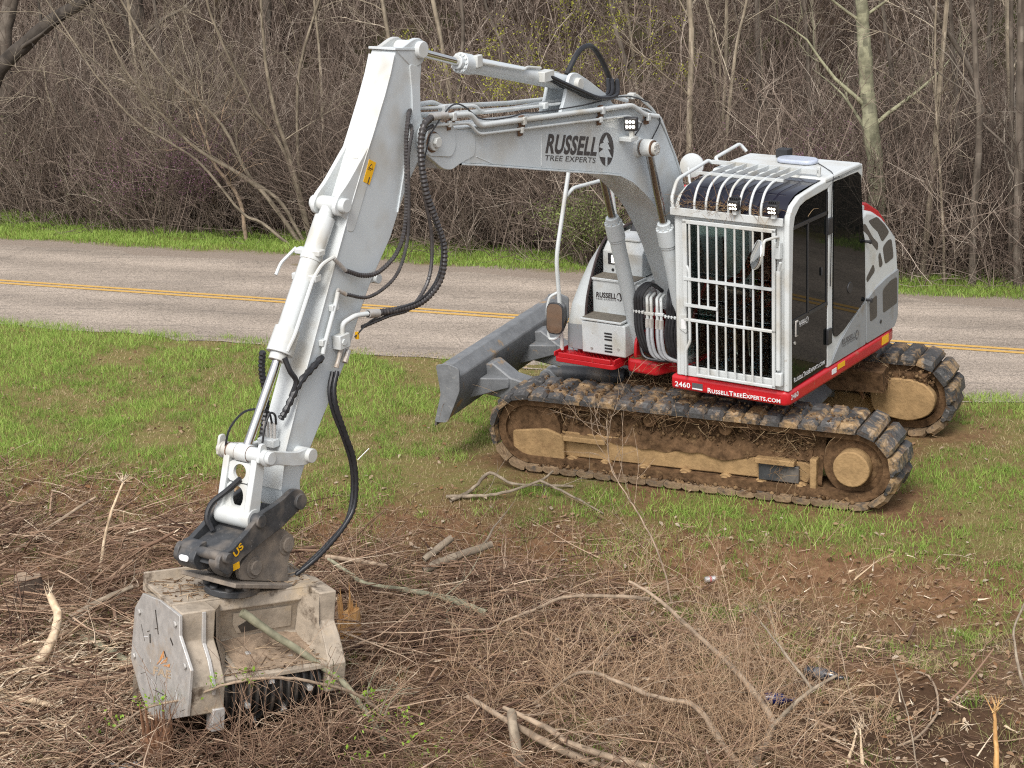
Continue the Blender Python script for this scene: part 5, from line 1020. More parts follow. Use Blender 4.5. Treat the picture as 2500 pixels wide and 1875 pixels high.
# chips, bark and twigs lying on the head, weld beads and gouges
def lying(n, a0, a1, fn, name, lab=None):
    a = RNG.uniform(a0, a1, n); y_, z_ = fn(n); c_ = np.stack([a, y_, z_], -1); q = RNG.uniform(0, 2 * np.pi, n); P = grow(c_, np.stack([np.cos(q), np.sin(q) * .5, RNG.normal(.02, .1, n)], -1), .02 + .2 * RNG.uniform(0, 1, n) ** 3, 3, .15, (0, 0, -.03)); o = obj_np(name, SB().add(P, .002 + .006 * RNG.uniform(0, 1, n) ** 2, .0012, RNG.uniform(0, 1, n)).mesh(name, strand_mat('chips_on_head', [(0, (.09, .055, .035)), (.5, (.25, .165, .10)), (1, (.58, .44, .29))], .9)), mh); return tag(o, kind='stuff')
lying(260, -.44, .6, lambda n: (RNG.uniform(-.08, .34, n), np.full(n, .018)), 'chips_on_deck'); lying(170, -.2, .52, lambda n: ((lambda q: (-q, -.355 - (q - .15) * .25 + .012))(RNG.uniform(.15, .41, n))), 'chips_on_shelf')
for k in range(16):
    n0, z0, an = random.uniform(-.42, .36), random.uniform(-.7, -.12), random.uniform(0, 6.28); l_ = random.uniform(.02, .12); SUB('gouge', MB().beam((-.4762, -n0, z0), (-.4762, -n0 + l_ * math.cos(an), z0 + l_ * math.sin(an)), .0008, random.uniform(.002, .007), (0, 0, 1) if abs(math.sin(an)) < .9 else (0, 1, 0)), drum_m if k % 3 else decal_w, ep)

# ================================================================= OPERATOR
def person():
    V_ = {}; E_ = []
    def v(k, p, r): V_[k] = (Vector(p), r)
    def e(*ks):
        for a, b in zip(ks[:-1], ks[1:]): E_.append((a, b))
    v('pel', (0, 0, .09), .135); v('sp', (-.05, 0, .28), .13); v('ch', (-.06, 0, .46), .15); v('nk', (-.03, 0, .63), .055); v('hd', (-.01, 0, .74), .085); v('top', (0, 0, .85), .075)
    e('pel', 'sp', 'ch', 'nk', 'hd', 'top')
    for s_ in (-1, 1):
        k = str(s_)
        v('sh' + k, (-.05, s_ * .17, .54), .06); v('el' + k, (.10, s_ * .25, .30), .045); v('wr' + k, (.33, s_ * .30, .28), .03); v('pa' + k, (.40, s_ * .30, .28), .034)
        e('ch', 'sh' + k, 'el' + k, 'wr' + k, 'pa' + k)
        for q in range(4):
            v(f'f{q}' + k, (.45, s_ * (.27 + .02 * q), .285), .010); v(f'g{q}' + k, (.47, s_ * (.27 + .02 * q), .25), .009); e('pa' + k, f'f{q}' + k, f'g{q}' + k)
        v('th' + k, (.40, s_ * .255, .30), .011); v('ti' + k, (.44, s_ * .245, .28), .009); e('pa' + k, 'th' + k, 'ti' + k)
        v('hp' + k, (.06, s_ * .10, .07), .09); v('kn' + k, (.44, s_ * .15, .10), .065); v('an' + k, (.55, s_ * .14, -.32), .045); v('to' + k, (.68, s_ * .15, -.38), .04)
        e('pel', 'hp' + k, 'kn' + k, 'an' + k, 'to' + k)
    ks = list(V_); me = bpy.data.meshes.new('person'); me.from_pydata([V_[k][0] for k in ks], [(ks.index(a), ks.index(b)) for a, b in E_], [])
    o = bpy.data.objects.new('person', me); COL.objects.link(o); sk = o.modifiers.new('skin', 'SKIN'); o.modifiers.new('sub', 'SUBSURF').levels = 1
    for i, k in enumerate(ks): d_ = me.skin_vertices[0].data[i]; d_.radius = (V_[k][1],) * 2; d_.use_root = (i == 0)
    dg = bpy.context.evaluated_depsgraph_get(); dg.update(); m2 = bpy.data.meshes.new_from_object(o.evaluated_get(dg)); o.modifiers.clear(); o.data = m2; m2.name = 'person'
    m2.materials.clear()
    for m_ in (pm('skin', (.42, .24, .17), .5), pm('shirt_rust_red', (.70, .075, .04), .85, var=.2), pm('denim', (.06, .11, .16), .9, var=.2), pm('cap_dark', (.03, .03, .035), .8)): m2.materials.append(m_)
    for p in m2.polygons:
        c_ = p.center
        p.material_index = 3 if c_.z > .80 else 0 if (c_.z > .60 and abs(c_.y) < .1) or c_.x > .30 and c_.z > .2 else 1 if c_.z > .14 else 2
        p.use_smooth = True
    return o
pe = person(); wp = rt @ Vector((.42, .67, 1.52)); pe.location = wp; pe.rotation_euler = (0, 0, PTA)
tag(pe, 'person in a rust red shirt and jeans seated behind the cab bars', 'person')
strapm = pm('strap_lime', (.30, .62, .02), .6)
for s_ in (-1, 1): MB().tube(catmull([(.06, s_ * .13, .16), (.115, s_ * .13, .35), (.10, s_ * .13, .50), (-.03, s_ * .13, .61)], 5), .022, 6).build('hi_vis_strap', strapm, pe)
ft = MB().tube([(.08, 0, .765), (.105, 0, .745), (.085, 0, .735)], [.008, .014, .01], 6); ft.build('nose', pe.data.materials[0], pe)
# ================================================================= FOREGROUND BRANCHES, STUMPS, LITTER
bark = strand_mat('bark_grey_brown', [(0, (.15, .115, .085)), (.5, (.26, .21, .155)), (1, (.36, .30, .22))], .9, .1, noise=14)
bark_t = strand_mat('bark_tan', [(0, (.20, .145, .105)), (.5, (.30, .23, .165)), (1, (.43, .31, .21))], .9, .1, noise=14)
bark_g = strand_mat('bark_green_grey', [(0, (.19, .18, .12)), (1, (.33, .315, .22))], .9, .1, noise=14)
wood_p = strand_mat('stripped_pale_wood', [(0, (.44, .31, .19)), (.5, (.60, .46, .31)), (1, (.74, .62, .47))], .8, .1, noise=18)
wood_o = strand_mat('splintered_orange_wood', [(0, (.38, .19, .07)), (.5, (.55, .31, .12)), (1, (.68, .46, .22))], .8, .1, noise=16)
BR = {
 'mulcher_cross': ([(-3.83, -5.41, 0.98), (-3.56, -5.35, 0.72), (-3.23, -5.32, 0.42), (-3.04, -5.48, 0.25), (-2.91, -5.60, 0.08)], 0.035, 0.018),
 'arching': ([(-4.99, -5.32, 0.05), (-4.79, -5.48, 0.20), (-4.48, -5.61, 0.42), (-4.14, -5.76, 0.56), (-3.91, -5.80, 0.66), (-3.61, -5.77, 0.68), (-3.36, -5.63, 0.56), (-3.10, -5.48, 0.38), (-2.93, -5.38, 0.20)], 0.007, 0.015),
 'centre_long': ([(-2.65, -3.77, 0.10), (-2.27, -3.91, 0.14), (-2.11, -3.92, 0.20), (-1.88, -3.87, 0.25), (-1.66, -3.82, 0.30), (-1.25, -3.92, 0.32), (-1.06, -4.04, 0.34)], 0.008, 0.02),
 'centre_main': ([(-1.22, -4.09, 0.50), (-1.04, -4.20, 0.42), (-0.79, -4.66, 0.34), (-0.59, -5.04, 0.28), (-0.45, -5.34, 0.20), (-0.39, -5.59, 0.12), (-0.61, -5.99, 0.00)], 0.012, 0.034),
 'fork_right': ([(-0.39, -5.60, 0.13), (-0.25, -5.59, 0.25), (-0.12, -5.56, 0.33), (0.05, -5.54, 0.40)], 0.022, 0.012),
 'fork_up': ([(-0.12, -5.56, 0.33), (-0.21, -5.42, 0.42), (-0.38, -5.00, 0.55)], 0.014, 0.007),
 'stripped': ([(-5.51, -3.68, 0.42), (-5.44, -3.78, 0.30), (-5.46, -4.06, 0.22), (-5.54, -4.16, 0.14), (-5.70, -4.32, 0.04)], 0.035, 0.05),
 'grey_left': ([(-5.46, -3.34, 0.12), (-5.26, -3.12, 0.16), (-5.03, -2.99, 0.20)], 0.035, 0.02),
 'behind_log': ([(-5.31, -3.63, 0.10), (-5.08, -3.87, 0.10), (-4.85, -4.15, 0.10)], 0.034, 0.03),
 'long_pale': ([(-6.28, -1.67, 0.03), (-5.98, -1.19, 0.10), (-5.71, -0.91, 0.18)], 0.022, 0.014),
 'cane': ([(-5.49, -2.00, 0.00), (-5.40, -1.97, 0.30), (-5.25, -1.86, 0.62)], 0.018, 0.011),
 'white_splint': ([(-5.79, -4.49, 0.08), (-5.44, -4.72, 0.12), (-5.22, -4.79, 0.10), (-4.79, -4.92, 0.06)], 0.03, 0.018),
 'bottom_grey': ([(-5.68, -4.99, 0.05), (-5.13, -4.94, 0.08), (-4.68, -5.05, 0.10)], 0.016, 0.022),
 'right_log': ([(-3.55, -2.39, 0.12), (-3.33, -2.79, 0.14), (-3.19, -2.99, 0.14), (-2.78, -3.21, 0.15), (-2.50, -3.41, 0.15), (-2.27, -3.52, 0.10)], 0.018, 0.032),
 'pale_stick': ([(-3.58, -2.28, 0.10), (-3.32, -2.38, 0.10), (-3.06, -2.47, 0.08)], 0.026, 0.018),
 'cut_log_a': ([(-2.78, -2.31, 0.06), (-2.55, -2.17, 0.16)], 0.035, 0.035),
 'cut_log_b': ([(-2.78, -2.51, 0.05), (-2.57, -2.43, 0.10), (-2.22, -2.28, 0.14)], 0.045, 0.038),
 'track_br_a': ([(-2.58, -1.10, 0.03), (-2.40, -0.92, 0.05), (-2.23, -0.75, 0.14), (-2.04, -0.82, 0.06), (-1.79, -0.87, 0.05), (-1.50, -0.88, 0.03)], 0.02, 0.014),
 'track_br_b': ([(-2.62, -1.00, 0.03), (-2.40, -1.02, 0.03), (-2.13, -1.06, 0.06), (-1.79, -0.89, 0.10), (-1.67, -0.73, 0.12)], 0.022, 0.012),
 'track_br_c': ([(-1.79, -0.89, 0.10), (-1.53, -1.19, 0.06), (-1.27, -1.56, 0.03)], 0.016, 0.008),
 'bottom_a': ([(-2.39, -5.25, 0.25), (-2.13, -5.55, 0.22), (-1.83, -5.78, 0.15), (-1.35, -5.98, 0.03)], 0.02, 0.036),
 'bottom_b': ([(-2.15, -5.55, 0.30), (-1.88, -5.71, 0.24), (-1.64, -5.90, 0.18), (-1.08, -5.98, 0.05)], 0.018, 0.034),
 'bottom_c': ([(-1.95, -5.09, 0.12), (-1.63, -5.37, 0.42), (-1.40, -5.43, 0.38), (-1.15, -5.49, 0.30), (-0.88, -5.53, 0.24), (-0.75, -5.71, 0.12), (-0.61, -5.99, 0.02)], 0.01, 0.03),
 'bottom_trunk': ([(-2.10, -5.61, 0.30), (-2.09, -5.69, 0.25), (-2.05, -5.86, 0.00)], 0.035, 0.045),
 'arc_root': ([(0.51, -4.69, 0.02), (0.72, -4.72, 0.06), (0.82, -4.83, 0.06), (0.81, -5.12, 0.05), (0.73, -5.38, 0.04), (0.52, -5.65, 0.03), (0.26, -5.71, 0.01)], 0.008, 0.012),
 'stake_a': ([(0.97, -6.01, 0.35), (0.97, -6.05, 0.20), (0.98, -6.11, -0.03)], 0.012, 0.024),
 'stake_b': ([(0.13, -5.93, 0.25), (0.14, -6.03, -0.03)], 0.006, 0.02),
 'stake_c': ([(0.12, -5.87, 0.20), (0.02, -5.98, -0.03)], 0.006, 0.022),
 'chip': ([(0.95, -5.16, 0.02), (0.93, -5.43, 0.02)], 0.012, 0.02),
 'edge_stem': ([(1.56, -4.54, 0.45), (1.36, -4.96, 0.40), (1.33, -5.22, 0.25), (1.39, -5.25, 0.10)], 0.008, 0.014),
 'stand_twig': ([(-0.84, -3.23, 0.00), (-0.90, -3.11, 0.25), (-1.03, -2.95, 0.50), (-1.12, -2.74, 0.62), (-1.24, -2.59, 0.80), (-1.26, -2.51, 0.98), (-1.26, -2.39, 1.15)], 0.01, 0.003),
 'slant_stick': ([(0.29, -5.53, 0.02), (0.19, -5.36, 0.15), (0.13, -5.24, 0.40), (0.11, -5.21, 0.46)], 0.006, 0.004),
 'slant_stick2': ([(0.48, -6.10, 0.02), (0.46, -5.81, 0.25), (0.40, -5.60, 0.50)], 0.007, 0.004),
}
BL = dict(
 mulcher_cross=('greenish grey branch slanting down across the front of the mulcher', bark_g, 6), arching=('thin branch with budding leaves arching in front of the mulcher drum', bark_t, 4),
 centre_long=('slender tan branch lying nearly level in the middle foreground', bark_t, 9), centre_main=('thick tan branch running from the bottom edge up to a broken dark tip', bark_t, 6),
 fork_right=('short forked limb pointing right above the blue bottle', bark, 2), fork_up=('thin grey twig rising left from the forked limb', bark, 3),
 stripped=('pale stripped branch with shredded ends at the left edge', wood_p, 0), grey_left=('grey branch behind the stripped pale one on the left', bark, 3), behind_log=('small log butting against the left side of the mulcher', bark_g, 0),
 long_pale=('long dry pale stick lying at the far left edge of the brush', bark_t, 0), cane=('upright tan cane leaning over the brush at left', wood_p, 1), white_splint=('long white splintered stem at the lower left', wood_p, 0),
 bottom_grey=('grey branch along the lower left edge below the splintered stem', bark, 2), right_log=('curved greenish log right of the mulcher mount', bark_g, 4), pale_stick=('pale stick with a torn yellow end beside the mulcher hose', bark_t, 0),
 cut_log_a=('short cut log nearer the mulcher below the grass bank', bark, 0), cut_log_b=('longer cut log with pale broken end below the grass bank', bark, 1), track_br_a=('kinked grey branch on the grass in front of the track', bark, 1),
 track_br_b=('curved grey branch touching the track idler mud', bark, 1), track_br_c=('grey branch tip pointing right on the grass before the track', bark, 2), bottom_a=('left one of the thick stems at the bottom centre', bark_t, 5),
 bottom_b=('middle one of the thick stems at the bottom centre', bark_t, 5), bottom_c=('long bent stem with a raised knee at the bottom centre', bark_t, 6), bottom_trunk=('short upright cut trunk at the bottom centre', bark, 0),
 arc_root=('brown root curving in an open loop on bare soil', bark_t, 0), stake_a=('ragged ochre stake standing at the lower right', wood_o, 0), stake_b=('thin splintered stake, right one of a close pair', wood_p, 0),
 stake_c=('slanting splintered stake, left one of a close pair', wood_p, 0), chip=('pale wood chip lying on the bare soil patch', wood_p, 0), edge_stem=('curved grey stem at the right edge', bark, 2),
 stand_twig=('tall thin dry sapling standing in front of the tracks', bark_t, 16), slant_stick=('thin stick standing beside the dark bottle', bark_t, 0), slant_stick2=('thin grey stick leaning over the root loop', bark, 0))
def smooth_poly(pts, n=6): return np.array([tuple(p) for p in catmull(pts, n)])
for k, (pts, ra, rb) in BR.items():
    lab, mat, nt_ = BL[k]; P = smooth_poly(pts)[None]; P[:, :, 2] -= .08 * (1 - np.clip(P[:, :, 2] / .4, 0, 1)) * sstep(-2.3, -3.0, st(P[:, :, 0], P[:, :, 1])[0]); jit = RNG.normal(0, .0022, P.shape); jit[:, 0] = 0; P = P + jit
    sb = SB(); K = P.shape[1]; rr = np.linspace(ra, rb, K) * .85 * (1 + RNG.normal(0, .05, K))
    v, f, m_ = strands(P, rr[None], 8); cap = np.array([[0, 2, 1, 3]]); sb.v.append(v); sb.f.append(f); sb.o = len(v); sb.r.append(np.full(len(f), .5) + RNG.normal(0, .12, len(f)))
    if nt_:
        b, d, i_, u_ = spawn(P, nt_, .9, .1); d[:, 2] = np.abs(d[:, 2]) * .7 + .1; L1 = RNG.uniform(.2, .6, nt_); Q = grow(b, d, L1, 6, .16, (0, 0, -.02)); sb.add(Q, max(.003, min(ra, rb) * .35), .0015, RNG.uniform(.2, .9, nt_))
        b, d, i_, u_ = spawn(Q, 3, .9); Q2 = grow(b, d, RNG.uniform(.08, .25, len(b)), 4, .15, (0, 0, .02)); sb.add(Q2, .002, .001, RNG.uniform(.2, .9, len(b)))
    if mat in (wood_p, wood_o):   # shredded ends
        for end, dr in ((P[0, 0], P[0, 0] - P[0, 1]), (P[0, -1], P[0, -1] - P[0, -2])):
            n_ = 14; d = norm(np.repeat(norm(dr[None]), n_, 0) + RNG.normal(0, .45, (n_, 3))); bb = end + RNG.normal(0, max(ra, rb) * .5, (n_, 3)); bb[:, 2] = np.maximum(bb[:, 2], end[2] - .01)
            Q = grow(bb, d, RNG.uniform(.03, .12, n_), 3, .1, (0, 0, 0)); sb.add(Q, .005, .001, RNG.uniform(.4, 1, n_))
    o = obj_np('branch', sb.mesh('branch', mat)); tag(o, lab, 'branch')
# leaf tufts on the arching branch
leaf_m = strand_mat('young_leaves', [(0, (.16, .30, .03)), (1, (.33, .50, .06))], .5, .3, .35)
def leafquads(c, size, rng=RNG):
    n = len(c); a = norm(rng.normal(0, 1, (n, 3))); b = norm(np.cross(a, rng.normal(0, 1, (n, 3)))); nn = np.cross(a, b); s_ = np.asarray(size).reshape(-1, 1) * np.ones((n, 1))
    V = np.stack([c - a * s_, c + b * s_ * .5 + nn * s_ * .15, c + a * s_, c - b * s_ * .5 + nn * s_ * .15], 1).reshape(-1, 3); F = np.arange(n * 4).reshape(-1, 4); return V, F
ap = smooth_poly(BR['arching'][0]); cs = []
for i_ in (3, 8, 12, 14, 22, 27, 38, 44): cs.append(ap[i_] + RNG.normal(0, .035, (22, 3)) + np.array([0, 0, .03]))
for p in ((-3.0, -5.75, .35), (-2.85, -5.6, .25), (-2.75, -5.9, .3), (-2.6, -5.9, .15), (-3.05, -6.0, .2)): cs.append(np.array(p) + RNG.normal(0, .07, (30, 3)))
cs = np.concatenate(cs); V, F = leafquads(cs, RNG.uniform(.009, .02, len(cs))); tag(obj_np('bud_leaves', mesh_np('bud_leaves', V, F, [leaf_m], RNG.uniform(0, 1, len(F)))), 'tiny bright green new leaves on twigs by the mulcher', 'leaves', kind='stuff')

def stump(loc, r, h, lab, top, side, splint=0, seed=0, tilt=0.):
    rg_ = random.Random(seed); t = tag(empty('stump', loc), lab, 'stump'); n = 22; m = MB(); rings = []
    for z, k in ((-.1, 1.35), (0, 1.25), (h * .35, 1.04), (h, 1.0)):
        rings.append([(r * k * (1 + .12 * math.sin(3 * a + seed) + rg_.uniform(-.05, .05)) * math.cos(a), r * k * (1 + .12 * math.sin(3 * a + seed) + rg_.uniform(-.05, .05)) * math.sin(a), z + (tilt * math.cos(a) * r if z == h else 0)) for a in [2 * math.pi * q / n for q in range(n)]])
    m.loft(rings, closed=True); m.build('bark', side, t, smooth=50)
    m = MB(); m.add([(p[0] * .97, p[1] * .97, p[2]) for p in rings[-1]] + [(0, 0, h - .01)], [(q, (q + 1) % n, n) for q in range(n)]); m.build('cut_face', top, t, smooth=0)
    for q in range(splint):
        a = rg_.uniform(0, 6.28); rr = rg_.uniform(.3, 1.0) * r; x, y = rr * math.cos(a), rr * math.sin(a); hh = rg_.uniform(.25, 1.) * h * .9
        MB().tube([(x, y, h * .4), (x * 1.05, y * 1.05, h * .9 + hh * .5), (x * 1.12, y * 1.12, h + hh)], [rg_.uniform(.006, .016), .008, .001], 4).build('splinter', top if q % 3 else side, t, smooth=0)
    return t
wood_raw = pm('torn_wood_orange', (.52, .29, .11), .8, var=.35, scale=30, stretch=(1, 1, .2)); wood_red = pm('torn_wood_brown', (.21, .105, .055), .85, var=.4, scale=30, stretch=(1, 1, .2)); bark_s = pm('stump_bark', (.13, .095, .07), .95, var=.35, scale=20, bump=.8, bscale=40, stretch=(1, 1, .25)); cut_s = pm('weathered_cut_wood', (.30, .22, .15), .85, var=.25, scale=25)
def hz(x, y): return float(H(np.array([x]), np.array([y]))[0])
stump((-5.95, -2.62, hz(-5.95, -2.62)), .11, .20, 'weathered cut stump at the left edge of the brush', cut_s, bark_s, 0, 1)
stump((-3.30, -3.75, hz(-3.3, -3.75)), .085, .26, 'freshly torn orange stump just right of the mulcher', wood_raw, wood_raw, 16, 2, .5)
stump((-4.42, -5.66, hz(-4.42, -5.66)), .10, .24, 'shredded reddish stump in front of the mulcher end plate', wood_red, wood_red, 22, 3, .3)

# bottles and a can
def lathe(name, prof, mat, loc, rot, lab, cat, parts=()):
    e_ = tag(empty(name, loc), lab, cat); e_.rotation_euler = rot
    MB().tube([(z, 0, 0) for z, r_ in prof], [r_ for z, r_ in prof], 16).build('body', mat, e_)
    for nm, pf, mt in parts: MB().tube([(z, 0, 0) for z, r_ in pf], [r_ for z, r_ in pf], 16).build(nm, mt, e_)
dk = pm('bottle_dark_glass', (.018, .022, .03), .15, coat=.5); bl_ = pm('bottle_blue_plastic', (.012, .018, .11), .22, coat=.4); alu = pm('can_aluminium', (.62, .6, .58), .35, metal=.6, var=.2, scale=25)
lathe('bottle', [(-.13, .03), (-.12, .042), (.06, .042), (.10, .03), (.13, .016), (.18, .016)], dk, (.10, -4.62, hz(.1, -4.62) + .075), (0, 0, -.55), 'dark bottle lying in the litter at right', 'bottle', (('label_band', [(-.05, .0428), (.03, .0428)], decal_g), ('cap', [(.178, .019), (.20, .019)], black)))
lathe('bottle', [(-.09, .02), (-.085, .04), (.02, .043), (.05, .03), (.08, .014), (.10, .014)], bl_, (-.27, -5.02, hz(-.27, -5.02) + .08), (0, 0, -.25), 'crushed blue bottle in the brush below the dark one', 'bottle', (('cap', [(.10, .017), (.118, .017)], bl_),))
lathe('can', [(-.05, .02), (-.045, .026), (.045, .026), (.05, .021)], alu, (-.47, -2.6, hz(-.47, -2.6) + .025), (0, 0, .2), 'crushed pale drinks can on the grass bank', 'can', (('label_band', [(-.012, .0264), (.004, .0264)], pm('can_red', (.45, .16, .15), .4)),))
for i, (x, y) in enumerate(((-4.70, -5.62), (-4.50, -5.70))):
    m = roughen(MB().prism(roundpoly([(-.09, -.04), (.08, -.05), (.10, .04), (-.06, .06)], .02), -.012, .012, 'z'), .03, 9, i); o = m.build('plastic_scrap', pm('white_scrap', (.7, .71, .72), .5), loc=(x, y, hz(x, y) + .05)); tag(o, ('crumpled white plastic scrap at the bottom left' if i == 0 else 'smaller white scrap right of the crumpled one'), 'litter')

# ---------------------------------------------------------------- brush debris (twigs nobody could count)
def region(n, s0, s1, t0, t1, dens):
    s_ = RNG.uniform(s0, s1, n); t_ = RNG.uniform(t0, t1, n); k = dens(s_, t_) > RNG.uniform(0, 1, n); return s_[k], t_[k]
def pile(s_, t_):   # how thick the brush lies: heavy at left and centre, thin on the bare soil at right
    x, y = xy(s_, t_); n_ = fbm(x * .9, y * .9, 81); edge = sstep(-2.3, -3.1, s_ + (n_ - .5) * 1.6 - .35 * sstep(-1, -4, t_))
    right = sstep(.35, -1.0, x + .25 * (y + 5)); return edge * np.clip(.05 + .95 * right + .7 * (n_ - .5), .05, 1)
twig_m = strand_mat('brush_twigs', [(0, (.055, .032, .024)), (.3, (.18, .11, .075)), (.6, (.325, .212, .14)), (.85, (.46, .335, .235)), (1, (.70, .57, .42))], .9, .1)
sb = SB()
s_, t_ = region(15500, -9, -2.2, -7.5, 4.5, pile); x, y = xy(s_, t_); n = len(x)
a = RNG.uniform(0, 2 * np.pi, n); hmax = .04 + .24 * pile(s_, t_) * sstep(-2.8, -4, s_); z = H(x, y) + RNG.uniform(0, 1, n) ** 1.7 * hmax
d = np.stack([np.cos(a), np.sin(a), RNG.normal(.02, .14, n)], -1); P = grow(np.stack([x, y, z], -1), d, RNG.uniform(.15, .85, n), 5, .13, (0, 0, -.01)); P[:, :, 2] = np.maximum(P[:, :, 2], H(P[:, :, 0], P[:, :, 1]) + .004)
sb.add(P, .0018 + .0085 * RNG.uniform(0, 1, n) ** 3, .0013, np.clip(RNG.beta(1.5, 1.7, n), 0, 1))
b, d, i_, u_ = spawn(P[:5000], 2, .7); Q = grow(b, d, RNG.uniform(.06, .3, len(b)), 3, .15, (0, 0, .01)); Q[:, :, 2] = np.maximum(Q[:, :, 2], H(Q[:, :, 0], Q[:, :, 1]) + .004); sb.add(Q, .0022, .001, RNG.uniform(.2, .9, len(b)))
# heap round the mulcher
n = 1150; a = RNG.uniform(0, 2 * np.pi, n); q = .45 + .5 * RNG.uniform(0, 1, n); x = -4.0 + q * np.cos(a) * 1.25; y = -5.25 + q * np.sin(a) * .85; b_ = RNG.uniform(0, 2 * np.pi, n); d = np.stack([np.cos(b_), np.sin(b_), RNG.normal(.1, .25, n)], -1); P = grow(np.stack([x, y, H(x, y) + RNG.uniform(0, .22, n)], -1), d, RNG.uniform(.1, .6, n), 5, .12, (0, 0, -.02)); P[:, :, 2] = np.maximum(P[:, :, 2], H(P[:, :, 0], P[:, :, 1]) + .004); sb.add(P, .002 + .009 * RNG.uniform(0, 1, n) ** 2, .0015, np.clip(RNG.beta(1.5, 1.5, n), 0, 1))
# twigs standing in front of the mulcher
n = 70; x = RNG.uniform(-4.6, -3.0, n); y = RNG.uniform(-6.1, -5.6, n); d = np.stack([RNG.normal(.1, .5, n), RNG.normal(0, .3, n), np.full(n, 1.)], -1); P = grow(np.stack([x, y, H(x, y)], -1), d, RNG.uniform(.3, .95, n), 7, .14, (0, 0, -.06)); sb.add(P, .0035, .0014, RNG.uniform(.1, .8, n)); b, d, i_, u_ = spawn(P, 5, .8); P = grow(b, d, RNG.uniform(.08, .35, len(b)), 4, .15, (0, 0, 0)); sb.add(P, .002, .001, RNG.uniform(.1, .8, len(b)))
# bundles of longer cut sticks
nb = 150; bs, bt = region(nb * 3, -8.5, -3.0, -7, 2.5, lambda s_, t_: pile(s_, t_) * sstep(1.2, -1.5, t_)); bs, bt = bs[:nb], bt[:nb]; nb = len(bs); bx, by = xy(bs, bt); ba = RNG.uniform(0, 2 * np.pi, nb); k_ = 11; i_ = np.repeat(np.arange(nb), k_); n = len(i_)
a = ba[i_] + RNG.normal(0, .16, n); x = bx[i_] + RNG.normal(0, .10, n); y = by[i_] + RNG.normal(0, .10, n); d = np.stack([np.cos(a), np.sin(a), RNG.normal(.03, .1, n)], -1); P = grow(np.stack([x, y, H(x, y) + RNG.uniform(.02, .20, n)], -1), d, RNG.uniform(.4, 1.3, n), 6, .06, (0, 0, -.012)); P[:, :, 2] = np.maximum(P[:, :, 2], H(P[:, :, 0], P[:, :, 1]) + .006); sb.add(P, .003 + .009 * RNG.uniform(0, 1, n) ** 2, .002, np.clip(RNG.uniform(0, .75, nb)[i_] + RNG.normal(0, .15, n), 0, 1), 4)
# broken sticks with pale torn wood
n = 650; s_, t_ = region(n * 3, -8.6, -2.9, -7, 3, lambda s_, t_: pile(s_, t_) * (.35 + .65 * sstep(0, -3.5, t_))); s_, t_ = s_[:n], t_[:n]; n = len(s_); x, y = xy(s_, t_); a = RNG.uniform(0, 2 * np.pi, n); d = np.stack([np.cos(a), np.sin(a), RNG.normal(.06, .22, n)], -1); P = grow(np.stack([x, y, H(x, y) + RNG.uniform(.01, .16, n)], -1), d, RNG.uniform(.12, .7, n), 4, .06, (0, 0, -.02)); P[:, :, 2] = np.maximum(P[:, :, 2], H(P[:, :, 0], P[:, :, 1]) + .008); q = .006 + .014 * RNG.uniform(0, 1, n) ** 2; cc = RNG.uniform(.1, .75, n); sb.add(P, q, q * .7, cc, 5)
e_ = P[:, -1]; dd = norm(P[:, -1] - P[:, -2]); k_ = RNG.uniform(0, 1, n) < .6; e_, dd, qq = e_[k_], dd[k_], q[k_]
for _ in range(3): sb.add(grow(e_ - dd * .01 + RNG.normal(0, .004, e_.shape), dd + RNG.normal(0, .2, e_.shape), RNG.uniform(.02, .07, len(e_)), 2, .05, (0, 0, 0)), qq * .6, .001, np.full(len(e_), .98))
# short chips
s_, t_ = region(20000, -9, -2.0, -7.5, 4.5, lambda s_, t_: .35 + .65 * pile(s_, t_)); x, y = xy(s_, t_); n = len(x); a = RNG.uniform(0, 2 * np.pi, n)
d = np.stack([np.cos(a), np.sin(a), RNG.normal(0, .2, n)], -1); P = grow(np.stack([x, y, H(x, y) + RNG.uniform(.004, .05, n)], -1), d, RNG.uniform(.02, .12, n), 2, .1, (0, 0, 0)); sb.add(P, RNG.uniform(.0015, .006, n), .002, np.clip(RNG.beta(2.2, 1.6, n), 0, 1))
tag(obj_np('brush_debris', sb.mesh('brush_debris', twig_m)), 'tangle of cut twigs and brush covering the bank', 'brush', kind='stuff')
# pale shredded splinters round the mulcher
sb = SB(); n = 2700; c_ = np.stack([RNG.normal(-5.15, .6, n), RNG.normal(-4.75, .7, n)], -1); k = RNG.uniform(0, 1, n) < .07; c_[k] = np.stack([RNG.uniform(-6, 1.5, k.sum()), RNG.uniform(-6.3, -2.8, k.sum())], -1)
x, y = c_.T; a = RNG.normal(-.25, .8, n); d = np.stack([np.cos(a), np.sin(a), RNG.normal(.15, .3, n)], -1); P = grow(np.stack([x, y, H(x, y) + RNG.uniform(.01, .14, n)], -1), d, RNG.uniform(.02, .10, n) + .35 * RNG.uniform(0, 1, n) ** 4, 3, .12, (0, 0, 0)); P[:, :, 2] = np.maximum(P[:, :, 2], H(P[:, :, 0], P[:, :, 1]) + .004)
sb.add(P, .0025 + .013 * RNG.uniform(0, 1, n) ** 2.5, .001, RNG.uniform(.2, 1, n)); tag(obj_np('wood_splinters', sb.mesh('wood_splinters', wood_p)), 'pale shredded wood splinters scattered around the mulcher', 'splinters', kind='stuff')
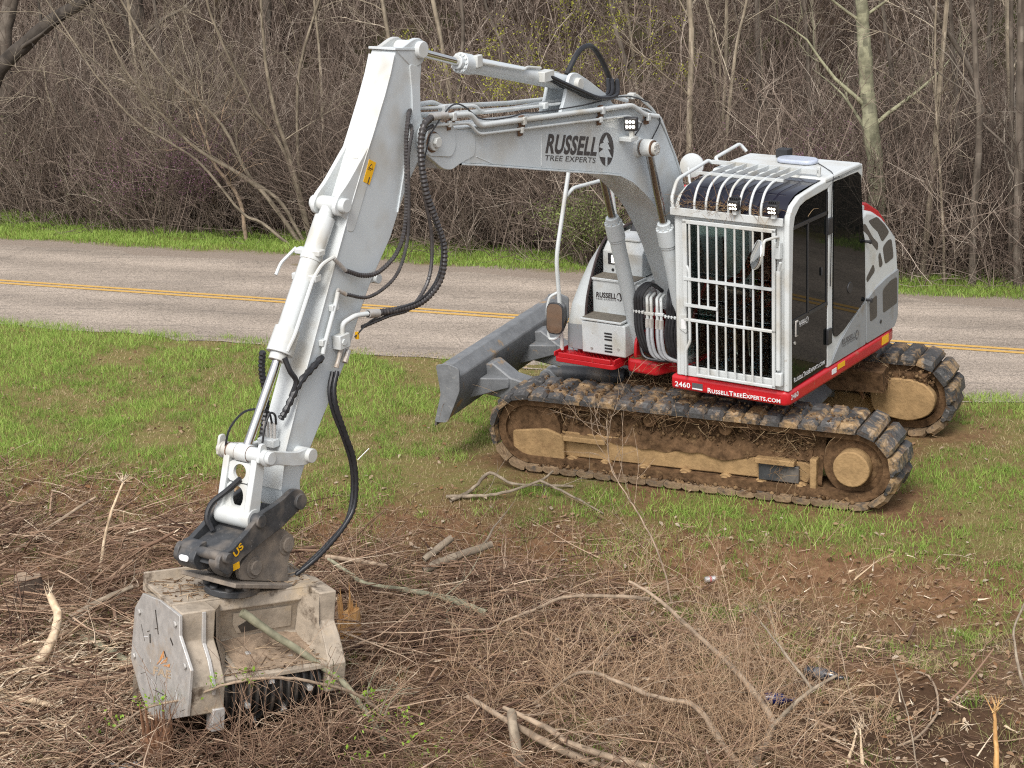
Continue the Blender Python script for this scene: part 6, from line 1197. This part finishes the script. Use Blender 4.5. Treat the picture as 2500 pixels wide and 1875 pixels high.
# matted dead grass and fine roots on the bare bank
sb = SB(); s_, t_ = region(16000, -7.5, -1.9, -7.5, 5, lambda s_, t_: sstep(-1.9, -2.6, s_) * (.25 + .75 * sstep(-5.5, -3.2, s_)) * (.35 + .65 * fbm(s_ * 1.5, t_ * 1.5, 97))); x, y = xy(s_, t_); n = len(x); a = RNG.uniform(0, 2 * np.pi, n); P = grow(np.stack([x, y, H(x, y) + RNG.uniform(.003, .03, n)], -1), np.stack([np.cos(a), np.sin(a), RNG.normal(.15, .25, n)], -1), RNG.uniform(.04, .2, n), 3, .3, (0, 0, -.05)); P[:, :, 2] = np.maximum(P[:, :, 2], H(P[:, :, 0], P[:, :, 1]) + .003); sb.add(P, RNG.uniform(.001, .0024, n), .0008, RNG.uniform(0, 1, n))
tag(obj_np('dead_grass', sb.mesh('dead_grass', strand_mat('dead_grass', [(0, (.17, .10, .06)), (.5, (.34, .235, .14)), (1, (.56, .44, .29))], .9, .1))), 'matted dead grass and roots on the bare bank', 'grass', kind='stuff')
# standing dry brush in the middle of the foreground
sb = SB(); n = 450
bx_ = np.concatenate([RNG.normal(-1.0, .55, n // 2), RNG.normal(-.6, .35, n // 4), RNG.uniform(-3.2, .3, n - n // 2 - n // 4)]); by_ = np.concatenate([RNG.normal(-5.0, .65, n // 2), RNG.normal(-5.3, .5, n // 4), RNG.uniform(-6.2, -2.9, n - n // 2 - n // 4)])
d = np.stack([RNG.normal(-.15, .55, n), RNG.normal(0, .55, n), np.full(n, 1.)], -1); P0 = grow(np.stack([bx_, by_, H(bx_, by_)], -1), d, RNG.uniform(.25, .85, n), 7, .15, (0, 0, -.13)); sb.add(P0, RNG.uniform(.0022, .004, n), .0014, RNG.uniform(.35, 1, n))
b, d, i_, u_ = spawn(P0, 5, .8); P1 = grow(b, d, RNG.uniform(.1, .4, len(b)), 5, .14, (0, 0, .0)); sb.add(P1, .0018, .001, RNG.uniform(.35, 1, len(b)))
b, d, i_, u_ = spawn(P1, 2, .8); P2 = grow(b, d, RNG.uniform(.05, .18, len(b)), 3, .14, (0, 0, .0)); sb.add(P2, .0013, .0009, RNG.uniform(.35, 1, len(b)))
brush_l = strand_mat('dry_brush_tan', [(0, (.23, .13, .08)), (.5, (.38, .245, .15)), (1, (.54, .40, .265))], .9, .1)
tag(obj_np('dry_brush', sb.mesh('dry_brush', brush_l)), 'fine dry tan brush standing in the middle foreground', 'brush', kind='stuff')
# dead leaves
def dead(n, s0, s1, t0, t1, dens, size):
    s_, t_ = region(n, s0, s1, t0, t1, dens); x, y = xy(s_, t_); n = len(x); c_ = np.stack([x, y, H(x, y) + RNG.uniform(.004, .03, n)], -1); a = RNG.uniform(0, 2 * np.pi, n); sz = RNG.uniform(*size, n)[:, None]
    A_ = norm(np.stack([np.cos(a), np.sin(a), RNG.normal(0, .3, n)], -1)); B_ = norm(np.stack([-np.sin(a), np.cos(a), RNG.normal(0, .3, n)], -1)); U = np.array([0, 0, 1.])
    curl = RNG.uniform(.0, .5, n)[:, None]
    pts = [c_ - A_ * sz, c_ - A_ * sz * .3 + B_ * sz * .55 + U * sz * curl, c_ - A_ * sz * .3 - B_ * sz * .55 + U * sz * curl * .6, c_ + A_ * sz * .35 + B_ * sz * .5 + U * sz * curl * .8, c_ + A_ * sz * .35 - B_ * sz * .5 + U * sz * curl, c_ + A_ * sz * 1.05]
    V = np.stack(pts, 1).reshape(-1, 3); o_ = (np.arange(n) * 6)[:, None]; F = np.concatenate([o_ + np.array([[0, 1, 3, 3]])[:, [0, 1, 3, 2]] * 0 + np.array([[0, 2, 4, 1]]), o_ + np.array([[1, 4, 5, 3]])], 1).reshape(-1, 4); return V, F, np.repeat(RNG.uniform(0, 1, n), 2)
leafd = strand_mat('dead_leaves', [(0, (.24, .115, .05)), (.4, (.34, .22, .13)), (.7, (.40, .29, .19)), (1, (.50, .41, .32))], .8, .2, .2)
V, F, r_ = dead(13000, -9, -1.6, -7.5, 4.5, lambda s_, t_: .25 + .75 * fbm(s_ * 1.2, t_ * 1.2, 91) * sstep(-2.0, -2.8, s_), (.008, .034)); tag(obj_np('leaf_litter', mesh_np('leaf_litter', V, F, [leafd], r_)), 'curled dead leaves strewn over the brushy bank', 'leaves', kind='stuff')
V, F, r_ = dead(900, -2.2, 1.9, -9, 5.5, lambda s_, t_: .5 + 0 * s_, (.01, .03)); tag(obj_np('leaf_litter', mesh_np('leaf_litter', V, F, [leafd], r_)), 'few dead leaves lying on the grass', 'leaves', kind='stuff')
# clods
sb = SB(); n = 2600; s_, t_ = region(n * 2, -6.5, 1.5, -8, 5, lambda s_, t_: np.where(s_ < -2, .5, .08) + 0 * t_); x, y = xy(s_, t_); n = len(x); r0 = RNG.uniform(.004, .022, n); c_ = np.stack([x, y, H(x, y) + r0 * .2], -1); P = np.stack([c_ - np.array([0, 0, 1.]) * r0[:, None], c_, c_ + RNG.normal(0, .3, (n, 3)) * r0[:, None] + np.array([0, 0, .9]) * r0[:, None]], 1)
R_ = np.stack([r0, r0 * 1.2, r0 * .3], 1); v, f, m_ = strands(P, R_, 5); sb.v.append(v); sb.f.append(f); sb.r.append(np.repeat(RNG.uniform(0, 1, n), m_)); soil_m = strand_mat('soil_clods', [(0, (.075, .042, .025)), (.6, (.16, .095, .055)), (1, (.26, .18, .11))], .95, .05)
tag(obj_np('soil_clods', sb.mesh('soil_clods', soil_m, False)), 'small clods of brown soil on the bank', 'soil', kind='stuff')

# clods and crumbs stuck on the tracks
def clods(n, name, fx, fy, fz, r):
    x, y, z = fx(n), fy(n), fz(n); r0 = RNG.uniform(*r, n); c_ = np.stack([x, y, z], -1); P = np.stack([c_ - np.array([0, 0, .9]) * r0[:, None], c_ + RNG.normal(0, .3, (n, 3)) * r0[:, None], c_ + RNG.normal(0, .4, (n, 3)) * r0[:, None] + np.array([0, 0, .8]) * r0[:, None]], 1); v, f, m_ = strands(P, np.stack([r0 * .7, r0 * 1.3, r0 * .3], 1), 5); me = mesh_np(name, v, f, [strand_mat('mud_crumbs', [(0, (.07, .042, .024)), (.6, (.14, .085, .045)), (1, (.26, .17, .09))], .95, .05)], np.repeat(RNG.uniform(0, 1, n), m_)); o = obj_np(name, me, EX); o.rotation_euler = (0, 0, PUA); return tag(o, kind='stuff')
clods(420, 'mud_clods', lambda n: RNG.uniform(-1.2, 1.35, n), lambda n: RNG.uniform(1.04, 1.09, n), lambda n: np.clip(RNG.normal(.47, .08, n), .3, .60), (.004, .017)); clods(260, 'mud_clods', lambda n: RNG.uniform(-1.5, 1.5, n), lambda n: RNG.uniform(.76, 1.2, n), lambda n: np.full(n, .795), (.004, .014)); clods(300, 'mud_clods', lambda n: RNG.uniform(-1.5, 1.4, n), lambda n: RNG.uniform(1.1, 1.22, n), lambda n: RNG.uniform(.07, .11, n), (.006, .022)); clods(220, 'mud_clods', lambda n: RNG.uniform(-1.7, -.8, n), lambda n: RNG.uniform(-.8, -.7, n), lambda n: RNG.normal(.6, .04, n), (.004, .018))
# straw and roots caught on the machine
def caught(n, cx, cy, cz, sx, sy_, sz_, name, par, frame):
    c_ = np.stack([RNG.normal(cx, sx, n), RNG.normal(cy, sy_, n), RNG.normal(cz, sz_, n)], -1); P = grow(c_, RNG.normal(0, 1, (n, 3)) * np.array([1, 1, .6]), RNG.uniform(.05, .28, n), 4, .3, (0, 0, -.12)); q = SB().add(P, .0022, .001, RNG.uniform(0, 1, n)); o = obj_np(name, q.mesh(name, strand_mat('roots_' + str(n), [(0, (.12, .07, .04)), (.6, (.24, .15, .08)), (1, (.42, .31, .18))], .9)), par); o.rotation_euler = (0, 0, frame); return tag(o, kind='stuff')
caught(260, .45, .55, .80, .22, .22, .03, 'caught_roots', EX, PUA); caught(220, -1.0, -.62, .66, .22, .10, .07, 'caught_roots', EX, PUA); caught(200, -.9, 1.08, .42, .08, .04, .12, 'caught_roots', EX, PUA); caught(240, .2, 1.2, .70, .8, .06, .03, 'caught_roots', EX, PUA); caught(160, 1.20, .6, 2.60, .01, .28, .012, 'caught_twigs', EX, PTA); caught(90, .85, -.25, 1.09, .08, .2, .01, 'caught_twigs', EX, PTA)
md = roughen(MB().box(.05, .8, .3, .8, .70, .79), .05, 4, 6); UP('mud_heap', md, mud_d, smooth=70)
md = roughen(MB().box(-1.3, -.75, -.75, -.45, .52, .72), .06, 4, 9); UP('mud_heap', md, mud_d, smooth=70)
UP('caught_branch', MB().tube([(-.95, -.5, .78), (-1.0, -.58, .62), (-1.08, -.62, .40)], [.03, .026, .012], 8), wood_red)
# ================================================================= WOODS
TREES = {
 'lichen': ([(3.27, 10.12, -1.15), (3.26, 10.12, -0.01), (3.16, 10.12, 0.87), (3.09, 10.12, 1.62), (3.05, 10.12, 2.24), (3.00, 10.12, 2.96)], 0.125),
 'clump_a': ([(-5.09, 13.33, -1.12), (-5.82, 13.33, -0.21), (-6.71, 13.33, 0.46)], 0.0331),
 'clump_b': ([(-5.08, 13.43, -1.13), (-5.49, 13.43, -0.49), (-5.96, 13.43, -0.07), (-6.30, 13.43, 0.67), (-6.59, 13.43, 1.06), (-7.03, 13.43, 1.51), (-7.42, 13.43, 2.16)], 0.0306),
 'clump_c': ([(-5.05, 13.53, -1.15), (-5.28, 13.53, -0.00), (-5.50, 13.53, 0.97), (-5.58, 13.53, 1.64), (-5.59, 13.53, 2.33)], 0.0348),
 'clump_d': ([(-5.07, 13.64, -1.16), (-5.41, 13.64, 0.25), (-5.82, 13.64, 0.96), (-6.32, 13.64, 2.27), (-6.44, 13.64, 2.85)], 0.0281),
 'clump_e': ([(-5.05, 13.74, -1.17), (-5.20, 13.74, -0.57), (-5.19, 13.74, 0.75), (-5.06, 13.74, 1.70), (-4.63, 13.74, 2.82)], 0.0281),
 'clump_f': ([(-5.10, 13.22, -1.11), (-5.81, 13.22, -0.72), (-6.11, 13.22, -0.54), (-6.74, 13.22, 0.30), (-7.63, 13.22, 0.95)], 0.0238),
 'saplingL': ([(-9.63, 16.70, -1.37), (-9.56, 16.70, -0.78), (-9.60, 16.70, -0.35), (-9.63, 16.70, 0.19)], 0.03),
 'saplingM': ([(-6.12, 13.54, -1.09), (-6.17, 13.54, -0.52), (-6.35, 13.54, -0.12), (-6.54, 13.54, 0.19)], 0.032),
 'sapling2': ([(-7.92, 15.35, -1.25), (-7.86, 15.35, -0.67), (-7.77, 15.35, -0.26)], 0.02),
 'deepA': ([(-9.21, 21.07, -2.54), (-8.96, 21.07, 0.14), (-8.89, 21.07, 1.43), (-8.85, 21.07, 2.23)], 0.22),
 'deepB': ([(-10.95, 25.03, -3.23), (-10.75, 25.03, -1.08), (-10.50, 25.03, 1.85)], 0.2),
 'deepC': ([(-6.97, 21.24, -2.68), (-6.64, 21.24, -0.57), (-6.35, 21.24, 2.10)], 0.12),
 'edgeL': ([(-11.09, 18.06, -1.74), (-10.83, 18.06, 0.20), (-10.71, 18.06, 1.66), (-10.45, 18.06, 2.64)], 0.17),
 'limb': ([(-10.48, 14.89, 1.17), (-10.03, 14.89, 1.62), (-9.72, 14.89, 1.89), (-9.10, 14.89, 2.36), (-8.54, 14.89, 2.66), (-7.96, 14.89, 3.03)], 0.13),
 't1': ([(4.63, 9.99, -1.30), (4.59, 9.99, -0.92), (4.45, 9.99, -0.05), (4.31, 9.99, 1.35), (4.19, 9.99, 2.71), (4.15, 9.99, 2.98)], 0.040),
 't2': ([(4.37, 8.91, -1.12), (4.36, 8.91, -0.08), (4.39, 8.91, 1.00), (4.34, 8.91, 1.80), (4.24, 8.91, 2.84), (4.21, 8.91, 3.10)], 0.049),
 't3': ([(4.96, 9.21, -1.23), (4.88, 9.21, 0.92), (4.80, 9.21, 2.78), (4.78, 9.21, 3.04)], 0.032),
 't4': ([(4.94, 8.68, -1.13), (4.91, 8.68, 0.23), (4.87, 8.68, 2.04), (4.85, 8.68, 3.10)], 0.061),
 't5': ([(4.04, 9.15, -1.10), (3.96, 9.15, 0.06), (3.89, 9.15, 0.97), (3.82, 9.15, 2.02), (3.81, 9.15, 2.99)], 0.019),
 't6': ([(4.00, 11.33, -1.44), (4.00, 11.33, -1.23), (3.80, 11.33, 0.27), (3.70, 11.33, 1.39), (3.50, 11.33, 2.69)], 0.036),
 't7': ([(5.38, 11.84, -1.92), (5.35, 11.84, 0.01), (5.23, 11.84, 1.84), (5.27, 11.84, 2.67)], 0.036),
 't8': ([(0.74, 11.59, -1.20), (0.76, 11.59, 0.53), (0.82, 11.59, 2.07), (0.82, 11.59, 2.89)], 0.050),
 't9': ([(1.25, 11.92, -1.26), (1.32, 11.92, 0.26), (1.48, 11.92, 1.73), (1.71, 11.92, 2.82)], 0.029),
 't10': ([(2.15, 14.25, -1.59), (2.12, 14.25, 0.66), (2.10, 14.25, 2.53)], 0.043),
 't11': ([(0.12, 13.46, -1.40), (0.07, 13.46, 0.88), (-0.18, 13.46, 2.10), (-0.29, 13.46, 2.73)], 0.036),
 't12': ([(-2.75, 14.10, -1.33), (-2.69, 14.10, 0.57), (-2.53, 14.10, 1.86), (-2.52, 14.10, 2.75)], 0.036),
 't13': ([(-1.88, 14.82, -1.94), (-1.84, 14.82, -0.28), (-1.87, 14.82, 1.40), (-2.10, 14.82, 2.13), (-2.18, 14.82, 2.59)], 0.029),
 'lean': ([(4.56, 9.48, 1.49), (4.32, 9.48, 1.94), (3.98, 9.48, 2.45), (3.69, 9.48, 2.90)], 0.036),
}
bark_w = strand_mat('woodland_bark', [(0, (.07, .056, .045)), (.5, (.135, .112, .09)), (1, (.22, .19, .155))], .95, .1, noise=5)
bark_l = strand_mat('lichen_bark', [(0, (.155, .15, .105)), (1, (.36, .35, .23))], .95, .1, noise=11)
bark_c = strand_mat('pale_mossy_bark', [(0, (.15, .122, .088)), (.5, (.27, .225, .165)), (1, (.42, .36, .275))], .95, .1, noise=6)
def tree(stems, lab, mat, nlimb=10, llen=(1., 2.2), name='bare_tree', ext=5., twigs=(4, 3), group=None, upl=.35):
    base = stems[0][0][0]; t = tag(empty(name, base), lab, 'tree', group); base = np.array(base); allP = []
    tw = SB()
    for pts, r in stems:
        P = [np.array(p, float) for p in pts]; dr = norm((P[-1] - P[-2])[None])[0]; q = P[-1]
        for k in range(3):
            dr = norm((dr + np.array([RNG.normal(0, .12), RNG.normal(0, .12), .25]))[None])[0]; q = q + dr * ext / 3; P.append(q)
        P[0] = P[0] - np.array([0, 0, .25])
        C_ = smooth_poly([Vector(p) for p in P], 5)[None] - base; C_[:, :, 1] += np.cumsum(RNG.normal(0, .02, C_.shape[1]))[None]; C_[:, 1:, :2] += RNG.normal(0, r * .08, C_[:, 1:, :2].shape)
        K = C_.shape[1]; rr = (r * (1.12 - .75 * np.linspace(0, 1, K)) * (1 + RNG.normal(0, .04, K)))[None]; rr[:, 0] *= 1.25
        v, f, m_ = strands(C_, rr, 9); o = obj_np('trunk', mesh_np('trunk', v, f, [mat], np.clip(np.full(len(f), .5) + RNG.normal(0, .16, len(f)), 0, 1), smooth=True), t); allP.append(C_)
        b, d, i_, u_ = spawn(C_, nlimb, 1.1, .18); d[:, 2] = np.abs(d[:, 2]) * .6 + upl; L1 = RNG.uniform(*llen, nlimb) * (1.15 - .6 * u_)
        Q = grow(b, d, L1, 7, .13, (0, 0, .03)); tw.add(Q, np.maximum(.006, r * .38 * (1.1 - u_)), .004, RNG.uniform(.3, 1, nlimb), 5)
        b, d, i_, u_ = spawn(Q, twigs[0], .8); Q2 = grow(b, d, RNG.uniform(.3, .9, len(b)), 5, .15, (0, 0, .03)); tw.add(Q2, .006, .0025, RNG.uniform(.2, 1, len(b)))
        b, d, i_, u_ = spawn(Q2, twigs[1], .8); Q3 = grow(b, d, RNG.uniform(.12, .45, len(b)), 4, .15, (0, 0, .02)); tw.add(Q3, .0032, .0018, RNG.uniform(.2, 1, len(b)))
    obj_np('crown', tw.mesh('crown', mat), t); return t
T = TREES
tree([T['lichen']], 'straight trunk with pale green lichen rising behind the cab', bark_l, 7, (1., 2.4), 'lichen_tree', 6)
tree([T[k] for k in ('clump_a', 'clump_b', 'clump_c', 'clump_d', 'clump_e', 'clump_f')], 'pale many-stemmed tree fanning out to the left behind the stick', strand_mat('mossy_grey_bark', [(0, (.11, .09, .065)), (.5, (.195, .163, .12)), (1, (.30, .255, .19))], .95, .1, noise=6), 9, (.8, 2.2), 'multi_stem_tree', 2.5, (6, 4))
tree([T['limb']], 'dark heavy limb leaning into the top left corner', strand_mat('dark_bark', [(0, (.035, .03, .026)), (1, (.085, .072, .06))], .95, .1, noise=6), 6, (.8, 1.6), 'leaning_limb', 2.5)
tree([T['edgeL']], 'thick grey trunk at the left edge of the woods', bark_w, 6); tree([T['deepA']], 'broad grey trunk deep in the woods at left', bark_w, 6, (1.5, 3)); tree([T['deepB']], 'far trunk against a green gap in the woods at left', bark_w, 6, (1.5, 3)); tree([T['deepC']], 'far trunk behind the fan of pale stems', bark_w, 6, (1.5, 3))
tree([T['saplingL']], 'thin pale sapling at the grass edge near the left side', bark_c, 5, (.4, 1.), 'sapling', 1.2); tree([T['saplingM']], 'crooked brown sapling at the grass edge left of the stick', bark_t, 5, (.4, 1.), 'sapling', 1.2); tree([T['sapling2']], 'small straight sapling between the two crooked ones', bark_c, 4, (.3, .8), 'sapling', 1.)
for k, lab in (('t1', 'slim curved trunk left of the tallest straight one at right'), ('t2', 'tall straight grey trunk standing at the grass edge on the right'), ('t3', 'slim straight trunk second from the right edge'), ('t4', 'thick trunk cut by the right edge'), ('t5', 'very thin pale sapling at the grass edge right of the machine'), ('t6', 'slanting trunk just right of the engine housing'), ('t7', 'far trunk between the straight trunks at right'),
               ('t8', 'bare tree with crossing limbs behind the round white mirror'), ('t9', 'thin slanting trunk left of the cab roof'), ('t10', 'trunk deep in the woods above the cab roof'), ('t11', 'slim trunk behind the boom hoses'), ('t12', 'trunk rising behind the arm cylinder rod'), ('t13', 'curved thin trunk behind the arm cylinder barrel'), ('lean', 'bare limb slanting across the trunks at right')):
    tree([T[k]], lab, bark_c if k in ('t5', 't8', 't9') else bark_w, 9 if k not in ('t8',) else 14, (.9, 2.2), 'bare_tree', 5)

# slim trunks that fill the woods, none of which stands out
SLIM = random.Random(3); slim = []
for i in range(30):
    s0 = SLIM.uniform(10.3, 17.); t_ = SLIM.uniform(-.5, 4.5) + (s0 - 10) * .12 if i < 17 else SLIM.uniform(-15, -1.5); s0 += max(0, -t_ - 4) * .1; x, y = xy(s0, t_); z0 = hz(x, y); r = SLIM.uniform(.018, .05); lx, ly = SLIM.uniform(-.5, .3), SLIM.uniform(-.4, .4)
    slim.append(((x + 2.) / (y + 17.4), i, [(x + lx * u + SLIM.uniform(-.06, .06), y + ly * u, z0 + 4.6 * u) for u in (0, .3, .6, 1)], r))
ORD = 'first second third fourth fifth sixth seventh eighth ninth tenth eleventh twelfth thirteenth fourteenth fifteenth sixteenth seventeenth'.split()
for side, wd in ((0, 'right'), (1, 'left')):
    L_ = sorted([q for q in slim if (q[1] >= 17) == bool(side)], key=lambda q: q[0], reverse=not side)
    for k, (_, i, pts, r) in enumerate(L_):
        tree([(pts, r)], f'slim {"pale" if i % 3 else "dark"} bare tree in the woods, {ORD[k]} of the slim ones from the {wd} edge', bark_c if i % 3 else bark_w, 9, (.6, 1.8), 'slim_tree', 3., (4, 3), f'slim bare trees filling the woods at {wd}')
# understorey thicket, one brown mass
thick_m = strand_mat('thicket_twigs', [(0, (.075, .056, .046)), (.35, (.16, .122, .099)), (.65, (.255, .20, .16)), (.9, (.36, .292, .235)), (1, (.54, .46, .375))], .95, .05)
def thicket_mesh(name, n0, w, dp, hmin, hmax, k1, k2, rad=1.):
    sb = SB(); x = RNG.uniform(-w / 2, w / 2, n0); y = RNG.uniform(-dp / 2, dp / 2, n0)
    d = np.stack([RNG.normal(0, .35, n0), RNG.normal(0, .35, n0), np.full(n0, 1.)], -1); L0 = RNG.uniform(hmin, hmax, n0); P0 = grow(np.stack([x, y, np.full(n0, -.35)], -1), d, L0, 7, .14, (0, 0, .0)); c0 = np.clip(RNG.beta(1.8, 2.0, n0), 0, 1); sb.add(P0, rad * (.004 + .012 * RNG.uniform(0, 1, n0) ** 2), .003, c0)
    b, d, i_, u_ = spawn(P0, k1, .75, .1); c1 = np.clip(c0[i_] + RNG.normal(0, .14, len(i_)), 0, 1); P1 = grow(b, d, RNG.uniform(.4, 1.4, len(b)), 5, .17, (0, 0, .01)); sb.add(P1, rad * .0048, .0026, c1)
    b, d, i_, u_ = spawn(P1, k2, .8, .15); P2 = grow(b, d, RNG.uniform(.15, .65, len(b)), 3, .2, (0, 0, .01)); sb.add(P2, rad * .0031, .002, np.clip(c1[i_] + RNG.normal(0, .14, len(i_)), 0, 1))
    return sb.mesh(name, thick_m)
def rows(name, meshes, srow, t0, t1, step, lab, zoff=0.):
    k = 0
    for s0 in srow:
        for t_ in np.arange(t0, t1, step):
            tj = t_ + RNG.uniform(-.6, .6); sj = s0 + RNG.uniform(-.3, .3) + max(0, -tj - 4) * .10; x, y = xy(sj, tj)
            o = obj_np(name, meshes[k % len(meshes)], loc=(x, y, hz(x, y) + zoff)); o.rotation_euler = (0, 0, -math.atan2(NX, NY) + (math.pi if RNG.uniform() < .5 else 0) + RNG.normal(0, .12)); q = RNG.uniform(.9, 1.12); o.scale = (q, q, q * RNG.uniform(.9, 1.1)); tag(o, lab, 'thicket', kind='stuff'); k += 1
TA = [thicket_mesh('thicket', 270, 4.8, 2.0, 1.0, 3.4, 5, 4) for _ in range(2)]; TB = [thicket_mesh('far_woods', 140, 6.5, 4.0, 2.5, 7., 5, 4, 1.5) for _ in range(2)]
rows('thicket', TA, (10.75, 12.4, 14.2), -19, 11, 4.1, 'dense brown bare brush along the edge of the woods')
rows('far_woods', TB, (16.5, 20., 24., 29., 35.), -28, 17, 5.4, 'mass of bare woodland on the slope behind')
# new leaves on a few bushes
def bush(c0, rx, ry, rz_, n, lab, stops, size, nst=26):
    t = tag(empty('budding_shrub', (c0[0], c0[1], float(H(np.array([c0[0]]), np.array([c0[1]]))[0]))), lab, 'shrub'); b0 = np.array(t.location); sb = SB()
    d = np.stack([RNG.normal(0, .4, nst), RNG.normal(0, .4, nst), np.full(nst, 1.)], -1); hgt = c0[2] + rz_ - b0[2]; P0 = grow(np.stack([RNG.normal(0, rx * .3, nst), RNG.normal(0, ry * .3, nst), np.zeros(nst)], -1), d, RNG.uniform(.6, 1.1, nst) * hgt, 8, .12, (0, 0, .02)); sb.add(P0, .008, .003, RNG.uniform(0, .8, nst)); bb, d, i_, u_ = spawn(P0, 6, .8, .35); P1 = grow(bb, d, RNG.uniform(.2, .7, len(bb)), 4, .15, (0, 0, .03)); sb.add(P1, .0035, .0018, RNG.uniform(0, .8, len(bb)))
    obj_np('stems', sb.mesh('stems', thick_m), t); pts = P1.reshape(-1, 3); pts = pts[np.abs(pts[:, 2] + b0[2] - c0[2]) < rz_]; k = RNG.integers(0, len(pts), n); c_ = pts[k] + RNG.normal(0, .06, (n, 3)); V, F = leafquads(c_, RNG.uniform(*size, n)); obj_np('leaves', mesh_np('leaves', V, F, [strand_mat('bush_leaves', stops, .6, .2, .3)], RNG.uniform(0, 1, n)), t)
yg = [(0, (.22, .22, .03)), (1, (.42, .42, .07))]; gr = [(0, (.13, .17, .05)), (1, (.30, .36, .12))]; dg_ = [(0, (.05, .10, .02)), (1, (.11, .17, .04))]; pu = [(0, (.22, .09, .16)), (1, (.34, .17, .27))]
bush((-.9, 13.0, 2.1), 1.0, .8, .8, 2600, 'yellow-green budding bush above the boom at the top of the picture', yg, (.012, .028), 40); bush((-2.0, 13.5, 1.7), .7, .6, .6, 900, 'yellowish bush behind the arm cylinder', yg, (.012, .026))
bush((-.78, 10.75, -.6), .42, .4, .65, 5200, 'pale green leafing bush beside the machine hand rail', gr, (.011, .024), 44); bush((-8.2, 15.6, -.7), .6, .5, .5, 900, 'dark green bush low in the thicket at left', dg_, (.015, .03)); bush((-11.0, 17.2, .0), .8, .6, .7, 900, 'olive bush at the left edge of the woods', gr, (.012, .024))
bush((-7.4, 14.4, .1), .9, .6, .8, 3000, 'purple flowering bush in the thicket at left', pu, (.008, .018)); bush((2.2, 10.6, .6), .7, .5, .5, 1500, 'purple flowering bush behind the cab roof', pu, (.008, .016)); bush((4.3, 13.5, .6), 1.2, .8, 1.0, 1300, 'olive leafing bush among the trunks at right', dg_, (.010, .02))
